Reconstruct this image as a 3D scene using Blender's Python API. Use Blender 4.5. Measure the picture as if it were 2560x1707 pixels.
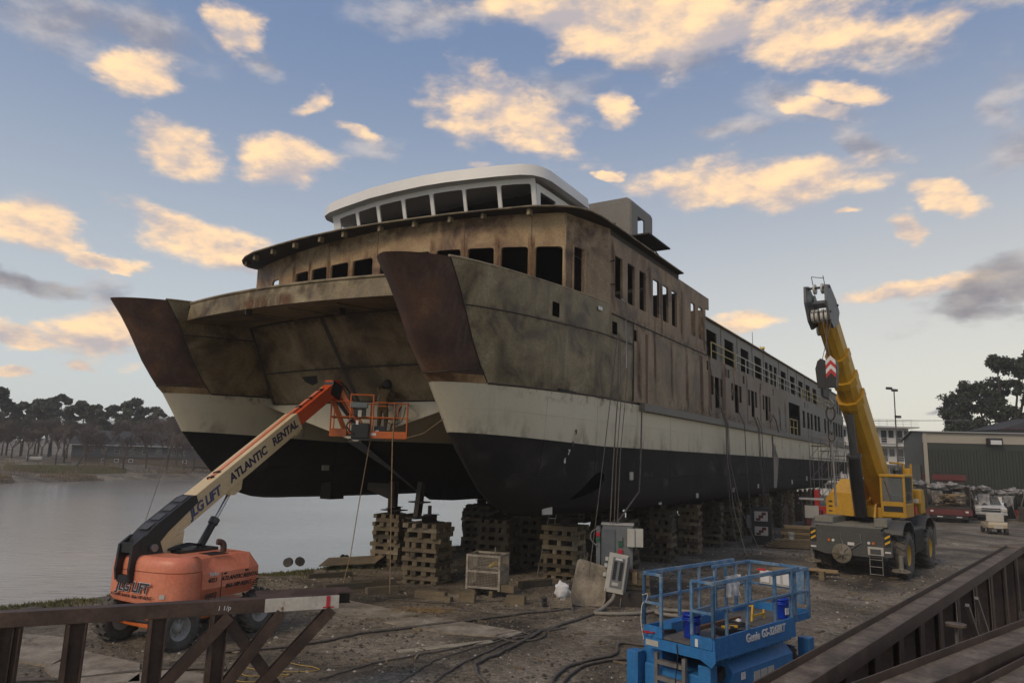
import bpy, bmesh, math, random
from mathutils import Vector, Matrix, noise as mn
random.seed(7)
R=math.radians
for o in list(bpy.data.objects): bpy.data.objects.remove(o)
scene=bpy.context.scene
COL=scene.collection
# ---------------------------------------------------------------- camera
cam_d=bpy.data.cameras.new('camera'); cam=bpy.data.objects.new('camera',cam_d); COL.objects.link(cam)
cam_d.sensor_width=36; cam_d.lens=25.395; cam_d.clip_end=3000; cam_d.clip_start=0.1
_p,_r=R(9.185),R(1.443)
_rt=Vector((1,0,0)); _f=Vector((0,math.cos(_p),math.sin(_p))); _u=Vector((0,-math.sin(_p),math.cos(_p)))
_right=_rt*math.cos(_r)+_u*math.sin(_r); _up=_u*math.cos(_r)-_rt*math.sin(_r)
cam.matrix_world=Matrix(((_right.x,_up.x,-_f.x,0),(_right.y,_up.y,-_f.y,0),(_right.z,_up.z,-_f.z,4.5),(0,0,0,1)))
scene.camera=cam
# ---------------------------------------------------------------- world, sun, exposure
SUN_AZ,SUN_EL=R(222),R(38)       # compass-style: 0 = +Y (away from camera), 90 = +X
scene.view_settings.view_transform='Standard'; scene.view_settings.look='None'
scene.view_settings.gamma=1; scene.view_settings.use_curve_mapping=False
scene.view_settings.exposure=0.18
sun_d=bpy.data.lights.new('sun','SUN'); sun=bpy.data.objects.new('sun',sun_d); COL.objects.link(sun)
sun_d.energy=1.35; sun_d.angle=R(18); sun_d.color=(1,.80,.58)
_sd=Vector((math.sin(SUN_AZ)*math.cos(SUN_EL),math.cos(SUN_AZ)*math.cos(SUN_EL),math.sin(SUN_EL)))
sun.rotation_euler=(-_sd).to_track_quat('-Z','Y').to_euler()
sun.location=_sd*60
world=bpy.data.worlds.new('World'); scene.world=world; world.use_nodes=True
WARM= [(-0.5043, 0.4519, 0.0408, 0.0218, 0.069), (-0.4051, 0.5252, 0.0339, 0.0266, -0.104), (-0.4539, 0.3681, 0.0444, 0.027, -0.317), (-0.3195, 0.375, 0.0548, 0.0317, 0.218), (-0.2925, 0.4536, 0.0345, 0.0137, 0.447), (-0.2312, 0.4261, 0.0305, 0.012, -0.127), (-0.0059, 0.4635, 0.1093, 0.0412, -0.246), (0.1442, 0.4788, 0.0253, 0.0334, -0.038), (0.1472, 0.5699, 0.2125, 0.0427, -0.156), (0.3504, 0.5507, 0.176, 0.0438, -0.141), (0.1082, 0.5963, 0.196, 0.0296, -0.031), (0.355, 0.3657, 0.1234, 0.0283, -0.031), (0.2805, 0.3694, 0.0646, 0.025, -0.073), (0.4571, 0.4569, 0.0397, 0.011, -0.25), (0.3217, 0.1871, 0.0443, 0.0126, -0.035), (0.5528, 0.3218, 0.0395, 0.0131, -0.341), (0.5224, 0.2876, 0.0143, 0.0145, -0.128), (0.5227, 0.2143, 0.0795, 0.0115, 0.066), (-0.6017, 0.2564, 0.041, 0.0272, -0.169), (-0.4283, 0.2675, 0.0781, 0.0244, -0.189), (-0.5328, 0.2239, 0.0418, 0.0073, -0.041), (-0.5996, 0.1257, 0.0417, 0.011, -0.052), (-0.5193, 0.1398, 0.0415, 0.0341, -0.475), (-0.6114, 0.0835, 0.0223, 0.0079, 0.089), (-0.5313, 0.1003, 0.0158, 0.0052, -0.211), (-0.0419, 0.3952, 0.0241, 0.0057, 0.038), (0.1426, 0.3848, 0.0137, 0.0057, -0.027), (0.46, 0.318, 0.0143, 0.0064, -0.12), (-0.6252, 0.2566, 0.0251, 0.0195, 0.205), (0.4081, 0.4442, 0.033, 0.0092, -0.381)]
GREY= [(-0.6004, 0.4807, 0.121, 0.0315, 0.055), (-0.5135, 0.4863, 0.0868, 0.0283, -0.084), (-0.0888, 0.586, 0.144, 0.0224, 0.06), (0.4815, 0.5137, 0.079, 0.0285, -0.351), (0.0899, 0.4991, 0.09, 0.0267, -0.017), (0.381, 0.4583, 0.0731, 0.0206, -0.322), (0.4717, 0.3934, 0.0463, 0.0143, -0.521), (0.3055, 0.4302, 0.0528, 0.0118, 0.065), (0.6279, 0.4239, 0.0263, 0.0368, -0.24), (0.6227, 0.3609, 0.0389, 0.0261, 0.19), (0.576, 0.1964, 0.0744, 0.0213, 0.269), (0.6201, 0.2168, 0.0457, 0.0295, 0.396), (-0.6042, 0.1854, 0.0506, 0.0124, -0.053), (-0.5185, 0.1769, 0.0326, 0.021, -0.457), (-0.2117, 0.4089, 0.0367, 0.0166, -0.058), (-0.412, 0.2615, 0.0685, 0.0164, -0.195), (0.6443, 0.5105, 0.0354, 0.0086, -0.286), (-0.3671, 0.4885, 0.0345, 0.0126, -0.136), (0.2353, 0.5285, 0.1549, 0.0256, -0.083), (0.5662, 0.1819, 0.0662, 0.0153, -0.083), (0.5371, 0.0716, 0.0178, 0.0041, 0.087)]
DARK=GREY[10:12]+GREY[19:20]+[GREY[12]]
def build_world():
    nt=world.node_tree; N=nt.nodes; L=nt.links; N.clear()
    def nd(t,**k):
        n=N.new(t)
        for a,b in k.items(): setattr(n,a,b)
        return n
    def math_(op,a,b=None,c=None,clamp=False):
        n=nd('ShaderNodeMath',operation=op,use_clamp=clamp)
        for i,v in enumerate((a,b,c)):
            if v is None: continue
            if isinstance(v,(int,float)): n.inputs[i].default_value=v
            else: L.new(v,n.inputs[i])
        return n.outputs[0]
    def rng(v,a,b,c=0.,d=1.,smooth=True):
        n=nd('ShaderNodeMapRange',interpolation_type='SMOOTHSTEP' if smooth else 'LINEAR')
        L.new(v,n.inputs[0])
        for i,q in enumerate((a,b,c,d)): n.inputs[i+1].default_value=q
        return n.outputs[0]
    def mix(f,a,b):
        n=nd('ShaderNodeMix',data_type='RGBA')
        if isinstance(f,(int,float)): n.inputs[0].default_value=f
        else: L.new(f,n.inputs[0])
        for s,v in ((6,a),(7,b)):
            if isinstance(v,tuple): n.inputs[s].default_value=(*v,1)
            else: L.new(v,n.inputs[s])
        return n.outputs[2]
    tc=nd('ShaderNodeTexCoord')
    nrm=nd('ShaderNodeVectorMath',operation='NORMALIZE'); L.new(tc.outputs['Generated'],nrm.inputs[0])
    sp=nd('ShaderNodeSeparateXYZ'); L.new(nrm.outputs[0],sp.inputs[0])
    az=math_('ARCTAN2',sp.outputs[0],sp.outputs[1]); el=math_('ARCSINE',sp.outputs[2])
    cb=nd('ShaderNodeCombineXYZ'); L.new(az,cb.inputs[0]); L.new(el,cb.inputs[1])
    # ragged domain: warp the angular coordinate with noise on the direction vector
    def noise(vec,scale,detail=6,rough=.55,out='Fac'):
        n=nd('ShaderNodeTexNoise'); L.new(vec,n.inputs['Vector'])
        n.inputs['Scale'].default_value=scale; n.inputs['Detail'].default_value=detail; n.inputs['Roughness'].default_value=rough
        return n.outputs[out]
    st=nd('ShaderNodeMapping'); L.new(nrm.outputs[0],st.inputs[0]); st.inputs['Scale'].default_value=(1,1,2.1)
    wv=noise(st.outputs[0],9,5,.6,'Color')
    w2=nd('ShaderNodeVectorMath',operation='SUBTRACT'); L.new(wv,w2.inputs[0]); w2.inputs[1].default_value=(.5,.5,.5)
    w3=nd('ShaderNodeVectorMath',operation='MULTIPLY_ADD'); L.new(w2.outputs[0],w3.inputs[0]); w3.inputs[1].default_value=(.10,.05,0); L.new(cb.outputs[0],w3.inputs[2])
    def field(lst):
        acc=None
        for (a,e,rx,ry,rot) in lst:
            m=nd('ShaderNodeMapping',vector_type='TEXTURE'); L.new(w3.outputs[0],m.inputs[0])
            m.inputs['Location'].default_value=(a,e,0); m.inputs['Rotation'].default_value=(0,0,rot); m.inputs['Scale'].default_value=(rx,ry,1)
            l=nd('ShaderNodeVectorMath',operation='LENGTH'); L.new(m.outputs[0],l.inputs[0])
            v=math_('SUBTRACT',1.5,l.outputs['Value'])
            acc=v if acc is None else math_('MAXIMUM',acc,v)
        return math_('MAXIMUM',acc,-.6)
    fw=field(WARM); fg=field(GREY)
    n1=noise(st.outputs[0],9.5,10,.56)
    off=nd('ShaderNodeVectorMath',operation='ADD'); L.new(st.outputs[0],off.inputs[0]); off.inputs[1].default_value=(-.012,-.01,.03)
    n2=noise(off.outputs[0],9.5,10,.56)
    nb=noise(st.outputs[0],3.2,4,.5)
    # loose field of clouds over the rest of the sky, same noise
    gen=math_('MULTIPLY',math_('SUBTRACT',nb,.47),3.2)
    outside=math_('MAXIMUM',rng(math_('ABSOLUTE',az),.62,.9),rng(el,.66,.85))
    gen=math_('ADD',gen,math_('MULTIPLY',math_('SUBTRACT',outside,1.),3.))
    hi=rng(el,.08,.25)
    gen=math_('ADD',gen,math_('MULTIPLY',math_('SUBTRACT',hi,1.),2.))
    fw_=math_('MAXIMUM',fw,gen)
    ns=math_('MULTIPLY',math_('SUBTRACT',n1,.5),2.5)
    dw=rng(math_('ADD',math_('MULTIPLY',fw_,.95),ns),.16,.90)
    dg=math_('MULTIPLY',rng(math_('ADD',math_('MULTIPLY',fg,.8),ns),.15,1.15),.8)
    lit=rng(math_('SUBTRACT',n1,n2),-.16,.16)
    # base sky
    sky=nd('ShaderNodeTexSky',sky_type='NISHITA'); sky.sun_disc=False
    sky.sun_elevation=SUN_EL; sky.sun_rotation=SUN_AZ; sky.air_density=1.0; sky.dust_density=1.6; sky.ozone_density=1.6
    sc=nd('ShaderNodeVectorMath',operation='SCALE'); L.new(sky.outputs[0],sc.inputs[0]); sc.inputs['Scale'].default_value=1.0
    # pale moist air towards the horizon
    hz=rng(el,.0,.62,1.,0.)
    hz=math_('POWER',hz,1.1)
    base=mix(SKY_HAZE,sc.outputs[0],mix(hz,SKY_BLUE,mix(rng(az,-.35,.75),SKY_PALE,SKY_GLOW)))
    gcol=mix(lit,SKY_G0,SKY_G1)
    wcol=mix(lit,SKY_W0,SKY_W1)
    c=mix(dg,base,gcol)
    c=mix(math_('MULTIPLY',dw,.95),c,wcol)
    dd=rng(math_('ADD',math_('MULTIPLY',field(DARK),.9),ns),.1,1.0)
    c=mix(math_('MULTIPLY',dd,.85),c,mix(lit,(2.6,2.5,2.8),(4.6,4.2,4.1)))
    bg=nd('ShaderNodeBackground'); L.new(c,bg.inputs[0]); bg.inputs[1].default_value=SKY_STRENGTH
    out=nd('ShaderNodeOutputWorld'); L.new(bg.outputs[0],out.inputs[0])
HAZE=0.0006
SKY_STRENGTH=0.085; SKY_HAZE=.82
SKY_GLOW=(9.6,9.0,7.5); SKY_PALE=(7.6,7.9,7.7); SKY_BLUE=(2.1,3.0,4.9)
SKY_G0,SKY_G1=(3.0,3.0,3.6),(6.4,5.9,5.8)
SKY_W0,SKY_W1=(5.6,5.0,5.1),(12.8,8.8,5.1)
build_world()
scene.render.engine='CYCLES'
try:
    scene.cycles.use_denoising=True; scene.cycles.denoiser='OPENIMAGEDENOISE'
    scene.cycles.max_bounces=6; scene.cycles.diffuse_bounces=3; scene.cycles.glossy_bounces=3; scene.cycles.transmission_bounces=4; scene.cycles.volume_bounces=0; scene.cycles.caustics_reflective=False; scene.cycles.caustics_refractive=False
except Exception: pass
# ---------------------------------------------------------------- materials
MAT={}
def mat(name,cols,scale=1.0,rough=.7,metal=0.,bump=.0,bscale=20.,stretch=(1,1,1),streak=None,fine=.25,fscale=14.,spec=.5,detail=7,spots=None,distort=0.,low=None):
    """procedural material. cols: list of (pos,(r,g,b)). streak: (colour, amount, scale) rust running down in z. spots: (colour, threshold, scale)."""
    if name in MAT: return MAT[name]
    m=bpy.data.materials.new(name); m.use_nodes=True; nt=m.node_tree; N=nt.nodes; L=nt.links
    b=N['Principled BSDF']; b.inputs['Roughness'].default_value=rough; b.inputs['Metallic'].default_value=metal
    b.inputs['Specular IOR Level'].default_value=spec
    tc=N.new('ShaderNodeTexCoord')
    mp=N.new('ShaderNodeMapping'); L.new(tc.outputs['Object'],mp.inputs[0]); mp.inputs['Scale'].default_value=stretch
    def noise(vec,s,d,r=.55,dist=0.):
        n=N.new('ShaderNodeTexNoise'); L.new(vec,n.inputs['Vector']); n.inputs['Scale'].default_value=s; n.inputs['Detail'].default_value=d; n.inputs['Roughness'].default_value=r; n.inputs['Distortion'].default_value=dist
        return n.outputs['Fac']
    def mixc(f,a,bb,mode='MIX'):
        x=N.new('ShaderNodeMix'); x.data_type='RGBA'; x.blend_type=mode
        if isinstance(f,float): x.inputs[0].default_value=f
        else: L.new(f,x.inputs[0])
        for i,v in ((6,a),(7,bb)):
            if isinstance(v,tuple): x.inputs[i].default_value=(*v,1)
            else: L.new(v,x.inputs[i])
        return x.outputs[2]
    def ramp(v,a,bb,lo=0.,hi=1.):
        x=N.new('ShaderNodeMapRange'); L.new(v,x.inputs[0]); x.inputs[1].default_value=a; x.inputs[2].default_value=bb; x.inputs[3].default_value=lo; x.inputs[4].default_value=hi
        return x.outputs[0]
    n1=noise(mp.outputs[0],scale,detail,.6,distort)
    cr=N.new('ShaderNodeValToRGB'); L.new(n1,cr.inputs[0])
    while len(cr.color_ramp.elements)<len(cols): cr.color_ramp.elements.new(.5)
    for e,(p,c) in zip(cr.color_ramp.elements,cols): e.position=p; e.color=(*c,1)
    c=cr.outputs[0]
    if streak:
        ms=N.new('ShaderNodeMapping'); L.new(tc.outputs['Object'],ms.inputs[0]); ms.inputs['Scale'].default_value=(1,1,.07)
        s1=noise(ms.outputs[0],streak[2],6,.6); s2=noise(mp.outputs[0],.33,3,.5)
        a=N.new('ShaderNodeMath'); a.operation='MULTIPLY'; L.new(ramp(s1,.5,.72),a.inputs[0]); L.new(ramp(s2,.38,.62),a.inputs[1])
        a2=N.new('ShaderNodeMath'); a2.operation='MULTIPLY'; L.new(a.outputs[0],a2.inputs[0]); a2.inputs[1].default_value=streak[1]
        c=mixc(a2.outputs[0],c,streak[0])
    if spots:
        s3=noise(mp.outputs[0],spots[2],8,.65,.3); c=mixc(ramp(s3,spots[1],spots[1]+.07),c,spots[0])
    if fine:
        f=noise(tc.outputs['Object'],fscale,5,.6); c=mixc(1.0,c,_grey(N,L,ramp(f,.25,.75,1-fine,1+fine)),'MULTIPLY')
    L.new(c,b.inputs['Base Color'])
    rr=ramp(n1,.3,.7,max(0.,rough-.1),min(1.,rough+.1)); L.new(rr,b.inputs['Roughness'])
    if bump:
        bn=N.new('ShaderNodeBump'); bn.inputs['Strength'].default_value=bump; bn.inputs['Distance'].default_value=.02
        L.new(noise(tc.outputs['Object'],bscale,6,.6),bn.inputs['Height']); L.new(bn.outputs[0],b.inputs['Normal'])
    MAT[name]=m; return m
def _grey(N,L,v):
    x=N.new('ShaderNodeCombineColor'); 
    for i in range(3): L.new(v,x.inputs[i])
    return x.outputs[0]
def flat(name,c,rough=.6,metal=0.,var=.12,scale=3.,bump=0.):
    d=tuple(max(0,x*(1-var)) for x in c); e=tuple(min(1,x*(1+var)) for x in c)
    return mat(name,[(.3,d),(.7,e)],scale=scale,rough=rough,metal=metal,fine=var*.8,bump=bump)
# steel of the bare hull
rust_nose=mat('rust_primer',[(.36,(0.0375,0.0175,0.0125)),(.50,(0.0625,0.0300,0.0213)),(.60,(0.0938,0.0450,0.0250)),(.70,(0.1500,0.0850,0.0425))],scale=.8,rough=.75,bump=.12,bscale=9,streak=((.13,.10,.07),.55,5),fine=.25)
steel_side=mat('bare_steel_plate',[(.37,(0.0907,0.0582,0.0320)),(.50,(0.1966,0.1414,0.0838)),(.62,(0.2797,0.2107,0.1355))],scale=.5,rough=.62,bump=.10,bscale=6,streak=((.12,.050,.018),1.0,2.6),fine=.25,distort=.8)
steel_bow=mat('bare_steel_bow',[(.35,(0.0593,0.0397,0.0199)),(.46,(0.1558,0.1191,0.0622)),(.56,(0.2181,0.1749,0.0979)),(.68,(0.2961,0.2440,0.1614))],scale=.6,rough=.62,bump=.10,bscale=6,streak=((.045,.03,.018),.75,1.4),fine=.3,distort=1.2)
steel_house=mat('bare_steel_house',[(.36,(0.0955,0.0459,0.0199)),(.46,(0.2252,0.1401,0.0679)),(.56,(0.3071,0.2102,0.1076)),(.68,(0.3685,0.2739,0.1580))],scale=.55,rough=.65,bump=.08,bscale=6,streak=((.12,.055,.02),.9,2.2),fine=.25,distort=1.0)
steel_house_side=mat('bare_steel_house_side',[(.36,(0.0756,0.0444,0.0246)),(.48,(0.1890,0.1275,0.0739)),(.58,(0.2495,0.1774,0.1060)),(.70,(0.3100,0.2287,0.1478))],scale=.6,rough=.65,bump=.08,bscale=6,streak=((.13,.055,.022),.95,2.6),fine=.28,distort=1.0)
steel_grey=mat('weathered_grey_steel',[(.3,(0.1123,0.1060,0.0943)),(.55,(0.1591,0.1521,0.1348)),(.8,(0.1966,0.1844,0.1662))],scale=.5,rough=.6,streak=((.12,.085,.06),.4,2.4),fine=.18,bump=.05)
steel_aft=mat('primed_grey_plating',[(.38,(0.1238,0.0940,0.0688)),(.5,(0.1777,0.1435,0.1087)),(.62,(0.2260,0.1880,0.1448))],scale=.35,rough=.65,streak=((.13,.055,.025),1.0,1.6),fine=.18,bump=.05)
steel_dark=mat('dark_scorched_steel',[(.3,(.022,.018,.015)),(.7,(.05,.04,.032))],scale=1.2,rough=.75,fine=.25,bump=.1,bscale=8)
steel_under=mat('tunnel_steel',[(.36,(0.0694,0.0442,0.0223)),(.48,(0.1622,0.1172,0.0593)),(.58,(0.2162,0.1643,0.0890)),(.70,(0.2856,0.2282,0.1409))],scale=.6,rough=.7,fine=.22,bump=.1,bscale=6,streak=((.05,.03,.018),.6,1.5),distort=.6)
cream=mat('cream_topside_paint',[(.25,(0.4752,0.4314,0.3245)),(.75,(0.5584,0.5130,0.3960))],scale=.35,rough=.38,streak=((.36,.30,.22),.35,2.2),fine=.05)
black_hull=mat('black_bottom_paint',[(.38,(.011,.010,.0098)),(.62,(.022,.019,.018))],scale=.35,rough=.78,streak=((.045,.034,.03),.5,2.0),fine=.3,spec=.18)
white_ph=mat('white_primer',[(.3,(.62,.61,.58)),(.7,(.70,.69,.665))],scale=.5,rough=.5,fine=.05)
weld=mat('weld_bead',[(.3,(.018,.012,.009)),(.7,(.055,.04,.028))],scale=6,rough=.6,metal=.2,fine=.4)
rust_streak=mat('rust_stain',[(.3,(.10,.045,.02)),(.7,(.16,.09,.05))],scale=2,rough=.8,stretch=(1,1,.2))
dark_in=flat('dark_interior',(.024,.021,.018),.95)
opening_shade_m=flat('opening_shade_black',(.004,.004,.004),1.0,0,.05); opening_shade_m.node_tree.nodes['Principled BSDF'].inputs['Specular IOR Level'].default_value=0  # flat black that paints the shade inside hull openings
yel_rail=mat('yellow_rail_paint',[(.3,(.42,.33,.10)),(.7,(.5,.42,.2))],scale=3,rough=.55)
white_rail=flat('pale_rail_paint',(.5,.47,.38),.5)
# yard
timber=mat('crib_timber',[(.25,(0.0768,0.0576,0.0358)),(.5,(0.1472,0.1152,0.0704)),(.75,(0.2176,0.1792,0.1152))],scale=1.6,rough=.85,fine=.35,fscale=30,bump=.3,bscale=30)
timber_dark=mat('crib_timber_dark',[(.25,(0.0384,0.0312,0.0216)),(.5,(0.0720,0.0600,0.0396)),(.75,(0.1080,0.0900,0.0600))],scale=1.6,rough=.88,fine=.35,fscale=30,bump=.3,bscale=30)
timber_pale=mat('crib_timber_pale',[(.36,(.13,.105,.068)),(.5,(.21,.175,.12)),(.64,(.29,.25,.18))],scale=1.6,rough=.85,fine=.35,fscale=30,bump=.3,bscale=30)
timber_new=mat('fresh_lumber',[(.3,(.22,.15,.075)),(.7,(.33,.24,.13))],scale=2,rough=.75,fine=.2,stretch=(1,6,6))
brown_steel=mat('brown_beam_steel',[(.36,(0.0299,0.0167,0.0115)),(.5,(0.0529,0.0299,0.0207)),(.66,(0.0897,0.0552,0.0379))],scale=1.3,rough=.62,fine=.3,bump=.15,bscale=14,spots=((.11,.085,.065),.68,4))
web_dirt=mat('beam_web_dirt',[(.36,(0.0688,0.0525,0.0387)),(.5,(0.1250,0.0975,0.0725)),(.66,(0.1875,0.1525,0.1150))],scale=2.2,rough=.9,fine=.4,bump=.3,bscale=25)
rubber=flat('tyre_rubber',(.030,.027,.025),.85,0,.25,4,.2)
rubber_dust=mat('dusty_tyre',[(.3,(.05,.045,.04)),(.7,(.11,.10,.085))],scale=3,rough=.9,fine=.3)
black_m=flat('black_paint',(.013,.013,.014),.5,0,.2)
dkgrey=flat('dark_grey_paint',(.055,.057,.058),.5,0,.12)
chrome=flat('cylinder_rod',(.5,.5,.5),.25,1.,.05)
steelpipe=flat('galvanised_pipe',(.22,.21,.20),.5,.5,.2)
orange_hood=mat('faded_orange_hood',[(.35,(.60,.175,.095)),(.65,(.68,.245,.145))],scale=.8,rough=.45,fine=.12,streak=((.42,.13,.07),.5,6),spots=((.33,.14,.08),.70,5))
orange_fr=mat('orange_frame_paint',[(.3,(.46,.10,.015)),(.7,(.58,.15,.03))],scale=2,rough=.45,fine=.15)
orange_red=mat('boom_orange_red',[(.3,(.50,.065,.016)),(.7,(.60,.10,.03))],scale=1.2,rough=.4,fine=.1)
boom_cream=mat('boom_cream_paint',[(.25,(.55,.42,.24)),(.75,(.66,.53,.33))],scale=.7,rough=.45,fine=.12,streak=((.42,.32,.18),.5,5),spots=((.40,.30,.17),.68,5))
navy=flat('navy_lettering',(.012,.014,.05),.5,0,.05)
blackletter=flat('black_lettering',(.012,.012,.015),.5,0,.05)
whitep=flat('white_decal',(.62,.62,.62),.5,0,.08)
blue_paint=mat('blue_lift_paint',[(.25,(.018,.13,.34)),(.75,(.03,.19,.46))],scale=1.2,rough=.5,fine=.2,spots=((.09,.11,.13),.66,6),streak=((.02,.07,.15),.5,7))
blue_rail=mat('blue_rail_worn',[(.36,(.045,.125,.25)),(.5,(.08,.18,.31)),(.64,(.17,.225,.28))],scale=3.5,rough=.5,fine=.2)
blue_pail=flat('blue_pail_plastic',(.008,.04,.36),.35,0,.1)
grey_deck=mat('grey_deck_plate',[(.3,(.07,.065,.06)),(.7,(.13,.12,.11))],scale=2.5,rough=.75,fine=.3)
yellow=mat('crane_yellow',[(.35,(0.4324,0.2250,0.0063)),(.65,(0.5152,0.2900,0.0126))],scale=.8,rough=.48,fine=.14,streak=((.22,.11,.01),.6,4),spots=((.25,.14,.02),.69,4))
carrier=mat('carrier_grey',[(.25,(.050,.052,.052)),(.75,(.072,.075,.073))],scale=1.0,rough=.6,fine=.25,spots=((.12,.11,.09),.62,3))
carrier_lt=mat('carrier_deck_grey',[(.25,(.15,.15,.125)),(.75,(.21,.205,.175))],scale=1.2,rough=.7,fine=.2)
headgrey=flat('boom_head_grey',(.11,.115,.12),.5,.2,.2)
sheave=flat('nylon_sheave',(.50,.49,.45),.5,0,.1)
red_d=flat('dark_red_paint',(.10,.016,.016),.6)
redp=flat('red_paint',(.42,.025,.02),.5,0,.15)
ambr=flat('amber_lens',(.55,.14,.01),.3,0,.05)
concrete=mat('old_concrete',[(.36,(0.1380,0.1150,0.0828)),(.5,(0.2300,0.1978,0.1495)),(.64,(0.3220,0.2818,0.2185))],scale=1.5,rough=.9,fine=.25,bump=.2,bscale=30,spots=((.09,.08,.062),.62,3))
panel_grey=flat('cabinet_grey',(.16,.17,.175),.45,.1,.1)
panel_lt=flat('cabinet_light',(.42,.41,.37),.5,0,.08)
hose_m=flat('hose_rubber',(.105,.09,.075),.85,0,.3,6)
hose_lt=flat('pale_hose',(.22,.20,.165),.7,0,.2,6)
rope_tan=flat('manila_rope',(.30,.21,.12),.85,0,.2,8)
cable_gr=flat('steel_cable',(.13,.12,.11),.6,.3,.2)
glass_m=flat('dark_glass',(.03,.035,.038),.08,0,.1)
wrap_m=mat('torn_grey_wrap',[(.36,(.10,.098,.094)),(.5,(.22,.215,.21)),(.64,(.38,.375,.365))],scale=2.2,rough=.5,fine=.2,bump=.6,bscale=4)
plastic_w=mat('white_wrap',[(.3,(.50,.50,.50)),(.7,(.72,.72,.71))],scale=2,rough=.35,fine=.1,bump=.4,bscale=5)
def glass_clear():
    m=bpy.data.materials.new('cab_glass'); m.use_nodes=True; b=m.node_tree.nodes['Principled BSDF']
    b.inputs['Base Color'].default_value=(.16,.18,.18,1); b.inputs['Roughness'].default_value=.05; b.inputs['Alpha'].default_value=.45
    return m
cabglass=glass_clear()
# ---------------------------------------------------------------- mesh helpers
class MB:
    def __init__(s): s.v=[]; s.f=[]; s.sm=[]
    def add(s,vs,fs,smooth=False,M=None):
        o=len(s.v)
        s.v+= [tuple(M@Vector(p)) if M else tuple(p) for p in vs]
        s.f+= [tuple(i+o for i in f) for f in fs]; s.sm+=[smooth]*len(fs); return s
    def box(s,c,d,M=None,rz=0,bev=0.):
        x,y,z=d[0]/2,d[1]/2,d[2]/2
        T=Matrix.Translation(Vector(c))@Matrix.Rotation(rz,4,'Z')
        if M: T=M@T
        if bev<=0:
            vs=[(a*x,b*y,e*z) for e in(-1,1) for b in(-1,1) for a in(-1,1)]
            return s.add(vs,[(0,2,3,1),(4,5,7,6),(0,1,5,4),(2,6,7,3),(0,4,6,2),(1,3,7,5)],False,T)
        k=min(bev,x*.9,y*.9,z*.9); vs=[];fs=[]
        bm=bmesh.new(); bmesh.ops.create_cube(bm,size=1); 
        for q in bm.verts: q.co=Vector((q.co.x*d[0],q.co.y*d[1],q.co.z*d[2]))
        bmesh.ops.bevel(bm,geom=list(bm.edges),offset=k,segments=2,affect='EDGES',profile=.6)
        bm.verts.index_update(); vs=[tuple(q.co) for q in bm.verts]; fs=[tuple(q.index for q in f.verts) for f in bm.faces]; bm.free()
        return s.add(vs,fs,False,T)
    def b2(s,p,q,M=None,bev=0.):
        return s.box([(a+b)/2 for a,b in zip(p,q)],[abs(a-b) for a,b in zip(p,q)],M,0,bev)
    def beam(s,p,q,w,h=None,up=(0,0,1),bev=0.):
        h=h or w; p=Vector(p);q=Vector(q); d=q-p; l=d.length
        if l<1e-6: return s
        y=d/l; u=Vector(up)
        if abs(y.dot(u))>.995: u=Vector((1,0,0))
        x=y.cross(u).normalized(); z=x.cross(y)
        T=Matrix(((x.x,y.x,z.x,(p.x+q.x)/2),(x.y,y.y,z.y,(p.y+q.y)/2),(x.z,y.z,z.z,(p.z+q.z)/2),(0,0,0,1)))
        return s.box((0,0,0),(w,l,h),T,0,bev)
    def ibeam(s,p,q,w,h,tf=.02,tw=.015,up=(0,0,1)):
        p=Vector(p);q=Vector(q);u=Vector(up).normalized(); d=(q-p).normalized(); x=d.cross(u).normalized(); u=x.cross(d)
        o=u*(h/2-tf/2)
        s.beam(p+o,q+o,w,tf,u); s.beam(p-o,q-o,w,tf,u); s.beam(p,q,tw,h-2*tf,u); return s
    def cyl(s,p,q,r,r2=None,n=12,caps=True):
        r2=r if r2 is None else r2; p=Vector(p);q=Vector(q); d=(q-p).normalized()
        u=Vector((0,0,1)) if abs(d.z)<.9 else Vector((1,0,0)); x=d.cross(u).normalized(); y=d.cross(x)
        vs=[];fs=[]
        for k,(c,rr) in enumerate(((p,r),(q,r2))):
            for i in range(n):
                a=2*math.pi*i/n; vs.append(tuple(c+x*math.cos(a)*rr+y*math.sin(a)*rr))
        for i in range(n): fs.append((i,(i+1)%n,n+(i+1)%n,n+i))
        s.add(vs,fs,True)
        if caps: s.add(vs,[tuple(range(n))[::-1],tuple(range(n,2*n))])
        return s
    def tube(s,pts,r,n=6):
        pts=[Vector(p) for p in pts]; m=len(pts); vs=[];fs=[]; px=None
        for i,p in enumerate(pts):
            d=(pts[min(i+1,m-1)]-pts[max(i-1,0)]).normalized()
            if px is None:
                u=Vector((0,0,1)) if abs(d.z)<.9 else Vector((1,0,0)); px=d.cross(u).normalized()
            else: px=(px-d*px.dot(d)).normalized()
            y=d.cross(px); rr=r[i] if isinstance(r,(list,tuple)) else r
            for k in range(n):
                a=2*math.pi*k/n; vs.append(tuple(p+px*math.cos(a)*rr+y*math.sin(a)*rr))
        for i in range(m-1):
            for k in range(n): fs.append((i*n+k,i*n+(k+1)%n,(i+1)*n+(k+1)%n,(i+1)*n+k))
        s.add(vs,fs,True); s.add(vs[:n],[tuple(range(n))[::-1]]); s.add(vs[-n:],[tuple(range(n))]); return s
    def lathe(s,prof,n=24,M=None,cap=True,smooth=True):
        vs=[];fs=[]; m=len(prof)
        for (r,z) in prof:
            for i in range(n):
                a=2*math.pi*i/n; vs.append((r*math.cos(a),r*math.sin(a),z))
        for j in range(m-1):
            for i in range(n): fs.append((j*n+i,j*n+(i+1)%n,(j+1)*n+(i+1)%n,(j+1)*n+i))
        s.add(vs,fs,smooth,M)
        return s
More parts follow.
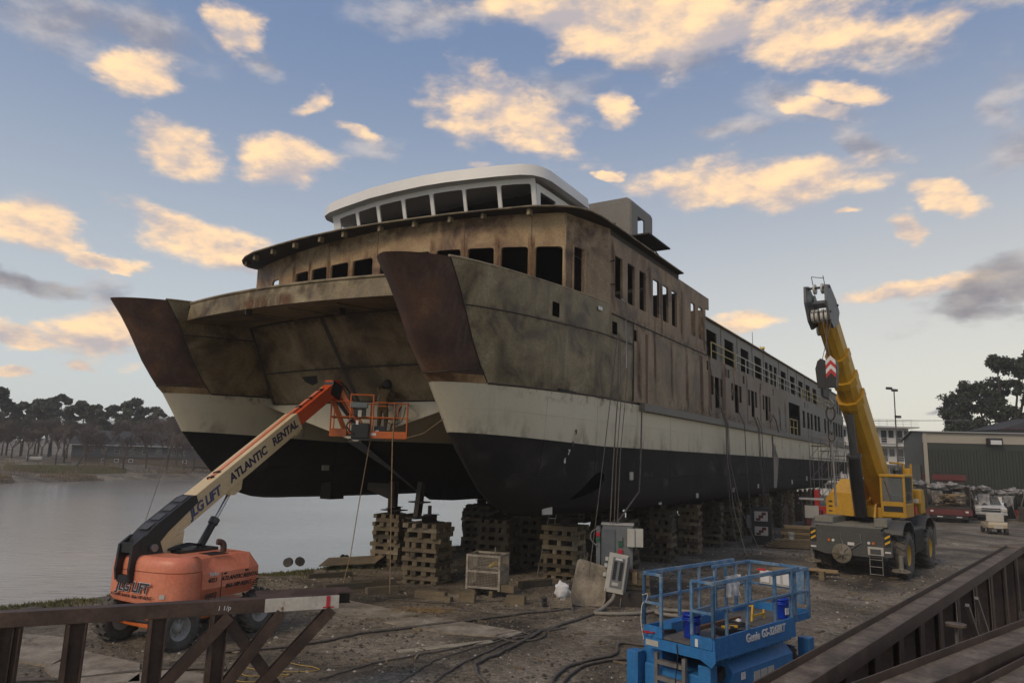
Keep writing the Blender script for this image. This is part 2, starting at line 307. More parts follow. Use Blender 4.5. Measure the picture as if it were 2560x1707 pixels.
    def prism(s,poly,vec,M=None):
        n=len(poly); v=Vector(vec); vs=[tuple(p) for p in poly]+[tuple(Vector(p)+v) for p in poly]
        fs=[tuple(range(n))[::-1],tuple(range(n,2*n))]+[(i,(i+1)%n,n+(i+1)%n,n+i) for i in range(n)]
        return s.add(vs,fs,False,M)
    def grid(s,P,smooth=True,close=False):
        r=len(P); c=len(P[0]); vs=[tuple(p) for row in P for p in row]
        fs=[(i*c+j,i*c+j+1,(i+1)*c+j+1,(i+1)*c+j) for i in range(r-1) for j in range(c-1)]
        return s.add(vs,fs,smooth)
    def mesh(s,name):
        me=bpy.data.meshes.new(name); me.from_pydata(s.v,[],s.f)
        me.polygons.foreach_set('use_smooth',s.sm); me.update(); return me
    def build(s,name,m,parent=None,fix=True):
        me=s.mesh(name)
        if fix:
            bm=bmesh.new(); bm.from_mesh(me); bmesh.ops.recalc_face_normals(bm,faces=bm.faces); bm.to_mesh(me); bm.free()
        me.materials.append(m); o=bpy.data.objects.new(name,me); COL.objects.link(o)
        if parent: o.parent=parent
        return o
def stain_mat(name,c,lo,hi,scale,stretch=(1,1,1)):
    m=bpy.data.materials.new(name); m.use_nodes=True; nt=m.node_tree; N=nt.nodes; L=nt.links; b=N['Principled BSDF']; b.inputs['Base Color'].default_value=(*c,1); b.inputs['Roughness'].default_value=.8
    at=N.new('ShaderNodeAttribute'); at.attribute_name='fade'; tc=N.new('ShaderNodeTexCoord'); mp=N.new('ShaderNodeMapping'); mp.inputs['Scale'].default_value=stretch; L.new(tc.outputs['Object'],mp.inputs[0])
    n=N.new('ShaderNodeTexNoise'); L.new(mp.outputs[0],n.inputs['Vector']); n.inputs['Scale'].default_value=scale; n.inputs['Detail'].default_value=7; n.inputs['Roughness'].default_value=.65
    r=N.new('ShaderNodeMapRange'); L.new(n.outputs[0],r.inputs[0]); r.inputs[1].default_value=lo; r.inputs[2].default_value=hi
    k=N.new('ShaderNodeMath'); k.operation='MULTIPLY'; L.new(r.outputs[0],k.inputs[0]); L.new(at.outputs['Fac'],k.inputs[1]); L.new(k.outputs[0],b.inputs['Alpha'])
    return m
scorch_shade_m=stain_mat('scorch_shade_stain',(.040,.025,.014),.44,.86,2.4); rustrun_m=stain_mat('rust_run_stain',(.11,.045,.015),.36,.60,5.0,(1,1,.12)); burn_m=stain_mat('burn_stain',(.10,.055,.025),.48,.75,3.2)  # the scorch material also paints the visor shade on the house walls
def stain(name,m,rows,fades,parent,taper=True):
    mb=MB().grid(rows); o=mb.build(name,m,parent,fix=False); a=o.data.attributes.new('fade','FLOAT','POINT'); c=len(rows[0])
    a.data.foreach_set('value',[(f if not isinstance(f,(list,tuple)) else f[j])*(min(1.,5*min(j,c-1-j)/(c-1)+.0) if taper else 1.) for f in fades for j in range(c)]); return o
def tag(o,label=None,cat=None,group=None,kind=None):
    if label: o['label']=label
    if cat: o['category']=cat
    if group: o['group']=group
    if kind: o['kind']=kind
    return o
def thing(name,label,cat,loc=(0,0,0),rz=0.,group=None):
    o=bpy.data.objects.new(name,None); COL.objects.link(o); o.location=loc; o.rotation_euler=(0,0,rz); o.empty_display_size=.3
    return tag(o,label,cat,group)
def link_copy(o,parent=None):
    c=o.copy(); COL.objects.link(c); c.parent=parent; return c
def copy_tree(o,parent=None):
    c=link_copy(o,parent)
    for ch in list(o.children): copy_tree(ch,c)
    return c
_txt_cache={}
def text(name,body,size,m,parent,M,shear=0.,bold=0.,ext=.004,spacing=1.,align='CENTER'):
    cu=bpy.data.curves.new('t','FONT'); cu.body=body; cu.size=size; cu.shear=shear; cu.offset=bold; cu.extrude=ext; cu.align_x=align; cu.align_y='CENTER'; cu.space_character=spacing; cu.resolution_u=3
    ob=bpy.data.objects.new('t',cu); COL.objects.link(ob)
    dg=bpy.context.evaluated_depsgraph_get(); me=bpy.data.meshes.new_from_object(ob.evaluated_get(dg)); bpy.data.objects.remove(ob); bpy.data.curves.remove(cu)
    me.transform(M); me.materials.clear(); me.materials.append(m); me.name=name
    o=bpy.data.objects.new(name,me); COL.objects.link(o); o.parent=parent; return o
def frame(o,x,y):
    """matrix with origin o, x axis along x, y axis along y (made orthogonal), z = normal"""
    x=Vector(x).normalized(); y=Vector(y); z=x.cross(y).normalized(); y=z.cross(x)
    return Matrix(((x.x,y.x,z.x,o[0]),(x.y,y.y,z.y,o[1]),(x.z,y.z,z.z,o[2]),(0,0,0,1)))
def catenary(p,q,sag,n=14):
    p=Vector(p);q=Vector(q); return [p.lerp(q,i/n)-Vector((0,0,sag*4*(i/n)*(1-i/n))) for i in range(n+1)]
def smoothpath(pts,k=6):
    pts=[Vector(p) for p in pts]; out=[]
    for i in range(len(pts)-1):
        p0=pts[max(i-1,0)];p1=pts[i];p2=pts[i+1];p3=pts[min(i+2,len(pts)-1)]
        for j in range(k):
            t=j/k; out.append(.5*((2*p1)+(p2-p0)*t+(2*p0-5*p1+4*p2-p3)*t*t+(3*p1-p0-3*p2+p3)*t**3))
    out.append(pts[-1]); return out
# ================================================================ ground, water, far bank
NSH=[(-30,-60),(5,-34),(14,-23),(22.5,-15.2),(30,-9.6),(37,-6.0),(41,-2.2),(46,.8),(50,3),(75,20),(140,60),(240,110),(700,330)]
FSH=[(-30,-125),(50,-92),(80,-77),(98.6,-68),(114,-63.3),(133,-55.2),(145,-49.8),(185,-33),(260,2),(400,75),(700,215)]
def shore(tab,y): return interp_t(tab,y)
def interp_t(tab,y):
    if y<=tab[0][0]: return tab[0][1]
    for (a,b),(c,d) in zip(tab,tab[1:]):
        if y<=c: return b+(d-b)*(y-a)/(c-a)
    return tab[-1][1]
def fbm(x,y,o=4):
    s=0;a=1
    for k in range(o): s+=a*mn.noise(Vector((x,y,3.7+k))); x*=2.03;y*=2.03;a*=.5
    return s
def gh(x,y):
    xn=interp_t(NSH,y)+.8*mn.noise(Vector((x*.0,y*.35,1.)))+.25*mn.noise(Vector((0,y*1.7,5.))); xf=interp_t(FSH,y)+2.0*mn.noise(Vector((0,y*.08,9.)))
    if x>xn:
        d=x-xn; z=-.95+min(.95,d*.42) if d<2.3 else 0.
        far=max(0,min(1,(y-60)/80))
        return z+.035*fbm(x*.35,y*.35,4)*(1-far)+(.016*fbm(x*3,y*3,2)+.045*max(0,fbm((x*.45+y*.9)*.9,(y*.45-x*.9)*.12,3)) if y<50 and x<30 else 0)
    if x<xf:
        d=xf-x; return -.9+min(1.0,d*.35)+min(2.4,max(0,d-6)*.055)+.25*fbm(x*.05,y*.05,3)+max(0,min(4,(d-70)*.05))
    return -1.4
def build_ground():
    def axis(segs):
        out=[]
        for a,b,st in segs:
            n=max(1,int(round((b-a)/st))); out+=[a+(b-a)*k/n for k in range(n)]
        out.append(segs[-1][1]); return out
    xs=axis([(-480,-200,40),(-200,-100,9),(-100,-30,3.0),(-30,-17,.8),(-17,20,.19),(20,45,.7),(45,120,4),(120,480,40)])
    ys=axis([(-40,4,3),(4,34,.19),(34,50,.4),(50,90,1.6),(90,180,3.5),(180,470,16)])
    P=[[(x,y,gh(x,y)) for x in xs] for y in ys]
    g=MB().grid(P,True)
    m=mat('yard_earth',[(.34,(.042,.032,.021)),(.45,(.105,.085,.058)),(.55,(.168,.141,.102)),(.68,(.27,.232,.176))],scale=.28,rough=.92,fine=.55,fscale=26,bump=.9,bscale=22,spots=((.055,.042,.029),.59,.8),distort=.8)
    # gravel relief: a second, cellular bump
    nt=m.node_tree; N=nt.nodes; L=nt.links; b=N['Principled BSDF']
    vor=N.new('ShaderNodeTexVoronoi'); tc=[n for n in N if n.type=='TEX_COORD'][0]; L.new(tc.outputs['Object'],vor.inputs['Vector']); vor.inputs['Scale'].default_value=16
    bp=N.new('ShaderNodeBump'); bp.inputs['Strength'].default_value=.55; bp.inputs['Distance'].default_value=.03; L.new(vor.outputs['Distance'],bp.inputs['Height'])
    old=[n for n in N if n.type=='BUMP' and n!=bp][0]; L.new(old.outputs[0],bp.inputs['Normal']); L.new(bp.outputs[0],b.inputs['Normal'])
    # pale pebbles
    cell=N.new('ShaderNodeTexVoronoi'); L.new(tc.outputs['Object'],cell.inputs['Vector']); cell.inputs['Scale'].default_value=11
    sepc=N.new('ShaderNodeSeparateColor'); L.new(cell.outputs['Color'],sepc.inputs[0])
    mr=N.new('ShaderNodeMapRange'); L.new(sepc.outputs[0],mr.inputs[0]); mr.inputs[1].default_value=0; mr.inputs[2].default_value=1; mr.inputs[3].default_value=.62; mr.inputs[4].default_value=1.38
    mx=N.new('ShaderNodeMix'); mx.data_type='RGBA'; mx.blend_type='MULTIPLY'; mx.inputs[0].default_value=1.
    src=b.inputs['Base Color'].links[0].from_socket; L.new(src,mx.inputs[6]); L.new(_grey(N,L,mr.outputs[0]),mx.inputs[7]); L.new(mx.outputs[2],b.inputs['Base Color'])
    tag(g.build('ground',m,fix=False),'bare gravel yard ground running down to the river and on to the far bank','ground',kind='structure')
build_ground()
def water():
    m=bpy.data.materials.new('river_water'); m.use_nodes=True; nt=m.node_tree; N=nt.nodes; L=nt.links; b=N['Principled BSDF']
    b.inputs['Base Color'].default_value=(.19,.18,.16,1); b.inputs['Roughness'].default_value=.2; b.inputs['Specular IOR Level'].default_value=.6
    tc=N.new('ShaderNodeTexCoord'); mp=N.new('ShaderNodeMapping'); L.new(tc.outputs['Object'],mp.inputs[0]); mp.inputs['Scale'].default_value=(.55,2.2,1); mp.inputs['Rotation'].default_value=(0,0,R(-22))
    n=N.new('ShaderNodeTexNoise'); L.new(mp.outputs[0],n.inputs['Vector']); n.inputs['Scale'].default_value=1.3; n.inputs['Detail'].default_value=5
    n2=N.new('ShaderNodeTexNoise'); L.new(tc.outputs['Object'],n2.inputs['Vector']); n2.inputs['Scale'].default_value=.045; n2.inputs['Detail'].default_value=3
    r=N.new('ShaderNodeMapRange'); L.new(n2.outputs[0],r.inputs[0]); r.inputs[1].default_value=.35; r.inputs[2].default_value=.65; r.inputs[3].default_value=.12; r.inputs[4].default_value=.5
    bp=N.new('ShaderNodeBump'); L.new(r.outputs[0],bp.inputs['Strength']); bp.inputs['Distance'].default_value=.12; L.new(n.outputs[0],bp.inputs['Height']); L.new(bp.outputs[0],b.inputs['Normal'])
    ys=[-30,5,14,22.5,30,37,41,46,50,60,75,98,114,133,145,185,260,400,468]
    P=[[(interp_t(FSH,y)-6,y,-.55),(interp_t(NSH,y)+2.2,y,-.55)] for y in ys]
    tag(MB().grid(P,False).build('water',m,fix=False),'still grey river reflecting the evening sky','water',kind='structure')
water()
# far low hill
def hill():
    P=[]
    for j in range(2,12):
        row=[]
        for i in range(61):
            x=-330+i*11; f=math.sin(math.pi*min(1,max(0,(j-2)/9)))
            top=22*math.exp(-((x+165)/80)**2)+2
            row.append((x,310+j*12,top*f+.8*fbm(x*.02,j*.3,3)-1.5))
        P.append(row)
    tag(MB().grid(P).build('hills',flat('far_hill',(.075,.08,.075),.95)),'low hazy hill beyond the trees of the far bank','hill',kind='structure')
hill()
# ================================================================ the ferry under construction
SHIP=thing('ferry','unfinished steel catamaran ferry standing on timber cribs above the yard','ship',(-8.68,21.28,0),R(90-31.82))
STEM=[(9.72,0.0),(8.94,.6),(7.45,1.47),(6.7,2.08),(6.52,2.3),(5.27,3.25),(4.82,3.63),(4.11,4.24),(3.49,4.86),(3.02,5.66),(2.77,6.3),(2.66,6.95),(2.62,8.0)]
def interp(x,xs,ys):
    if (xs[0]<xs[-1]):
        for i in range(len(xs)-1):
            if x<=xs[i+1]: 
                f=(x-xs[i])/(xs[i+1]-xs[i]); return ys[i]+(ys[i+1]-ys[i])*max(0,f) if i or f>0 else ys[0]
        return ys[-1]
    return interp(x,xs[::-1],ys[::-1])
def sstem(z): return interp(z,[a for a,b in STEM],[b for a,b in STEM])
def hullpt(t0,side,z0,d,smax=76.2):
    """t0 hull centre, side +1/-1 in t, z0 nominal height, d distance aft of the stem"""
    s=min(sstem(z0)+d,smax); d=s-sstem(z0)
    Lz=interp(z0,[2.62,5.2,9.7],[2.3,1.75,1.0]); w=1.56*(1-math.exp(-(d/Lz)**.75)) if d>0 else 0
    if z0<3.15: w=max(0,w-(.53-math.sqrt(max(0,.53**2-(3.15-z0)**2))))
    k=interp(z0,[2.62,4,5.29,6.5,8.5,9.67],[0,0,-.028,.022,.055,.058])
    z=z0+k*max(0,min(s,10))
    if s>58 and z0<5.2: z+=(s-58)/18*1.85*(1-(z0-2.62)/2.6)
    return Vector((s,t0+side*w,z))
DEL=[0,.015,.05,.1,.17,.26,.38,.55,.75,1.0,1.2,1.35,1.8,2.4,3.2,4.2,5.4,7,9,11,14,18,24,32,42,50,54,58,62,66,70,76]
def hull_rows(zs,t0,dlist_out,dlist_in,smax_o=76.2,smax_i=76.2,outer=-1):
    rows=[]
    for z in zs:
        rows.append([hullpt(t0,-outer,z,d,smax_i) for d in reversed(dlist_in)]+[hullpt(t0,outer,z,d,smax_o) for d in dlist_out[1:]])
    return rows
def make_hull(t0):
    o=-1 if t0<0 else 1
    nose=[d for d in DEL if d<=1.36]
    tag_l=' of the starboard-side bow' 
    MB().grid(hull_rows([2.62,2.65,2.72,2.85,3.1,3.5,4,4.5,4.9,5.29],t0,DEL,DEL,outer=o)).build('bottom_plating',black_hull,SHIP)
    bot=MB(); 
    bot.grid([[hullpt(t0,o,2.62,d),hullpt(t0,-o,2.62,d)] for d in DEL if d>.5],False); bot.build('keel_plate',black_hull,SHIP)
    MB().grid(hull_rows([5.29,5.6,6.0,6.5],t0,DEL,DEL,outer=o)).build('topside_band',cream,SHIP)
    # tan strip under the nose, then the rusty nose itself
    MB().grid(hull_rows([6.5,6.6,6.72],t0,nose,nose,outer=o)).build('nose_strip',steel_house,SHIP)
    MB().grid(hull_rows([6.72,7.1,7.6,8.1,8.6,9.1,9.5,9.67],t0,nose,nose,outer=o)).build('nose_plate',rust_nose,SHIP)
    # cap of the nose and bulwark: inner skin so that it has thickness
    aft=[d for d in DEL if d>=1.35]
    for side,smax in ((o,13.0),(-o,6.15)):
        cols=[d for d in aft if d<=18]
        low=[[hullpt(t0,side,z,d,smax) for d in cols] for z in [6.5,6.9,7.4,8.0,8.5]]
        MB().grid(low).build('shell_plate',steel_bow if side==o else steel_under,SHIP)
        sm=10.75 if side==o else 3.2
        up=[[hullpt(t0,side,z,d,smax if z<9 else smax) for d in cols] for z in [8.5,8.9,9.3,9.67]]
        MB().grid(up).build('bulwark_plate',steel_bow,SHIP)
        inn=[[hullpt(t0,side,z,d,smax)-Vector((0,side*.08,0)) for d in cols] for z in [8.5,9.67]]
        MB().grid(inn).build('bulwark_inner_plate',steel_dark,SHIP)
        MB().tube([hullpt(t0,side,9.69,d,smax)-Vector((0,side*.03,0)) for d in cols],.045,6).build('bulwark_cap',steel_bow,SHIP)
        MB().tube([hullpt(t0,side,8.5,d,smax)+Vector((0,side*.006,0)) for d in cols],.022,5).build('weld_seam',weld,SHIP)
        MB().tube([hullpt(t0,side,6.52,d,smax)+Vector((0,side*.008,0)) for d in cols],.03,5).build('weld_seam',weld,SHIP)
        MB().tube([hullpt(t0,side,z,1.35,smax)+Vector((0,side*.006,0)) for z in (6.55,7,7.6,8.2,8.8,9.3,9.66)],.02,5).build('weld_seam',weld,SHIP)
    MB().tube([hullpt(t0,o,6.72+.14*min(1,d),d) for d in nose]+[],.02,5).build('weld_seam',weld,SHIP)
    MB().tube([hullpt(t0,-o,6.72+.14*min(1,d),d) for d in nose]+[],.02,5).build('weld_seam',weld,SHIP)
    top=[hullpt(t0,-o,9.5,d,6) for d in reversed(nose+[1.8,2.4,3.2,4.2])]+[hullpt(t0,o,9.5,d,9) for d in (nose+[1.8,2.4,3.2,4.2])[1:]]
    MB().add([tuple(p) for p in top],[tuple(range(len(top)))]).build('foredeck_plate',steel_dark,SHIP)
    tr=MB(); tr.b2((76.05,t0-1.5,4.5),(76.2,t0+1.5,6.75)); tr.build('transom',cream,SHIP)
make_hull(-6.24); make_hull(6.24)
# ---- recess between the hulls: fascia, ceiling, raked wall, centre hull
ts=[-5.1+10.2*i/20 for i in range(21)]
tf=[-4.95+9.5*i/20 for i in range(21)]
fas=[[(1.5+.022*t*t,t,9.67) for t in tf],[(1.42+.022*t*t,t,9.05) for t in tf]]
MB().grid(fas).build('foredeck_fascia',steel_bow,SHIP)
MB().tube([(1.5+.022*t*t,t,9.68) for t in tf],.05,6).build('fascia_cap',steel_bow,SHIP)
MB().grid([[(1.6+.022*t*t,t,9.66) for t in ts],[(9,t,9.66) for t in ts]],False).build('foredeck',steel_dark,SHIP)
MB().grid([[(1.42+.022*t*t,t,9.05) for t in ts],[(4.2+.025*t*t,t,9.27) for t in ts]]).build('recess_ceiling',steel_under,SHIP)
def wallpt(t,f): # f 0 top .. 1 bottom
    return Vector((4.2+.025*t*t+(1.62-.008*t*t)*f,t,9.27-2.9*f))
MB().grid([[wallpt(t,f) for t in ts] for f in (0,.3,.595)]).build('recess_plate',steel_under,SHIP)
MB().grid([[wallpt(t,f) for t in ts] for f in (.595,.8,1)]).build('recess_plate',steel_under,SHIP)
MB().tube([wallpt(t,.595)-Vector((.012,0,0)) for t in ts],.03,5).build('weld_seam',weld,SHIP)
MB().tube([wallpt(t,.0)-Vector((.012,0,.02)) for t in ts],.035,5).build('weld_seam',weld,SHIP)
MB().beam(wallpt(.35,.0),wallpt(-.15,1.0),.16,.03,(1,0,.5)).build('seam_strap',steel_dark,SHIP)
for t in (-4.75,4.75): MB().tube([wallpt(t,f)-Vector((.02,0,0)) for f in (0,.5,1)],.05,5).build('weld_seam',weld,SHIP)
for t in (-2.6,-.6,1.4): MB().beam((1.9+.02*t*t,t,9.04),(4.1,t,9.2),.03,.05).build('ceiling_stiffener',steel_under,SHIP)
for p in ((1.6,.9,8.99),(3.2,-1.7,9.08)): MB().box(p,(.25,.04,.22)).build('lifting_lug',steel_dark,SHIP)
# shade of a hole with hanging cable, painted on the raked wall
MB().prism([wallpt(1.9+a,.70+b)-Vector((.02,0,0)) for a,b in ((.5,-.03),(-.35,-.035),(-.28,.05),(.05,.08),(.4,.03))],(.012,0,0)).build('wall_opening_shade',dark_in,SHIP)
CS=[5.93,6.3,7.1,8.3,9.85,10.4,12,20,40,60,70]
CZ=[4.95,4.78,4.41,3.85,3.0,2.76,2.68,2.68,2.68,2.7,3.9]
CQ=[1,.95,.85,.7,.55,.5,.45,.4,.4,.4,.4]
def cpt(i,side,z):
    z0=CZ[i]; f=max(0,(z-z0)/(6.3-z0)); return Vector((CS[i],side*4.72*f**(1/CQ[i]),z))
for side in (-1,1):
    MB().grid([[cpt(i,side,5.0+1.3*k/5) for k in range(6)] for i in range(len(CS))]).build('centre_topside_band',cream,SHIP)
    MB().grid([[cpt(i,side,CZ[i]+(5.0-CZ[i])*k/6) for k in range(7)] for i in range(len(CS))]).build('centre_bottom_plating',black_hull,SHIP)
fr=[[tuple(wallpt(t,1.0)) for t in ts],[(5.93,t,4.96+(6.3-4.95)*abs(t)/4.9) for t in ts]]
MB().grid(fr).build('centre_bow_plate',cream,SHIP)
MB().tube([wallpt(t,1.0)-Vector((.015,0,0)) for t in ts],.03,5).build('weld_seam',weld,SHIP)
MB().prism([(5.9,.38,4.98),(5.9,-.30,4.98),(8.0,-.08,3.97),(10.0,-.03,2.9),(10.0,.03,2.9),(8.0,.12,3.97)],(0.0,0,-.03)).build('stem_bar',dkgrey,SHIP)
for t in (-.9,.9):MB().b2((9.6,t-.02,5.8),(9.75,t+.02,6.2)).build('lifting_lug',steel_dark,SHIP)
# ---- generic wall with openings
def wall(name,m,fn,u0,u1,z0,z1,holes,thick,nrm,ustep=1.2,cham=0.,parent=None,frames=None):
    mb=MB()
    us=sorted(set([u0,u1]+[round(h[i],4) for h in holes for i in (0,1)]))
    full=[]
    for a,b in zip(us,us[1:]):
        n=max(1,int(math.ceil((b-a)/ustep))); full+=[a+(b-a)*k/n for k in range(n)]
    us=full+[us[-1]]
    zs=sorted(set([z0,z1]+[round(h[i],4) for h in holes for i in (2,3)]))
    def inh(u,z): return any(h[0]<u<h[1] and h[2]<z<h[3] for h in holes)
    off=Vector(nrm)*thick
    nu,nz=len(us),len(zs)
    F=[[fn(u,z) for z in zs] for u in us]
    vs=[tuple(p) for r in F for p in r]+[tuple(p+off) for r in F for p in r]; B=nu*nz
    solid=[[not inh((us[i]+us[i+1])/2,(zs[j]+zs[j+1])/2) for j in range(nz-1)] for i in range(nu-1)]
    fs=[]
    g=lambda i,j:i*nz+j
    sol=lambda i,j: 0<=i<nu-1 and 0<=j<nz-1 and solid[i][j]
    for i in range(nu-1):
        for j in range(nz-1):
            if not solid[i][j]: continue
            q=[g(i,j),g(i+1,j),g(i+1,j+1),g(i,j+1)]
            fs.append(tuple(q)); fs.append(tuple(k+B for k in reversed(q)))
            for (a,b,di,dj) in ((q[0],q[1],0,-1),(q[1],q[2],1,0),(q[2],q[3],0,1),(q[3],q[0],-1,0)):
                if not sol(i+di,j+dj): fs.append((b,a,a+B,b+B))
    mb.add(vs,fs)
    if cham:
        for h in holes:
            for (u,du) in ((h[0],1),(h[1],-1)):
                for (z,dz) in ((h[2],1),(h[3],-1)):
                    c=cham
                    p=[fn(u,z),fn(u+du*c,z),fn(u+du*c*.3,z+dz*c*.3),fn(u,z+dz*c)]
                    mb.add([tuple(x) for x in p]+[tuple(x+off) for x in p],[(0,1,2),(0,2,3),(6,5,4),(7,6,4),(1,2,6,5),(2,3,7,6)])
    return mb.build(name,m,parent or SHIP,fix=False)
def fw(t): return 6.35+.032*t*t-.05*t if t<0 else 6.35-.05*t+.021*t*t
def fpt(t,z): return Vector((fw(t),t,z-(.03*t*(z-12) if z>12 else 0)-(.02*t if (t>0 and z>10) else 0)))
fwin=[(-7.07,-6.18),(-5.96,-5.04),(-4.81,-3.87),(-3.62,-2.69),(-2.44,-1.5),(-1.24,-.3),(.06,1.06),(1.3,2.28),(2.5,3.42),(3.64,4.5),(5.75,6.3)]
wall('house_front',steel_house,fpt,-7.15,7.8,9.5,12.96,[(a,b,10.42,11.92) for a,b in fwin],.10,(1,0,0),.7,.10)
# a few plate seams standing proud on the front
for t in (-6.07,-3.75,-.15,2.4,4.62): MB().beam(fpt(t,11.98)-Vector((.006,0,0)),fpt(t,13.0)-Vector((.006,0,0)),.02,.012).build('weld_seam',rust_streak,SHIP)
def sp(u,z): return Vector((8.35+2.4*u,-7.15-.65*u,z))
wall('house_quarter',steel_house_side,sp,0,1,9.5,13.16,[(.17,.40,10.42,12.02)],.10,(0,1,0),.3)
MB().beam(sp(.0,9.6)+Vector((0,-.01,0)),sp(0,13.1)+Vector((0,-.01,0)),.05,.05).build('corner_bar',steel_house_side,SHIP)
for a in (.155,.415): MB().beam(sp(a,10.4)+Vector((0,-.03,0)),sp(a,12.05)+Vector((0,-.03,0)),.05,.06).build('door_frame',steel_house_side,SHIP)
hs=[(11.2,11.93),(12.43,13.16),(13.67,14.38),(15.21,15.95),(16.4,17.12),(17.58,18.28),(20.33,21.0),(21.5,22.23)]
SD=lambda u,z:Vector((u,-7.8,z))
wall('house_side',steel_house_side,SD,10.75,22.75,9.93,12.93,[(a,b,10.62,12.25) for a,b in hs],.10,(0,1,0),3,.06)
MB().b2((18.7,-7.8,12.931),(23.33,-7.72,13.0)).build('house_top_edge',steel_house_side,SHIP)
MB().b2((22.751,-7.8,12.4),(23.33,-7.71,12.93)).build('house_end_lip',steel_house_side,SHIP)
MB().b2((10.76,-7.74,12.94),(18.62,-7.68,13.42)).build('deck_edge_plate',steel_dark,SHIP)
MB().b2((18.62,-7.77,12.94),(18.68,-7.6,13.45)).build('deck_edge_end',steel_grey,SHIP)
MB().tube([(10.9,-7.815,9.93),(23.3,-7.815,9.95)],.025,5).build('weld_seam',weld,SHIP)
for z in (11.9,11.0): MB().tube([(10.78,-7.8,z),(10.75,-8.0,z+.01)],.03,5).build('pad_eye',weld,SHIP)
# main-deck side
bw=[]
for a in (23.47,27.38,31.2,34.97):
    bw+=[(a,a+.5,8.03,9.0),(a+.72,a+1.55,7.38,9.0),(a+1.72,a+2.25,8.03,9.0)]
cw=[(48.9,49.95),(50.9,52.0),(52.55,53.6),(54.45,55.6),(56.15,57.4),(59.75,60.9),(61.65,62.8),(63.45,64.55),(65.3,66.5),(66.85,68.2),(68.8,70.1),(70.6,71.8)]
bw+=[(a,b,7.56,8.92) for a,b in cw]
bw+=[(43.35,47.75,6.80,9.2)]
bw+=[(a,b,9.22,9.68) for a,b in ((13.05,13.42),(22.8,23.1),(26.12,26.5),(26.68,27.05),(29.97,30.38),(34.33,34.62),(38.02,38.24),(49.9,50.25),(51.3,51.5))]
wall('side_plating',steel_side,SD,13.0,23.2,6.79,9.93,[h for h in bw if h[1]<23.2],.06,(0,1,0),3)
wall('side_plating',steel_aft,SD,23.2,43.0,6.79,9.93,[h for h in bw if 23.2<h[0]<43],.06,(0,1,0),3)
wall('side_plating',steel_grey,SD,43.0,72.9,6.79,9.93,[h for h in bw if h[0]>43],.06,(0,1,0),4)
MB().tube([hullpt(-6.24,-1,9.4,18,13.0),Vector((12.99,-7.81,8.0)),Vector((12.95,-7.81,6.85))],.03,5).build('weld_seam',weld,SHIP)
for (a,b,w_) in ((21.6,9.8,.5),(23.0,9.6,.22),(14.3,9.7,.28),(25.9,9.9,.35)):
    MB().prism([(a,-7.806,b),(a+w_,-7.806,b),(a+w_*.8,-7.806,6.85),(a+w_*.15,-7.806,6.85)],(0,.004,0)).build('rust_run',rust_streak,SHIP)
MB().b2((39.0,-7.806,6.85),(43.1,-7.802,8.2)).build('primer_patch',steel_grey,SHIP)
# upper deck aft
AD=lambda u,z:Vector((u,-7.7,z))
aw=[(23.15,25.0,9.98,11.4),(26.54,28.45,9.98,11.4),(30.05,31.95,9.98,11.38),(33.45,35.3,9.98,11.36),(36.38,37.2,9.98,11.34),(37.68,38.65,9.98,11.34),(39.08,40.05,9.98,11.34),(41.35,43.2,9.98,11.32),(44.75,46.6,9.98,11.32),(48.1,50.0,9.98,11.3),(51.4,53.3,9.98,11.3),(54.7,56.6,9.98,11.3),(58.0,64.5,9.98,11.9),(67.2,68.2,9.98,11.3),(69.0,70.0,9.98,11.3),(70.8,71.8,9.98,11.3)]
wall('upper_deck_side',steel_grey,AD,22.76,72.9,9.935,11.9,[h for h in aw if h[3]<11.85],.06,(0,1,0),4)
MB().b2((22.76,-7.78,11.9),(72.95,7.78,11.96)).build('upper_roof',steel_grey,SHIP)
MB().tube([(22.8,-7.8,11.93),(72.9,-7.8,11.93)],.05,5).build('roof_edge',steel_house_side,SHIP)
for x in (25.8,29.2,32.8,35.9,40.7,43.9,47.3,50.8): MB().beam((x,-7.715,9.97),(x,-7.715,11.88),.03,.02).build('plate_seam',steel_aft,SHIP)
MB().b2((59.5,-7.9,11.0),(64,-7.72,11.95)).build('deck_bulwark',steel_dark,SHIP)
# decks, roof, blind port side, bulkheads put in to block light through the windows
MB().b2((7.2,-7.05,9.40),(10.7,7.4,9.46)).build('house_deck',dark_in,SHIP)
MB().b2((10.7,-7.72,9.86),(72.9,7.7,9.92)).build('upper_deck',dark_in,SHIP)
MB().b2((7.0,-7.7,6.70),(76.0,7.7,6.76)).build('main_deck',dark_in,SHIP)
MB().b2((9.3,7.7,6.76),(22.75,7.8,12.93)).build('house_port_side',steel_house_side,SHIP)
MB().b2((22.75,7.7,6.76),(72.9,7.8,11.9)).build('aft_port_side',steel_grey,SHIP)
MB().b2((20.2,-7.6,9.93),(20.3,-5.8,12.72)).build('blocking_bulkhead',dark_in,SHIP)
MB().b2((20.2,-5.8,9.93),(20.3,7.6,13.3)).build('blocking_bulkhead',dark_in,SHIP)  # stepped with the piece before to limit sky light through house windows
MB().b2((22.66,-7.68,9.93),(22.74,7.68,12.3)).build('blocking_bulkhead',steel_house_side,SHIP)
MB().b2((40.5,-7.6,6.77),(40.6,7.6,9.85)).build('blocking_bulkhead',dark_in,SHIP)
MB().b2((12.9,-1.5,6.77),(72,-1.4,9.85)).build('blocking_bulkhead',dark_in,SHIP)  # added lengthwise to stop light crossing the main deck
MB().b2((23,-1.5,9.93),(72,-1.4,11.88)).build('blocking_bulkhead',dark_in,SHIP)  # added lengthwise to stop light crossing the upper deck
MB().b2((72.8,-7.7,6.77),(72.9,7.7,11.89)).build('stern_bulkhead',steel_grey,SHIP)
MB().b2((73,-7.8,6.45),(76.3,7.8,6.8)).build('stern_deck',steel_grey,SHIP)
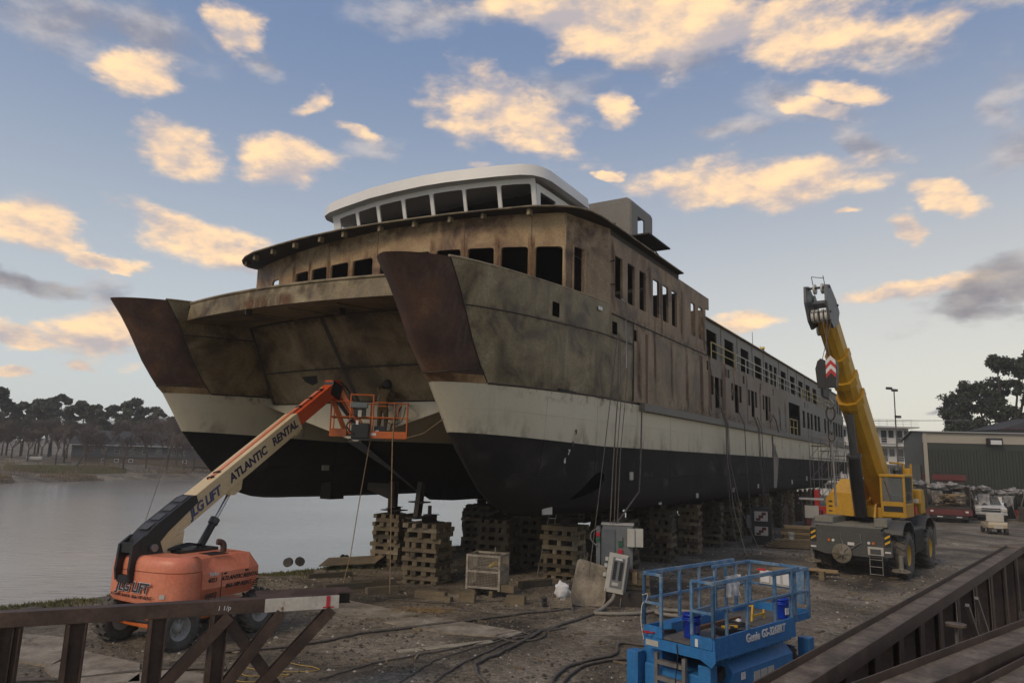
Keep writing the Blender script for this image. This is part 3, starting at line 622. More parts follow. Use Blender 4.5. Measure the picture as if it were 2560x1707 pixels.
MB().b2((10.8,.6,9.95),(19.9,.7,12.9)).build('blocking_bulkhead',dark_in,SHIP)  # added lengthwise to stop light crossing the house
# visor deck
vz=lambda t:12.93-.035*t
vo=[(9.0,7.95),(7.69,7.97),(7.36,8.11),(6.99,8.14),(6.57,7.91),(6.22,7.53),(5.93,6.99),(5.69,6.18),(5.53,4.44),(5.47,3.14),(5.54,1.1),(5.79,-.64),(6.13,-2.3),(6.43,-3.61),(6.84,-4.95),(7.29,-6.38),(7.72,-7.06),(8.11,-7.52),(8.45,-7.75),(8.88,-7.93),(9.47,-8.0),(10.19,-8.02),(18.6,-8.02),(18.6,-6.0),(20.0,-6.0),(20.0,7.8),(10.5,7.8)]
n=len(vo); vv=[(s,t,vz(t)) for s,t in vo]+[(s,t,vz(t)+.07) for s,t in vo]
MB().add(vv,[tuple(range(n))[::-1],tuple(range(n,2*n))]+[(i,(i+1)%n,n+(i+1)%n,n+i) for i in range(n)]).build('visor_deck',steel_dark,SHIP,fix=True)
MB().tube([(s-.02,t,vz(t)+.035) for s,t in vo[1:23]],.04,5).build('visor_edge',steel_bow,SHIP)
for (s,t) in ((6.25,7.4),(5.8,6.3),(5.62,5.0),(5.52,3.6),(5.55,2.2),(5.6,1.0),(5.85,-.6),(6.15,-2.0),(6.45,-3.4),(6.8,-4.6),(7.3,-6.2)):
    MB().box((s+.12,t,vz(t)-.11),(.2,.12,.22)).build('visor_bracket',steel_bow,SHIP)
# ---- wheelhouse
PH=[(10.5,5.35),(9.45,5.4),(8.79,5.32),(8.36,5.0),(8.15,4.5),(8.0,3.6),(7.8,1.85),(7.82,.4),(7.92,-.9),(8.1,-1.9),(8.37,-2.91),(8.68,-3.95),(9.0,-4.8),(9.3,-5.2),(9.7,-5.42),(10.2,-5.52),(12.07,-5.5),(13.8,-5.45)]
tl=lambda t,z:z-.03*t
def phs(t):  # front of roof outline as s(t), t from +4.9 to -5.1
    pts=[(b,a) for a,b in PH[2:15]]
    for (t1,s1),(t2,s2) in zip(pts,pts[1:]):
        if t2<=t<=t1: return s1+(s2-s1)*(t-t1)/(t2-t1)
    return pts[0][1] if t>0 else pts[-1][1]
rb=[(s,t,tl(t,15.12)) for s,t in PH]; rt=[(s+.06 if s<13 else s,t*.985,tl(t,15.60)) for s,t in PH]
mb=MB(); n=len(PH)
mb.grid([rb,rt]); mb.build('wheelhouse_roof_band',white_ph,SHIP)
mb=MB(); mb.add(rt+[(13.8,5.35,tl(5.35,15.60))],[tuple(range(n+1))]); mb.add([(s+.01,t*.998,z+.004) for s,t,z in rb]+[(13.8,5.35,tl(5.35,15.12))],[tuple(range(n+1))]); mb.build('wheelhouse_roof',white_ph,SHIP)
MB().add([rb[-1],rt[-1],(13.8,5.35,tl(5.35,15.60)),(13.8,5.35,tl(5.35,15.12))],[(0,1,2,3)]).build('wheelhouse_roof_end',white_ph,SHIP)
def php(u,z): # u=-t increasing to the right
    t=-u; f=(15.1-z)/1.75
    return Vector((phs(max(-5.0,min(4.6,t)))+.42+.45*f,t*(1-.012*f),tl(t,z)))
pw=[(4.24,3.20),(2.96,1.88),(1.66,.52),(.30,-.87),(-1.08,-2.29),(-2.47,-3.67),(-3.87,-4.92)]
wall('wheelhouse_front',white_ph,php,-4.75,5.12,12.95,15.12,[(-a-.03,-b+.03,13.3,14.93) for a,b in pw],.06,(1,0,0),.6,.07)
pr=lambda u,z:Vector((u+.2*(15.1-z)/1.75,-5.13+.03*(15.1-z),z+.15))
wall('wheelhouse_side',white_ph,pr,9.72,13.75,12.95,14.97,[(10.02,11.3,13.4,14.72),(11.5,12.6,13.4,14.5)],.06,(0,1,0),1.5,.06)
MB().b2((9.9,4.7,13.0),(13.75,4.78,14.95)).build('wheelhouse_port_side',white_ph,SHIP)
MB().b2((13.68,-5.0,13.2),(13.75,4.7,15.0)).build('wheelhouse_back',dark_in,SHIP)
MB().b2((10.6,-5.0,13.3),(10.7,4.7,14.0)).build('wheelhouse_console',dark_in,SHIP)
MB().b2((9.95,-4.95,14.82),(13.6,4.55,14.86)).build('wheelhouse_bounce_panel',dark_in,SHIP)  # dark panel added to stop light bouncing off the white roof underside
MB().b2((10.0,-4.95,13.15),(13.6,4.6,13.2)).build('wheelhouse_floor',dark_in,SHIP)
# ---- stair casing behind the wheelhouse
def case(u,z): return Vector((u,-7.0,z))
wall('casing_side',steel_grey,case,14.8,17.3,13.3,15.66,[(15.5,16.32,13.5,15.25)],.07,(0,1,0),2)
casf=lambda u,z:Vector((14.8,u,z))
wall('casing_front',steel_grey,casf,-6.999,-4.7,13.3,15.66,[(-6.25,-5.5,13.5,14.85)],.07,(1,0,0),2)
pts=[]; 
for k in range(7): a=R(15*k); pts.append((14.8,-6.75-.25*math.sin(a)+0,15.66+.001+.22*math.cos(a)))
MB().prism([(14.8,-7.0,15.665),(14.8,-6.93,15.83),(14.8,-6.78,15.93),(14.8,-4.7,15.93),(14.8,-4.7,15.665)],(2.5,0,0)).build('casing_roof',steel_grey,SHIP)
MB().b2((14.0,-8.1,13.86),(16.6,-6.9,13.92)).build('casing_step',steel_dark,SHIP)
MB().beam((16.0,-7.9,13.3),(16.0,-7.5,13.86),.05).build('casing_strut',steel_dark,SHIP)
# ---- rub rail
MB().b2((13.65,-8.02,6.49),(76.2,-7.8,6.785)).build('rub_rail',steel_grey,SHIP)
MB().tube([(13.4,-7.83,6.8),(72,-7.83,6.8)],.03,5).build('weld_seam',rust_streak,SHIP)
MB().tube([(10,-7.68,5.12),(13,-7.76,5.12),(76,-7.815,5.12)],.012,4).build('waterline_bead',cream,SHIP)
# burnt erection joint
MB().prism([(37.05,-7.806,6.48),(39.2,-7.806,4.95),(39.1,-7.806,4.6),(38.3,-7.806,3.0),(37.1,-7.806,3.0),(37.5,-7.806,5.2)],(0,.003,0)).build('joint_patch',mat('joint_primer',[(.3,(.10,.075,.06)),(.7,(.22,.20,.18))],scale=1.2,rough=.7,stretch=(1,1,.3)),SHIP)
MB().tube([(37.45,-7.81,6.46),(37.2,-7.81,3.0)],.05,5).build('weld_seam',weld,SHIP)
# anodes, lettering, thruster
for (s,t,z,w_,h_) in ((12.8,-7.79,3.95,.3,.3),(20.9,-7.79,2.98,.28,.22),(27.3,-7.81,3.1,.3,.25),(33.0,-7.81,3.2,.3,.25),(43.5,-7.81,3.3,.4,.3),(49.5,-7.81,3.5,.4,.35),(16.4,-7.6,2.78,.3,.1)):
    MB().box((s,t,z),(w_,.05,h_),None,0,.012).build('hull_anode',panel_lt,SHIP)
def onhull(t0,side,z0,s): return hullpt(t0,side,z0,s-sstem(z0))
p=onhull(-6.24,-1,2.85,7.6)
MB().box(p+Vector((-.04,-.06,0)),(.4,.05,.24),None,R(-25),.012).build('hull_anode',panel_lt,SHIP)
p=onhull(6.24,-1,3.9,9.3); MB().box(p+Vector((0,-.02,0)),(.4,.05,.22),None,0,.012).build('hull_anode',panel_lt,SHIP)
MB().b2((9.1,4.3,2.6),(9.9,4.9,3.3)).build('hull_fitting',black_hull,SHIP)
for ch,z in (('9',5.55),('8',5.23),('7',4.89),('6',4.56)):
    zz=z; s=7.75+(z-4.55)*.55; a=onhull(-6.24,-1,zz,s); b=onhull(-6.24,-1,zz,s+.1); c=onhull(-6.24,-1,zz+.1,s)
    text('draft_mark',ch,.24,blackletter if z>5.2 else whitep,SHIP,frame(a+Vector((-.01,-.035,0)),b-a,c-a),ext=.004,bold=.006)
mb=MB(); c=Vector((9.95,-7.70,3.68)); ring=[]
for k in range(24):
    a=2*math.pi*k/24; ring.append(c+Vector((.75*math.cos(a)+.28*math.sin(a),0,.44*math.sin(a))))
tear=[(8.45,3.18),(9.1,3.28),(9.9,3.42),(10.4,3.6),(10.62,3.85),(10.6,4.02),(10.4,4.14),(10.1,4.1),(9.7,3.9),(9.2,3.6)]
for (a,b) in [(0,0)]:
    tp=[onhull(-6.24,-1,z,s)+Vector((0,-.012,0)) for s,z in tear]; mb.add([tuple(p) for p in tp]+[tuple(p+Vector((0,.3,0))) for p in tp],[tuple(range(10))]+[(i,(i+1)%10,10+(i+1)%10,10+i) for i in range(10)])
mb.build('thruster_tunnel_shade',opening_shade_m,SHIP)  # black patch on the shell, painted as the tunnel's shaded inside
for (s,z,w_,h_) in ((6.6,9.28,.42,.45),(11.18,9.44,.4,.46)):
    a=onhull(-6.24,-1,z-.058*min(s,10),s); MB().box(a+Vector((0,-.012,0)),(w_,.02,h_)).build('freeing_port_shade',opening_shade_m,SHIP)  # black box on the plating, painted as the shade inside a port
# railings of the upper deck
def railing(a,b,m,step=2.35,z0=9.95,zt=10.72,t=-7.86):
    mb=MB(); mb.tube([(a,t,zt),(b,t,zt)],.035,6); mb.tube([(a,t,(z0+zt)/2-.05),(b,t,(z0+zt)/2-.05)],.028,6)
    n=max(1,round((b-a)/step))
    for k in range(n+1): x=a+(b-a)*k/n; mb.tube([(x,t,z0-.15),(x,t,zt)],.035,6)
    return mb.build('railing',m,SHIP)
railing(23.4,28.0,yel_rail); railing(28.4,39.0,white_rail); railing(39.5,48.2,white_rail); railing(48.6,58.5,yel_rail); railing(60.5,66.5,yel_rail)
railing(43.4,46.2,yel_rail,1.4,6.85,7.95,-7.83)
MB().box((9.8,-7.84,9.9),(.3,.05,.14),None,0,.02).build('tape_patch',whitep,SHIP)
for s,t,h in ((66,0,6.8),(74,1,6.5)): MB().tube([(s,t,11.9),(s+.02,t,11.9+h)],.035,5).build('whip_antenna',steelpipe,SHIP)

# ---- burn marks beside the welds, rust running down from them
def hull_band(name,m,t0,side,zc,half,d0,d1,smax,fades=(0,1,0),off=.006,asym=None,n=22):
    zs=[zc-half,zc,zc+half] if asym is None else [zc+a for a in asym]
    rows=[[hullpt(t0,side,z,d0+(d1-d0)*k/n,smax)+Vector((-.004,side*off,0)) for k in range(n+1)] for z in zs]
    stain(name,m,rows,fades,SHIP)
for t0 in (-6.24,6.24):
    for side,d1,smax in ((-1,13,13.0),(1,13,13.0)):
        inner=(side>0)==(t0<0); d1=4.5 if inner else 13.; smax=6.15 if inner else 13.0
        hull_band('scorch_mark',scorch_shade_m,t0,side,8.5,.28,1.3,d1,smax)
        hull_band('scorch_mark',scorch_shade_m,t0,side,6.52,.3,1.3,d1,smax,asym=(-.02,.05,.55),fades=(.9,1,0))
        hull_band('burn_mark',burn_m,t0,side,6.5,.3,.9,d1,smax,asym=(-.30,-.10,0),fades=(0,.8,1))
        # vertical seam of the nose
        rows=[[hullpt(t0,side,6.6+3.0*k/10,d,smax)+Vector((-.004,side*.007,0)) for k in range(11)] for d in (1.05,1.35,1.75)]
        stain('scorch_mark',scorch_shade_m,rows,(0,1,0),SHIP)
for f0,f1,t_a,t_b in ((0,1,-4.9,-4.3),(0,1,4.9,4.3)):
    rows=[[wallpt(t_a+(t_b-t_a)*q,k/8)-Vector((.01,0,0)) for k in range(9)] for q in (0,.35,1)]; stain('scorch_mark',scorch_shade_m,rows,(1,.9,0),SHIP)
for fc,h in ((.595,.07),(0.03,.09),(.97,.1)):
    rows=[[wallpt(t,max(0,min(1,fc+q*h)))-Vector((.012,0,0)) for t in ts] for q in (-1,0,1)]; stain('scorch_mark',scorch_shade_m,rows,(0,1,0),SHIP)
rows=[[wallpt(.35-.5*f+q*.35,f)-Vector((.013,0,0)) for f in [k/8 for k in range(9)]] for q in (-1,0,1)]; stain('scorch_mark',scorch_shade_m,rows,(0,1,0),SHIP)
rows=[[(1.5+.022*t*t-.012-.08*q,t,9.66-.6*q) for t in tf] for q in (0,.35,.8)]; stain('scorch_mark',scorch_shade_m,rows,(1,.8,0),SHIP)
rows=[[(1.5+.022*t*t-.014-.08*q,t,9.66-.6*q) for t in [-1.5+3*k/12 for k in range(13)]] for q in (.3,.7,1)]; stain('rust_mark',rustrun_m,rows,(0,1,1),SHIP)
# visor shade painted on the house walls, rust between the windows
rows=[[fpt(t,z)-Vector((.008,0,0)) for t in [-7.1+14.8*k/40 for k in range(41)]] for z in (12.94,12.6,12.15)]; stain('visor_shade_band',scorch_shade_m,rows,(1,.75,0),SHIP)
for a in (-6.07,-4.93,-3.75,-2.56,1.18,2.4,3.53,4.62):
    rows=[[fpt(a+q,z)-Vector((.009,0,0)) for z in (10.2,10.8,11.4,12.0,12.4)] for q in (-.12,0,.12)]; stain('rust_mark',rustrun_m,rows,(.4,1,.4),SHIP)
rows=[[sp(q,z)+Vector((0,-.008,0)) for z in (9.6,10.5,11.5,12.5,13.1)] for q in (.0,.5,.95)]; stain('visor_shade_band',scorch_shade_m,rows,([.2,.3,.5,.9,1],[.1,.2,.4,.9,1],[.1,.1,.3,.8,1]),SHIP,False)  # dark upper part painted as the visor's shade on the quarter wall
for (a,w_,z0,z1) in ((13.6,.7,9.9,6.8),(15.4,.4,9.9,7.6),(17.5,.5,9.9,7.2),(19.6,.6,9.9,6.85),(21.9,.8,9.85,6.85),(23.4,.5,9.9,6.9),(25.6,.9,9.9,6.9),(28.0,.4,9.9,7.5),(30.9,.5,9.9,6.9),(34.2,.5,9.6,7.0),(36.9,.6,9.2,6.85),(40.0,1.0,8.6,6.85),(42.0,.8,9.2,6.85)):
    rows=[[(a+q*w_/2,-7.807,z0+(z1-z0)*k/5) for k in range(6)] for q in (-1,0,1)]; stain('rust_mark',rustrun_m,rows,(0,1,0),SHIP)
for (a,w_,z0,z1) in ((11.0,.5,12.9,10),(14.8,.5,12.9,11.2),(18.9,.8,12.9,10.0),(22.4,.5,12.4,10),(16.2,.4,12.3,10)):
    rows=[[(a+q*w_/2,-7.808,z0+(z1-z0)*k/5) for k in range(6)] for q in (-1,0,1)]; stain('rust_mark',rustrun_m,rows,(0,1,0),SHIP)
rows=[[(10.9+12.3*k/16,-7.809,z) for k in range(17)] for z in (9.65,9.95,10.3)]; stain('scorch_mark',scorch_shade_m,rows,(0,1,0),SHIP)
rows=[[(13.1+30*k/24,-7.808,z) for k in range(25)] for z in (6.8,6.95,7.5)]; stain('burn_mark',burn_m,rows,(1,.9,0),SHIP)
for (a,w_,z0,z1) in ((38.2,.9,6.45,5.0),(40.5,.5,6.45,5.6),(43.5,1.2,6.45,5.2),(47,.6,6.45,5.4)):
    rows=[[(a+q*w_/2,-7.806,z0+(z1-z0)*k/5) for k in range(6)] for q in (-1,0,1)]; stain('rust_mark',burn_m,rows,(0,1,0),SHIP)

# plate seams of the painted shell
for t0 in (-6.24,6.24):
    for side in (-1,1):
        for d in (3.2,6.6,10.2,14.0,18.5,23.5,28.5,33.5,44,50,56,62,68):
            MB().tube([hullpt(t0,side,z,d+3.25-sstem(z))+Vector((0,side*.001,0)) for z in (2.9,3.3,4,4.6,5.25)],.009,4).build('plate_seam',black_hull,SHIP)
            MB().tube([hullpt(t0,side,z,d+3.25-sstem(z))+Vector((0,side*.001,0)) for z in (5.3,5.7,6.1,6.48)],.008,4).build('plate_seam',cream,SHIP)
        MB().tube([hullpt(t0,side,3.9,d)+Vector((0,side*.001,0)) for d in DEL if d>.3],.009,4).build('plate_seam',black_hull,SHIP)
        MB().tube([hullpt(t0,side,5.9,d)+Vector((0,side*.001,0)) for d in DEL if d>.3],.007,4).build('plate_seam',cream,SHIP)
grime_m=stain_mat('waterline_grime',(.2,.17,.13),.50,.85,1.6,(1,1,.5)); scuff_m=stain_mat('hull_scuff',(.085,.075,.068),.50,.72,1.3,(.6,1,1))
for t0,side in ((-6.24,-1),(6.24,-1)):
    dl=[d for d in DEL if d<70]
    stain('waterline_grime',grime_m,[[hullpt(t0,side,z,d)+Vector((-.003,side*.004,0)) for d in dl] for z in (5.27,5.5,6.0)],(1,.6,0),SHIP)
    stain('hull_scuff',scuff_m,[[hullpt(t0,side,z,d)+Vector((-.003,side*.004,0)) for d in dl] for z in (2.95,3.6,4.4,5.2)],(.3,.8,.7,.2),SHIP)
# ================================================================ cribs
def ship2w(s,t,z=0.):
    a=R(90-31.82); return Vector((-8.68+s*math.cos(a)-t*math.sin(a),21.28+s*math.sin(a)+t*math.cos(a),z))
CRA=R(90-31.82)
_tim={}
def timber_mesh(l,w,h,m,seed):
    k=(round(l,2),round(w,3),round(h,3),m.name,seed)
    if k not in _tim:
        mb=MB(); mb.box((0,0,0),(l,w,h),None,0,.012); me=mb.mesh('timber'); me.materials.append(m); _tim[k]=me
    return _tim[k]
crib_n=0
def crib(s,t,h,size=1.2,rot=0.,parts=True,label=None,m=timber,pitch=.165,topbeam=True,world=None):
    global crib_n; crib_n+=1
    loc=world or ship2w(s,t)
    c=thing('crib_stack',label or 'tower of crossed timbers under the hull',"crib",(loc[0],loc[1],-.02),CRA+rot,'timber cribs carrying the ship')
    rnd=random.Random(crib_n)
    items=[]; zc=0.; k=0
    while zc<h-.1:
        pt=rnd.choice((.14,.16,.165,.19)); z=zc+pt/2; zc+=pt; xdir=k%2==0; k+=1
        cnt=rnd.choice((3,4,4)) if k>1 else 4
        for q in range(cnt):
            off=(-.5+q/(cnt-1))*(size-.2)+rnd.uniform(-.05,.05); l=size+rnd.choice((-.1,0,0,.05,.1,.2)) ; sh=rnd.uniform(-.06,.06)
            items.append(((sh,off,z,0.) if xdir else (off,sh,z,math.pi/2))+(l,rnd.uniform(.14,.23),pt))
    if parts:
        for x,y,z,a,l,w,pt in items:
            o=bpy.data.objects.new('timber',timber_mesh(round(l,1),round(w,2),pt-.004,rnd.choice((m,m,timber,timber_dark,timber_pale if m is timber else m)),rnd.randint(0,1))); COL.objects.link(o); o.parent=c; o.location=(x,y,z); o.rotation_euler=(0,0,a+rnd.uniform(-.02,.02))
    else:
        mb=MB()
        for x,y,z,a,l,w,pt in items: mb.box((x,y,z),(l,w,pt-.004),None,a)
        mb.build('timber_stack',m,c)
    zt=zc
    if topbeam:
        MB().ibeam((-size*.45,0,zt+.13),(size*.45,0,zt+.13),.22,.26,.025,.02).build('cap_beam',steel_dark,c)
        MB().box((0,0,zt+.275),(.4,.35,.03)).build('cap_plate',steel_dark,c)
        top=(2.7 if abs(t)>3 else 2.72)
        if top-zt-.29>.05: MB().cyl((0,0,zt+.29),(0,0,top),.07).build('jack_post',steel_dark,c)
    return c
crib(10.7,2.1,2.12,1.25,R(12),True,'timber crib nearest the water, leftmost of all under the bows')
crib(8.25,-1.7,2.14,1.3,R(10),True,'foremost timber crib, standing just right of the leftmost one')
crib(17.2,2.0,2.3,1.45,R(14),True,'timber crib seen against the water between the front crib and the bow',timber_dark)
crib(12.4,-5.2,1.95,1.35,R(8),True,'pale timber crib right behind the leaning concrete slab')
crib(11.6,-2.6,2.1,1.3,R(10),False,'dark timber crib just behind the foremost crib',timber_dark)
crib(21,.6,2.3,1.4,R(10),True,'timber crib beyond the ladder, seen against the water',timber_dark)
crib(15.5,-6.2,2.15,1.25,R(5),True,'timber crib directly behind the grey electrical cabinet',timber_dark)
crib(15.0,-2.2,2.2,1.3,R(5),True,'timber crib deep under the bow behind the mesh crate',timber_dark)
k=0
ords=['second','third','fourth','fifth','sixth','seventh','eighth','ninth','tenth','eleventh','twelfth']
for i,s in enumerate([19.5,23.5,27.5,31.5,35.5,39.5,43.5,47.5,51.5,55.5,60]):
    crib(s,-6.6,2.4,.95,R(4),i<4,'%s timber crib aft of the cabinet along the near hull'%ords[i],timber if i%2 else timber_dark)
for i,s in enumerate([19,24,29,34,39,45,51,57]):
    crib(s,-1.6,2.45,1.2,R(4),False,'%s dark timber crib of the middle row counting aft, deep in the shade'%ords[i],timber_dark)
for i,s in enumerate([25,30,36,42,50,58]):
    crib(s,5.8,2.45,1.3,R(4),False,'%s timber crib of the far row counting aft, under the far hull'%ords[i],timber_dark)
# steel struts from the bow down to the front cribs
a=ship2w(10.7,2.1); st=thing('steel_strut','dark steel strut between the far hull and the leftmost crib','strut',(a.x,a.y,0),CRA)
MB().ibeam((0,.1,2.0),(0,.1,3.4),.3,.3,up=(1,0,0)).build('strut_web',steel_dark,st); MB().box((0,0,2.22),(.7,.9,.04)).build('strut_plate',steel_dark,st); MB().prism([(-.1,.1,2.62),(-.1,1.5,3.0),(-.1,1.5,3.3),(-.1,.1,3.3)],(.2,0,0)).build('strut_bracket',steel_dark,st)
a=ship2w(8.9,-.6); st=thing('steel_strut','dark steel post standing on the foremost crib under the centre keel','strut',(a.x,a.y,0),CRA)
MB().ibeam((0,0,2.2),(0.2,0,3.5),.22,.25,up=(1,0,0)).build('strut_web',steel_dark,st); MB().box((0,0,2.16),(.8,.5,.05)).build('strut_plate',steel_dark,st); MB().box((.1,0,2.75),(.5,.7,.05)).build('strut_flange',steel_dark,st)
# ================================================================ loose yard things
def wood(name,label,cat,p,q,w,h,m=timber,z=0.,group=None):
    p=Vector((p[0],p[1],z+h/2));q=Vector((q[0],q[1],z+h/2)); c=(p+q)/2; ang=math.atan2(q.y-p.y,q.x-p.x)
    t=thing(name,label,cat,(c.x,c.y,0),ang,group)
    MB().box((0,0,z+h/2),((q-p).length,w,h),None,0,.012).build('baulk',m,t); return t
G_='loose timbers lying on the yard'
wood('loose_timber','dark square timber on the ground nearest the hanging rope','timber',(-6.0,24.9),(-4.6,25.9),.25,.22,timber_dark,0,G_)
wood('loose_timber','long dark timber behind the one by the hanging rope','timber',(-5.4,26.0),(-3.9,26.6),.22,.2,timber_dark,0,G_)
wood('loose_timber','short timber with pale cut end before the foremost crib','timber',(-4.55,24.6),(-3.6,25.2),.25,.22,timber,0,G_)
wood('loose_timber','timber lying furthest left beyond the boom lift','timber',(-7.2,27.3),(-5.8,28.2),.2,.18,timber_dark,0,G_)
wood('loose_timber','weathered timber with a fresh end left of the mesh crate','timber',(-2.9,24.4),(-1.9,24.1),.28,.24,timber,0,G_)
wood('loose_timber','flat board on top of the timbers by the mesh crate','timber',(-2.6,24.2),(-1.7,23.8),.22,.14,timber,.0,G_)
wood('loose_timber','short block at the left foot of the mesh crate','timber',(-1.45,23.85),(-.95,23.75),.28,.3,timber,0,G_)
wood('loose_timber','short block at the right foot of the mesh crate','timber',(.05,23.75),(.62,23.6),.28,.26,timber,0,G_)
wood('loose_timber','upper block leaning on the mesh crate corner','timber',(-.25,24.7),(.3,24.4),.2,.22,timber,.2,G_)
wood('loose_timber','timber lying in the dark right of the mesh crate','timber',(.5,26.3),(1.6,27.2),.25,.25,timber_dark,0,G_)
wood('loose_timber','pale plank lying flat in the middle of the gravel','timber',(-2.45,17.65),(-.3,18.85),.24,.03,mat('grey_plank',[(.35,(.24,.21,.15)),(.65,(.36,.325,.25))],scale=3,rough=.85,stretch=(1,5,5)),.01,G_)
# plywood sheet propped on blocks by the shore
t=thing('plywood_sheet','bent plywood sheet propped on blocks near the shoreline','plywood',(-6.3,30.2,0),R(20))
MB().prism([(-1.3,-.7,.18),(.9,-.6,.22),(1.5,.3,.42),(1.1,.6,.35),(-.8,.6,.3)],(0,0,.03)).build('sheet',timber,t); MB().box((-.3,0,.1),(.2,1.0,.18)).build('block',timber_dark,t); MB().box((.8,0,.1),(.2,1.0,.2)).build('block',timber_dark,t)
for i,(x,y,l) in enumerate(((-9.0,30.9,'left'),(-8.6,31.2,'middle'),(-7.0,32.3,'right'))):
    t=thing('mooring_spool','small round spool at the water edge, %s one of three'%l,'spool',(x,y,-.15),R(30*i),'spools at the water edge')
    MB().cyl((0,-.09,.2),(0,.09,.2),.12,n=14).build('drum',rubber,t)
    for s in (-1,1): MB().cyl((0,s*.09,.2),(0,s*.12,.2),.18,n=16).build('flange',rubber_dust,t)
# concrete strips sunk in the gravel
def slab(label,poly,z=.02,th=.05):
    c=Vector((sum(p[0] for p in poly)/len(poly),sum(p[1] for p in poly)/len(poly),0)); t=thing('concrete_strip',label,'concrete',(c.x,c.y,0),0,'concrete strips sunk in the gravel')
    MB().prism([(p[0]-c.x,p[1]-c.y,z-th) for p in poly],(0,0,th+.02)).build('slab_panel',concrete,t)
slab('long pale concrete strip crossing the gravel below the cribs',[(-6.9,23.6),(-5.0,23.5),(-2.3,21.6),(-3.9,21.0),(-6.0,21.9)])
slab('pale concrete strip nearest the coiled cables',[(-2.6,21.2),(-2.2,21.5),(.5,19.9),(.1,19.25),(-1.5,19.6),(-3.3,20.6)])
slab('cracked concrete slab behind the left trestle legs',[(-12.5,18.6),(-10.2,18.1),(-9.6,17.2),(-9.4,15.9),(-11.2,16.5),(-12.9,17.4)])
slab('broken concrete slab low between the trestle posts',[(-9.3,17.0),(-7.7,16.2),(-7.1,15.0),(-8.3,14.6),(-9.4,15.7)])
slab('concrete piece below the boom lift wheels',[(-7.4,16.0),(-5.6,15.4),(-5.3,14.2),(-6.6,14.1),(-7.3,14.9)])
# mesh crate
t=thing('mesh_crate','rusty white wire mesh crate with yellow gear inside','crate',(-.62,25.15,.22),R(-17))
w_,d_,h_=1.12,.95,1.12
mc=mat('crate_frame',[(.3,(.16,.13,.10)),(.6,(.32,.29,.24)),(.8,(.16,.07,.03))],scale=5,rough=.7)
for (x,y) in ((-1,-1),(1,-1),(1,1),(-1,1)): MB().b2((x*w_/2-.035,y*d_/2-.035,0),(x*w_/2+.035,y*d_/2+.035,h_)).build('corner_post',mc,t)
for z in (.08,.58,h_-.04):
    for y in (-1,1): MB().b2((-w_/2+.036,y*d_/2-.025,z-.035),(w_/2-.036,y*d_/2+.025,z+.035)).build('cross_rail',mc,t)
    for x in (-1,1): MB().b2((x*w_/2-.024,-d_/2+.036,z-.034),(x*w_/2+.024,d_/2-.036,z+.034)).build('cross_rail',mc,t)
for y in (-1,1):
    mb=MB()
    for k in range(21): x=-w_/2+.05+(w_-.1)*k/20; mb.beam((x,y*d_/2,.1),(x,y*d_/2,h_-.06),.008)
    for k in range(20): z=.1+(h_-.16)*k/19; mb.beam((-w_/2,y*d_/2,z),(w_/2,y*d_/2,z),.008)
    mb.build('wire_mesh',mc,t)
for x in (-1,1):
    mb=MB()
    for k in range(18): y=-d_/2+.05+(d_-.1)*k/17; mb.beam((x*w_/2,y,.1),(x*w_/2,y,h_-.06),.008)
    for k in range(20): z=.1+(h_-.16)*k/19; mb.beam((x*w_/2,-d_/2,z),(x*w_/2,d_/2,z),.008)
    mb.build('wire_mesh',mc,t)
MB().b2((-w_/2,-d_/2,.02),(w_/2,d_/2,.06)).build('floor_plate',steel_dark,t)
MB().box((.0,.1,.3),(.7,.6,.45),None,0,.05).build('scrap_load',timber_dark,t)
MB().tube(smoothpath([(.15,-.3,.72),(.35,-.2,.86),(.5,.1,.8),(.3,.3,.74),(.1,.0,.7)]),.06,6).build('yellow_hose_load',flat('yellow_hose',(.55,.38,.03),.6),t)
for x in (-.3,.3): MB().box((x,-.2,-.11),(.12,.7,.2)).build('foot_block',timber,t)
MB().cyl((.15,.3,h_),(.15,.3,h_+.16),.02).build('lifting_eye',steelpipe,t)
# ---- electrical island
t=thing('electrical_cabinet','tall grey electrical cabinet with red and green sockets on a timber stack','cabinet',(3.62,24.4,0),R(-10))
MB().box((0,.18,1.72),(.98,.5,1.42),None,0,.015).build('cabinet_body',panel_grey,t)
MB().box((-.3,-.1,1.66),(.44,.05,1.28),None,0,.01).build('cabinet_door',flat('cabinet_dark',(.115,.125,.135),.4),t)
MB().box((0,.2,2.45),(1.06,.6,.05),None,0,.01).build('cabinet_lid',panel_lt,t)
MB().box((.44,-.15,2.06),(.24,.36,.56),None,R(0),.012).build('meter_box',panel_lt,t)
MB().box((.7,-.1,2.06),(.26,.34,.56),None,R(0),.012).build('meter_box',panel_lt,t)
gsock=flat('green_socket',(.02,.11,.05),.5); rsock=flat('red_socket',(.45,.015,.03),.4)
for k,(z,m_) in enumerate(((2.0,panel_grey),(1.83,gsock),(1.6,rsock),(1.4,gsock),(1.18,rsock))): MB().box((.10,-.1,z),(.14,.07,.14),None,0,.01).build('socket',m_,t)
MB().box((-.62,.1,1.72),(.14,.4,1.3),None,0,.01).build('side_box',panel_grey,t)
MB().box((-.63,-.12,2.12),(.13,.06,.13),None,0,.01).build('socket',rsock,t); MB().box((-.63,-.12,1.95),(.13,.06,.13),None,0,.01).build('socket',gsock,t)
MB().tube(smoothpath([(-.62,-.1,2.3),(-.82,-.1,2.2),(-.86,-.1,1.95),(-.66,-.12,1.75)]),.025,6).build('loop_cable',steelpipe,t)
for k in range(5): MB().box((.25+.02*(k%2),.25,.1+.19*k),(1.5,.9 if k%2 else .8,.185),None,R(4*(k%3)),.012).build('support_timber',timber,t)
MB().box((.55,-.18,.82),(.16,.12,.4),None,0,.01).build('support_block',timber_new,t)
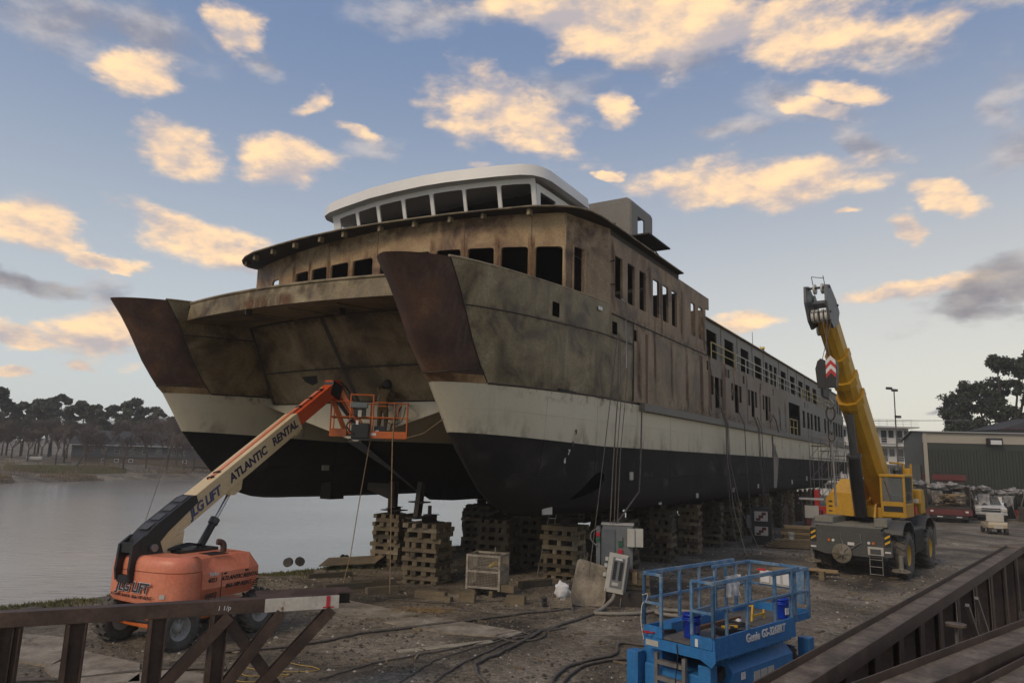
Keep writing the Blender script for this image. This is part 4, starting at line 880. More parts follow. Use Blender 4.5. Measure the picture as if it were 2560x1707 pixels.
MB().box((.35,-.2,1.04),(.5,.12,.06)).build('support_bracket',mat('rusted_bracket',[(.3,(.12,.05,.03)),(.7,(.2,.11,.07))],scale=4,rough=.8),t)
# breaker panel tilted in front of it
t=thing('breaker_panel','open pale breaker panel tilted on legs in front of the cabinet','panel',(3.38,23.6,0),R(-6))
T=Matrix.Translation((0,0,.42))@Matrix.Rotation(R(9),4,'Y')@Matrix.Rotation(R(-8),4,'X')
MB().box((0,.07,.6),(.6,.14,1.2),T,0,.012).build('panel_case',panel_lt,t)
MB().box((.02,-.012,.62),(.37,.02,.92),T).build('panel_recess',panel_grey,t)
for sx in (-.08,.11):
    for k in range(11): MB().box((sx+.01,-.03,.42+.052*k),(.1,.03,.042),T).build('breaker',black_m,t)
MB().box((.02,-.03,1.03),(.22,.02,.06),T).build('panel_tag',whitep,t); MB().box((.0,-.03,.27),(.2,.02,.1),T).build('panel_tag',panel_lt,t)
MB().box((.36,-.12,.6),(.03,.28,1.08),T@Matrix.Rotation(R(-20),4,'Z'),0,.004).build('panel_door',panel_grey,t)
for z in (.98,.78,.5): MB().box((-.36,.05,z),(.1,.1,.12),T,0,.01).build('side_socket',panel_lt,t)
for x in (-.28,.26): MB().tube([(x,.1,.45),(x-.06,.02,0)],.02,6).build('leg',steelpipe,t)
MB().box((.35,.35,.22),(1.3,.6,.44),None,0,.01).build('base_block',steel_dark,t)
# leaning concrete slab and junk
t=thing('leaning_slab','grey rounded concrete slab leaning beside the breaker panel','slab',(2.55,23.5,0),R(-8))
MB().prism([(-.55,0,.22),(-.5,0,.08),(-.35,0,.02),(.3,0,0),(.48,0,.06),(.55,.0,.2),(.6,.5,1.05),(.5,.55,1.18),(-.25,.52,1.38),(-.35,.48,1.3)],(.02,.16,-.03)).build('slab_body',concrete,t)
t=thing('folded_chair','broken folding chair of pale slats with a rusty frame','chair',(1.68,22.85,0),R(-10))
for k in range(5): MB().beam((-.3,.03*k,.1+.055*k),(.3,.03*k+.02,.12+.055*k),.05,.035).build('slat',concrete,t)
for x in (-1,1): MB().tube([(x*.36,-.05,0),(x*.25,.18,.5)],.016,6).build('frame_tube',mat('chair_rust',[(.3,(.11,.08,.06)),(.7,(.2,.17,.14))],scale=6,rough=.7),t)
MB().tube([(-.36,-.05,.02),(.36,-.05,.02)],.014,6).build('frame_tube',steelpipe,t)
t=thing('white_sack','crumpled white plastic sack lying on the broken chair','sack',(1.72,23.0,.38),0)
def lump(mb,c,r,sq=(1,1,1),n=12,amp=.25,seed=0.):
    P=[]
    for j in range(n+1):
        a=math.pi*j/n; row=[]
        for i in range(n+1):
            b=2*math.pi*(i%n)/n; d=Vector((math.sin(a)*math.cos(b),math.sin(a)*math.sin(b),math.cos(a))); k=1+amp*mn.noise(d*2.2+Vector((seed,seed*2,0)))*1.6
            row.append(Vector(c)+Vector((d.x*r*sq[0]*k,d.y*r*sq[1]*k,d.z*r*sq[2]*k)))
        P.append(row)
    return mb.grid(P)
lump(MB(),(0,0,.17),.25,(.9,.45,1.0),18,.3,3).build('sack_body',plastic_w,t)
t=thing('black_block','small black two-hole concrete block on the gravel','block',(1.2,23.3,0),R(12))
MB().box((0,0,.15),(.16,.14,.3),None,0,.01).build('block_body',dkgrey,t); 
for z in (.08,.22): MB().box((0,-.072,z),(.1,.01,.09)).build('block_hole',black_m,t)
# ladder against the crib
t=thing('ladder','pale aluminium ladder leaning under the bow right of the water gap','ladder',(1.35,28.9,0),R(-12))
for x in (-.17,.17): MB().tube([(x,0,0),(x*.8+.35,.5,2.4)],.022,6).build('rail',steelpipe,t)
for k in range(9): f=.08+.105*k; MB().tube([(-.17+f*.35*1.03,.5*f,2.4*f),(.17+f*.35*.97,.5*f,2.4*f)],.016,5).build('rung',whitep if k>4 else steelpipe,t)
# ================================================================ tyres
def tyre(name,c,axis,r,w,parent,rim_m,lugs=18,m=rubber_dust,lug_h=.05,rim_r=.55,dish=.3):
    """axis unit vector = outward side"""
    c=Vector(c);ax=Vector(axis).normalized(); u=Vector((0,0,1)); x=u.cross(ax).normalized()
    M=Matrix(((x.x,u.x,ax.x,c.x),(x.y,u.y,ax.y,c.y),(x.z,u.z,ax.z,c.z),(0,0,0,1)))
    mb=MB(); h=w/2
    mb.lathe([(r*rim_r,-h*.75),(r*.72,-h),(r*.93,-h*.9),(r*.985,-h*.6),(r*.985,h*.6),(r*.93,h*.9),(r*.72,h),(r*rim_r,h*.75)],28,M)
    for k in range(lugs):
        for sd in (-1,1):
            a=2*math.pi*(k+(.5 if sd>0 else 0))/lugs; b=a+sd*.16
            p=Vector((math.cos(a)*r,math.sin(a)*r,sd*h*.05)); q=Vector((math.cos(b)*r*.985,math.sin(b)*r*.985,sd*h*.88))
            mb.beam(M@p,M@q,.30*2*math.pi*r/lugs,lug_h*1.4,(M.to_3x3()@Vector((math.cos(a),math.sin(a),0))))
    wh=thing_part(name,parent)
    mb.build('tyre',m,wh)
    mb=MB(); mb.lathe([(r*rim_r,h*.78),(r*rim_r*.92,h*.72),(r*rim_r*.86,h*.72-w*dish),(r*.2,h*.72-w*dish),(r*.19,h*.72-w*dish*.4),(.001,h*.72-w*dish*.4)],24,M); mb.lathe([(r*rim_r,-h*.75),(.001,-h*.6)],24,M)
    mb.build('rim',rim_m,wh)
    for k in range(8):
        a=2*math.pi*k/8; p=M@Vector((math.cos(a)*r*.32,math.sin(a)*r*.32,h*.72-w*dish)); mb=MB(); mb.cyl(p,p+ax*.04,.022,n=6); mb.build('wheel_nut',rim_m,wh)
    return wh
def thing_part(name,parent):
    o=bpy.data.objects.new(name,None); COL.objects.link(o); o.parent=parent; return o
# ================================================================ boom lift
BL=thing('boom_lift','orange telescopic boom lift with cream lettered boom raised to the bow','boom lift',(-7.89,18.65,0),R(-26.7))
def loft(mb,outl,levels,cx=0,cy=0):
    P=[]
    for z,sx,sy in levels: P.append([(cx+(x-cx)*sx,cy+(y-cy)*sy,z) for x,y in outl]+[(cx+(outl[0][0]-cx)*sx,cy+(outl[0][1]-cy)*sy,z)])
    mb.grid(P,True); n=len(outl); mb.add(P[-1][:-1],[tuple(range(n))]); mb.add(P[0][:-1],[tuple(range(n))[::-1]]); return mb
tail=[(-1.3,-.72),(-1.29,-.95),(-1.22,-1.15),(-1.05,-1.30),(-.8,-1.40),(-.45,-1.46),(0,-1.48),(.45,-1.46),(.8,-1.40),(1.05,-1.30),(1.22,-1.15),(1.29,-.95),(1.3,-.72)]
mb=loft(MB(),tail,[(1.02,.94,.97),(1.06,.985,.99),(1.16,1,1),(1.55,1,1),(1.72,.995,.995)],0,-.72); mb.build('counterweight',orange_hood,BL)
mb=loft(MB(),tail,[(1.735,.995,.995),(1.85,.99,.99),(1.95,.97,.965),(2.02,.93,.91),(2.06,.85,.8)],0,-.72); mb.build('counterweight_cover',orange_hood,BL)
rh=[(.3,-.70),(1.31,-.70),(1.33,-.2),(1.31,.7),(1.2,1.12),(.3,1.14)]
mb=MB(); 
P=[[(x,y,z) for x,y in o_]+[(o_[0][0],o_[0][1],z)] for z,o_ in ((1.05,[(.3,-.7),(1.12,-.7),(1.14,-.2),(1.12,.7),(1.08,1.0),(.3,1.02)]),(1.32,rh),(1.66,rh),(1.98,[(.3,-.68),(1.12,-.68),(1.02,-.2),(1.0,.7),(.98,1.0),(.3,1.02)]),(2.03,[(.3,-.6),(.9,-.6),(.9,-.2),(.9,.6),(.85,.8),(.3,.85)]))]
mb.grid(P,False); mb.add(P[-1][:-1],[tuple(range(6))]); mb.add(P[0][:-1],[tuple(range(6))]); mb.build('engine_hood',orange_hood,BL)
mb=MB(); P2=[[(-x,y,z) for x,y,z in r] for r in P]; mb.grid(P2,False); mb.add(P2[-1][:-1],[tuple(range(6))]); mb.add(P2[0][:-1],[tuple(range(6))]); mb.build('tank_hood',orange_hood,BL)
MB().b2((1.322,-.16,1.06),(1.336,-.145,1.66)).build('hood_seam',black_m,BL)
for y_,z_ in ((.62,1.62),(-.05,1.62),(1.0,1.36)): MB().box((1.325,y_,z_),(.03,.09,.04),None,0,.006).build('hood_latch',black_m,BL)
for k in range(5): MB().box((.62+.1*k,.0,2.035),(.05,.5,.015)).build('hood_vent',black_m,BL)
for k in range(4): MB().box((1.24,1.0+.0*k,1.16+.05*k),(.02,.12,.02),None,R(-70)).build('hood_vent',black_m,BL)
MB().tube(smoothpath([(-.1,-.6,2.1),(.05,-.2,2.22),(-.05,.2,2.16),(-.3,.5,2.1)]),.03,6).build('hydraulic_hose',black_m,BL)
MB().tube(smoothpath([(0,-.6,2.1),(.15,-.1,2.2),(.05,.3,2.15),(-.25,.6,2.0)]),.025,6).build('hydraulic_hose',black_m,BL)
MB().b2((-.28,-.6,1.05),(.28,1.1,1.7)).build('turntable_frame',orange_fr,BL)
MB().cyl((0,0,.85),(0,0,1.05),.55,n=24).build('slewing_ring',black_m,BL)
MB().b2((-.7,-.5,2.03),(.3,.6,2.1)).build('hood_tray',black_m,BL)
mb=MB(); mb.tube(smoothpath([(.75,.35,1.98),(.75,.35,2.18),(.72,.30,2.26),(.68,.2,2.28)]),.075,10); mb.build('exhaust_stack',rust_nose,BL)
B0=Vector((-.28,-1.2,2.2)); E0=Vector((-.78,5.79,6.62)); bd=(E0-B0).normalized(); bu=Vector((1,0,0)).cross(bd)
Lb=(E0-B0).length
def bp(f,u=0,x=0): return B0+bd*Lb*f+bu*u+Vector((x,0,0))
mb=MB(); mb.beam(bp(.03),bp(.733),.45,.55,bu,.02); mb.build('base_boom',boom_cream,BL)
MB().beam(bp(.725,.0),bp(.74,.0),.47,.53,bu,.01).build('boom_collar',boom_cream,BL)
MB().beam(bp(.70,-.31),bp(.735,-.31),.3,.12,bu).build('boom_shoe',boom_cream,BL)
MB().beam(bp(.741,.03),bp(.99,.03),.37,.42,bu,.015).build('fly_boom',orange_red,BL)
MB().beam(bp(.3,.28),bp(.95,.285),.10,.05,bu).build('boom_hose_tray',orange_hood,BL)
for f in (.78,.85,.92,.30,.33): MB().beam(bp(f,.30,-.06),bp(f+.012,.30,.10),.06,.05,bu).build('hose_clamp',black_m,BL)
# black rear cover and pivot bracket
cov=[bp(-.01,-.2),bp(-.02,.1),bp(.0,.27),bp(.05,.33),bp(.19,.33),bp(.215,.27),bp(.21,.08),bp(.08,-.02)]
mb=MB(); mb.prism([p+Vector((-.25,0,0)) for p in cov],(.5,0,0)); mb.build('boom_rear_cover',black_m,BL)
for k in range(4): MB().beam(bp(.03+.045*k,.34),bp(.06+.045*k,.34),.3,.02,bu).build('cover_rib',dkgrey,BL)
br=[(-.56,-1.38,1.45),(-.56,-1.58,1.5),(-.56,-1.62,1.75),(-.56,-1.58,2.3),(-.56,-1.3,2.5),(-.56,-.9,2.42),(-.56,-.75,2.05),(-.56,-1.15,1.9)]
for dx in (0,.46): MB().prism([(x+dx,y,z) for x,y,z in br],(.07,0,0)).build('pivot_plate',black_m,BL)
MB().b2((-.5,-1.57,1.46),(-.06,-1.35,1.62)).build('pivot_foot',black_m,BL); MB().b2((-.49,-1.55,2.12),(-.1,-1.3,2.34)).build('pivot_head',black_m,BL)
MB().cyl((-.6,-1.05,2.2),(.05,-1.05,2.2),.09,n=14).build('pivot_pin',steelpipe,BL)
MB().prism([bp(.02,-.22),bp(.13,-.3),bp(.1,-.62)+Vector((0,0,0)),bp(.05,-.66),bp(.0,-.45)],(.03,0,0),Matrix.Translation((.2,0,0))).build('boom_heel',boom_cream,BL)
# lift cylinder
cb=Vector((-.4,.45,1.75)); ct=bp(.36,-.42)
MB().cyl(cb,cb.lerp(ct,.55),.10,n=14).build('cylinder_barrel',black_m,BL); MB().cyl(cb.lerp(ct,.5),cb.lerp(ct,.58),.13,n=14).build('cylinder_gland',dkgrey,BL); MB().cyl(cb.lerp(ct,.55),ct,.055,n=12).build('cylinder_rod',chrome,BL)
MB().prism([bp(.31,-.25),bp(.41,-.25),bp(.385,-.5),bp(.35,-.5)],(.36,0,0),Matrix.Translation((-.18,0,0))).build('cylinder_lug',boom_cream,BL)
# lettering
TS=lambda f,u:frame(bp(f,u)+Vector((.232,0,0)),bd,bu)
text('boom_lettering','ATLANTIC',.335,navy,BL,TS(.448,-.02),.1,.010,spacing=.98)
text('boom_lettering','RENTAL',.335,navy,BL,TS(.652,-.0),.1,.010,spacing=.98)
text('boom_lettering','JLG LIFT',.34,flat('boom_blue_letters',(.05,.07,.16),.5),BL,TS(.235,-.06),.25,.012,spacing=.92)
def tl_fr(x,z,off=.012):   # on the curved tail, facing -y
    def ty(x): 
        for (a,b),(c,d) in zip(tail,tail[1:]):
            if a<=x<=c: return b+(d-b)*(x-a)/(c-a)
    y=ty(x); y2=ty(x+.05); return frame((x,y-off,z),(.05,y2-y,0),(0,0,1))
text('tail_lettering_outline','JLG LIFT',.30,whitep,BL,tl_fr(-.02,1.37,.030),.25,.018,.003)
text('tail_lettering','JLG LIFT',.30,flat('tail_letters',(.02,.022,.035),.5),BL,tl_fr(-.02,1.37,.038),.25,.008,.003)
text('tail_small_lettering','ATLANTIC RENTAL',.085,blackletter,BL,tl_fr(-.42,1.17,.03),.1); text('tail_small_lettering','866-VIP-RENT',.11,blackletter,BL,tl_fr(.32,1.17,.03),.1)
SF=lambda y,z,x=1.327:frame((x,y,z),(0,1,0),(0,0,1))
text('hood_lettering','ATLANTIC RENTAL',.135,blackletter,BL,SF(.42,1.50,1.335),.25,.003); text('hood_lettering','866-VIP-RENT',.135,blackletter,BL,SF(.38,1.32,1.335),.25,.003)
text('hood_number','4023',.13,blackletter,BL,SF(-.42,1.50),.2,.003); text('model_number','660SJ',.15,blackletter,BL,SF(-.42,1.15,1.30),.15,.004); text('hood_badge','Turbo',.11,whitep,BL,SF(-.4,1.64),.25,.004)
MB().box((.86,-1.385,1.22),(.13,.012,.1),None,R(18)).build('warning_decal',panel_lt,BL)
# chassis and wheels
ca=R(-3)
MB().box((0,.1,.62),(1.0,2.7,.34),None,ca,.03).build('chassis',orange_fr,BL)
for y in (-1.05,1.35): MB().box((0,y,.55),(1.9,.3,.22),None,ca,.02).build('axle',orange_fr,BL)
MB().cyl((-.5,-1.25,.58),(.35,-1.25,.6),.045).build('steer_cylinder',black_m,BL); MB().cyl((-.75,-1.25,.57),(-.5,-1.25,.58),.025).build('steer_rod',chrome,BL)
greyrim=flat('grey_rim',(.32,.31,.29),.55)
for (x,y) in ((1.0,1.35),(-1.0,1.35),(1.0,-1.05),(-1.0,-1.05)): tyre('wheel',(x,y,.52),(1 if x>0 else -1,-.03,0),.52,.40,BL,greyrim,16,rubber_dust,.05,.52,.3)
# jib and basket
BM=BL.matrix_basis if False else Matrix.Translation((-7.89,18.65,0))@Matrix.Rotation(R(-26.7),4,'Z')
BI=BM.inverted()
KT=BI@Matrix.Translation((-4.78,24.75,5.12))@Matrix.Rotation(R(7),4,'Z')   # basket frame: x along its length, y away
MB().beam(E0+Vector((0,-.25,.05)),E0+Vector((0,.25,-.1)),.42,.5,bu,.03).build('boom_knuckle',black_m,BL)
MB().prism([E0+Vector((-.16,-.2,.3)),E0+Vector((-.16,.25,.35)),E0+Vector((-.16,.5,-.05)),E0+Vector((-.16,.25,-.4)),E0+Vector((-.16,-.1,-.3))],(.32,0,0)).build('knuckle_plate',orange_red,BL)
jm=KT@Vector((-.35,-.25,.05)); j0=E0+Vector((.05,.3,.1)); j1=E0+Vector((-.1,.15,-.25))
for a,b,w2 in ((j0,jm+Vector((.15,.0,.25)),.16),(j0+Vector((-.25,0,0)),jm+Vector((-.12,0,.25)),.12),(j1,jm+Vector((-.45,-.05,-.02)),.11)): MB().beam(a,b,w2,.16,(0,0,1),.015).build('jib_arm',orange_fr,BL)
MB().cyl(j1+Vector((.05,0,.05)),jm+Vector((-.1,-.02,.3)),.06).build('jib_cylinder',black_m,BL)
MB().tube(smoothpath([j0+Vector((.1,-.1,.2)),j0+Vector((.25,.3,-.2)),jm+Vector((.05,-.1,.5)),jm+Vector((.25,-.1,.1))]),.03,6).build('jib_hose',black_m,BL)
def kb(name,m,p,q,bev=0): mb=MB(); mb.b2(p,q,KT,bev); return mb.build(name,m,BL)
def kt(name,m,pts,r=.025): mb=MB(); mb.tube([KT@Vector(p) for p in pts],r,6); return mb.build(name,m,BL)
kb('basket_floor',black_m,(-.95,-.4,0),(1.25,.45,.05)); kb('basket_toe_board',orange_fr,(-1.27,-.47,-.04),(-.72,-.43,.22)); kb('basket_toe_board',orange_fr,(-.12,-.49,-.08),(1.29,-.44,.16),.02); kb('basket_toe_board',orange_fr,(-1.25,.42,0),(1.29,.46,.18)); kb('basket_toe_board',orange_fr,(1.25,-.44,-.02),(1.29,.42,.16)); kb('basket_toe_board',orange_fr,(-1.27,-.43,0),(-1.23,.42,.16))
for z in (.62,1.12):
    kt('basket_rail',orange_fr,[(-1.2,-.45,z),(-.55,-.45,z)]) if z>1 else kt('basket_rail',orange_fr,[(-1.2,-.45,z),(1.27,-.45,z)])
    kt('basket_rail',orange_fr,[(-1.25,-.45,z),(-1.25,.44,z),(1.27,.44,z),(1.27,-.45,z)])
kt('basket_rail',orange_fr,[(.13,-.45,1.12),(.86,-.45,1.12)]); kt('basket_rail',orange_fr,[(.86,-.45,1.12),(1.27,-.45,1.1)])
for x in (-1.25,-.62,.13,.84,1.27): kt('basket_post',orange_fr,[(x,-.45,.1),(x,-.45,1.12 if x not in (-.62,.13) else 1.36)],.028)
for x in (-1.25,0,1.27): kt('basket_post',orange_fr,[(x,.44,.1),(x,.44,1.12)],.028)
kt('console_bar',orange_fr,[(-.64,-.45,1.36),(.15,-.45,1.36)],.03); kt('basket_rail',orange_fr,[(.25,-.45,1.0),(.62,-.45,1.0)],.018)
kb('console_cover',flat('console_grey',(.13,.16,.17),.5),(-.62,-.62,.92),(-.05,-.40,1.1),.02); kb('console_box',black_m,(-.5,-.55,.65),(-.1,-.42,.91),.02)
kb('placard',panel_lt,(-.36,-.575,.62),(-.24,-.562,.84)); kb('rotator_body',black_m,(-.55,-.62,-.12),(.05,-.40,.42),.06); kb('rotator_plate',black_m,(-.6,-.7,-.14),(.55,-.25,-.1)); kb('placard',whitep,(-.40,-.635,.36),(-.32,-.622,.5))
kb('decal',whitep,(.1,-.496,.02),(.26,-.491,.10)); kb('work_case',black_m,(.18,-.36,.06),(.58,-.1,.34),.02); kb('case_label',whitep,(.22,-.37,.12),(.34,-.362,.2))
kt('control_cable',black_m,smoothpath([(.5,-.4,.75),(.6,-.42,.5),(.85,-.42,.4),(1.1,-.42,.55),(1.2,-.44,1.0)]),.014)
kt('control_cable',black_m,smoothpath([(-.5,-.6,.6),(-.7,-.62,.3),(-.45,-.66,.05)]),.03); kt('gate_tube',orange_fr,smoothpath([(1.1,-.46,1.1),(.98,-.46,.95),(.93,-.46,.65)]),.02)
BASKET_W=BM@KT
# ================================================================ people (one skinned body each)
def person(name,label,base,rz,joints,edges,mats,root=0,sub=2):
    me=bpy.data.meshes.new('body'); me.from_pydata([j[:3] for j in joints],edges,[])
    o=bpy.data.objects.new(name,me); COL.objects.link(o)
    md=o.modifiers.new('skin','SKIN'); 
    for i,j in enumerate(joints):
        sv=me.skin_vertices[0].data[i]; sv.radius=(j[3],j[4] if len(j)>4 else j[3]); sv.use_root=(i==root)
    md.use_smooth_shade=True
    s=o.modifiers.new('sub','SUBSURF'); s.levels=sub; s.render_levels=sub
    me.materials.append(mats); o.location=base; o.rotation_euler=(0,0,rz); tag(o,label,'person'); return o
coverall=mat('brown_work_jacket',[(.25,(.055,.038,.018)),(.5,(.11,.075,.032)),(.8,(.16,.115,.05))],scale=3,rough=.9,fine=.25)
dark_cloth=flat('dark_work_cloth',(.035,.032,.03),.9)
wb=BASKET_W@Vector((.42,.05,.06))
J=[(0,0,.98,.16,.12),(0,0,1.2,.15,.11),(0,.02,1.42,.19,.12),(.02,.08,1.56,.07,.07),(.05,.16,1.70,.10,.115),(.05,.18,1.82,.07,.08),
   (.20,.03,1.48,.075),(.30,.16,1.34,.06),(.34,.38,1.42,.045),(.34,.47,1.47,.04),
   (-.20,.03,1.48,.075),(-.27,.12,1.62,.06),(-.16,.34,1.78,.045),(-.13,.43,1.82,.04),
   (.11,0,.86,.105),(.12,.03,.48,.075),(.12,-.02,.12,.055),(.12,.12,.04,.05),
   (-.11,0,.86,.105),(-.13,.05,.48,.075),(-.14,.0,.12,.055),(-.14,.14,.04,.05)]
Ed=[(0,1),(1,2),(2,3),(3,4),(4,5),(2,6),(6,7),(7,8),(8,9),(2,10),(10,11),(11,12),(12,13),(0,14),(14,15),(15,16),(16,17),(0,18),(18,19),(19,20),(20,21)]
wk=person('person','worker in brown jacket and dark hood reaching up from the lift basket',wb,R(-12),J,Ed,coverall)
mb=MB(); lump(mb,(.05,.15,1.75),.155,(1,1.05,1.05),12,.12,1); mb.build('hood',dark_cloth,wk)
mb=MB(); mb.box((.05,.30,1.72),(.2,.06,.24),None,0,.03); mb.build('welding_mask',black_m,wk)
for hx,hy,hz in ((.34,.5,1.48),(-.12,.46,1.83)):
    mb=MB(); mb.box((hx,hy,hz),(.08,.09,.05),None,0,.015)
    for k in range(4): mb.tube(smoothpath([(hx-.03+.02*k,hy+.03,hz),(hx-.032+.021*k,hy+.085,hz+.01),(hx-.03+.02*k,hy+.10,hz-.03)],3),.010,5)
    mb.tube([(hx+.04,hy-.02,hz),(hx+.065,hy+.03,hz-.01),(hx+.05,hy+.06,hz-.02)],.011,5); mb.build('glove',dark_cloth,wk)
MB().tube(smoothpath([(.0,.06,1.52),(-.15,-.08,1.3),(-.1,-.12,1.0),(.1,-.1,.95)]),.02,6).build('harness_strap',steelpipe,wk)
t=thing('cutting_torch','dark torch and hose bundle the worker holds against the hull','torch',wb+Vector((.1,.42,1.42)),R(-12))
MB().box((.15,.12,.25),(.5,.22,.2),None,0,.05).build('torch_body',dark_cloth,t); MB().tube(smoothpath([(.3,.1,.2),(.5,.05,-.2),(.35,-.1,-.8),(.2,-.2,-1.2)]),.025,6).build('torch_hose',black_m,t); MB().box((-.2,.1,.32),(.35,.25,.06),None,0,.02).build('torch_guard',dark_cloth,t)
# deck hand on the ship roof
dh=ship2w(42.7,-6.4,11.97)
J2=[(0,0,.5,.15,.12),(0,.05,.72,.17,.12),(0,.12,.92,.18,.12),(0,.2,1.04,.06),(0,.25,1.16,.09,.1),(0,.27,1.26,.06),(.2,.16,.9,.07),(.26,.3,.7,.055),(.22,.45,.55,.045),(-.2,.16,.9,.07),(-.26,.3,.7,.055),(-.22,.45,.55,.045),(.12,.1,.45,.1),(.16,.42,.36,.075),(.16,.3,.08,.06),(-.12,.1,.45,.1),(-.16,.42,.36,.075),(-.16,.3,.08,.06)]
E2=[(0,1),(1,2),(2,3),(3,4),(4,5),(2,6),(6,7),(7,8),(2,9),(9,10),(10,11),(0,12),(12,13),(13,14),(0,15),(15,16),(16,17)]
d=person('person','crouching deck hand in a yellow hard hat on the ship roof',dh,R(110),J2,E2,flat('tan_jacket',(.13,.09,.06),.9))
mb=MB(); mb.lathe([(.17,1.2),(.16,1.24),(.135,1.31),(.08,1.36),(.001,1.375)],16,Matrix.Translation((0,.25,0))); mb.build('hard_hat',flat('hat_yellow',(.62,.45,.02),.35),d)
dh2=ship2w(45.2,-7.0,6.78)
J3=[(0,0,.95,.15,.11),(0,0,1.2,.15,.11),(0,.02,1.42,.19,.12),(0,.04,1.54,.06),(0,.06,1.68,.09,.1),(0,.06,1.8,.06),(.22,0,1.42,.07),(.26,.05,1.1,.05),(.24,.15,.86,.045),(-.22,0,1.42,.07),(-.26,.05,1.1,.05),(-.24,.15,.86,.045),(.1,0,.85,.1),(.11,.02,.48,.07),(.11,-.02,.08,.055),(-.1,0,.85,.1),(-.11,.02,.48,.07),(-.11,-.02,.08,.055)]
d=person('person','worker in dark clothes and red hard hat in the cargo doorway',dh2,R(150),J3,E2,dark_cloth)
mb=MB(); mb.lathe([(.17,1.72),(.16,1.76),(.135,1.83),(.08,1.88),(.001,1.895)],16,Matrix.Translation((0,.06,0))); mb.build('hard_hat',redp,d)
# ================================================================ scissor lift
SL=thing('scissor_lift','blue scissor lift with worn railings parked in the foreground','scissor lift',(3.66,13.28,0),R(43.1))
Lx,Wy=3.05,1.5
def sb(name,m,p,q,bev=0.): mb=MB(); mb.b2(p,q,None,bev); return mb.build(name,m,SL)
def rail(name,p,q,w=.05,h=None,m=blue_rail): mb=MB(); mb.beam(p,q,w,h or w,(0,0,1),.006); return mb.build(name,m,SL)
sb('platform_deck',grey_deck,(.03,.03,1.27),(Lx,Wy-.03,1.31))
sb('deck_extension',grey_deck,(2.2,.12,1.315),(3.9,Wy-.12,1.34))
sb('toe_board',blue_paint,(0,-.01,1.17),(Lx,.03,1.47)); sb('toe_board',blue_paint,(0,Wy-.03,1.17),(Lx,Wy+.01,1.45)); sb('toe_board',blue_paint,(-.01,.031,1.27),(.03,.47,1.47)); sb('toe_board',blue_paint,(-.01,1.08,1.27),(.03,Wy-.031,1.47)); sb('toe_board',blue_paint,(3.86,.1,1.32),(3.9,Wy-.1,1.5)); sb('toe_board',blue_paint,(Lx,.08,1.32),(3.86,.12,1.46)); sb('toe_board',blue_paint,(Lx,Wy-.12,1.32),(3.86,Wy-.08,1.46))
mb=MB(); mb.prism([(-.012,-.03,1.262),(-.012,1.52,1.262),(-.012,1.47,1.08),(-.012,.28,1.08),(-.012,.05,.98),(-.012,-.03,1.08)],(.03,0,0)); mb.build('end_skirt',blue_paint,SL)
sb('side_skirt',blue_paint,(0.02,-.02,1.10),(Lx,.0,1.165)); sb('under_frame',steel_dark,(.1,.2,1.12),(Lx-.1,Wy-.2,1.26))
for k in range(22): MB().box((.5+.11*k,-.005,1.085),(.05,.02,.03)).build('skirt_tooth',blue_paint,SL)
zt,zm_=2.40,1.93
for y in (.01,Wy-.01):
    rail('top_rail',(0,y,zt),(Lx+.25,y,zt),.05,.07); rail('mid_rail',(0,y,zm_),(Lx+.25,y,zm_),.045)
    for x in (0,1.18,2.95): rail('post',(x,y,1.47),(x,y,zt-.03),.055)
    rail('top_rail',(2.3,y+(.07 if y<.5 else -.07),zt-.06),(3.88,y+(.07 if y<.5 else -.07),zt-.06),.05,.06); rail('mid_rail',(2.3,y+(.07 if y<.5 else -.07),zm_-.05),(3.88,y+(.07 if y<.5 else -.07),zm_-.05),.04)
    for x in (2.4,3.25,3.86): rail('post',(x,y+(.07 if y<.5 else -.07),1.34),(x,y+(.07 if y<.5 else -.07),zt-.09),.06)
rail('post',(.55,Wy-.01,1.45),(.55,Wy-.01,zt-.03),.055); rail('post',(1.9,Wy-.01,1.45),(1.9,Wy-.01,zt-.03),.055); rail('post',(.45,.01,1.47),(.45,.01,zm_),.05)
rail('end_rail',(3.87,.1,zt-.06),(3.87,Wy-.1,zt-.06),.05,.06); rail('end_rail',(3.87,.1,zm_-.05),(3.87,Wy-.1,zm_-.05),.045)
sb('end_panel',blue_rail,(3.855,.15,1.6),(3.885,.42,2.3))
for y0,y1 in ((0.01,.44),(1.1,Wy-.01)):
    rail('gate_rail',(0,y0,zt),(0,y1,zt),.05,.05); rail('gate_rail',(0,y0,zm_-.05),(0,y1,zm_-.05),.045)
    for y in (y0,y1): rail('gate_post',(0,y,1.47),(0,y,zt-.02),.055)
rail('gate_rail',(0,.44,zt-.03),(.85,.52,zt-.03),.045); rail('gate_rail',(.05,.44,zm_-.1),(.85,.52,zm_-.1),.04,.12); rail('gate_post',(.85,.52,1.62),(.85,.52,zt-.03),.05)
sb('deck_locker',blue_paint,(.4,1.15,1.31),(2.3,1.35,1.5),.01); sb('channel_bar',rust_streak,(.9,.95,1.32),(2.6,1.02,1.38))
text('model_lettering','Genie',.21,whitep,SL,frame((1.33,-.016,1.325),(1,0,0),(0,0,1)),.0,.006); text('model_lettering','GS-3268RT',.2,whitep,SL,frame((2.12,-.016,1.33),(1,0,0),(0,0,1)),.12,.006)
MB().box((-.018,1.3,1.17),(.012,.28,.1)).build('decal',panel_lt,SL); MB().box((-.018,.34,1.35),(.012,.06,.13)).build('decal',whitep,SL)
MB().box((3.82,.75,2.05),(.02,.8,.3)).build('notice_board',panel_lt,SL)
for k in range(3): MB().box((3.80,.5+.26*k,2.06),(.012,.2,.24)).build('notice_sheet',whitep,SL)
MB().box((3.80,1.1,2.2),(.014,.2,.05)).build('notice_strip',redp,SL)
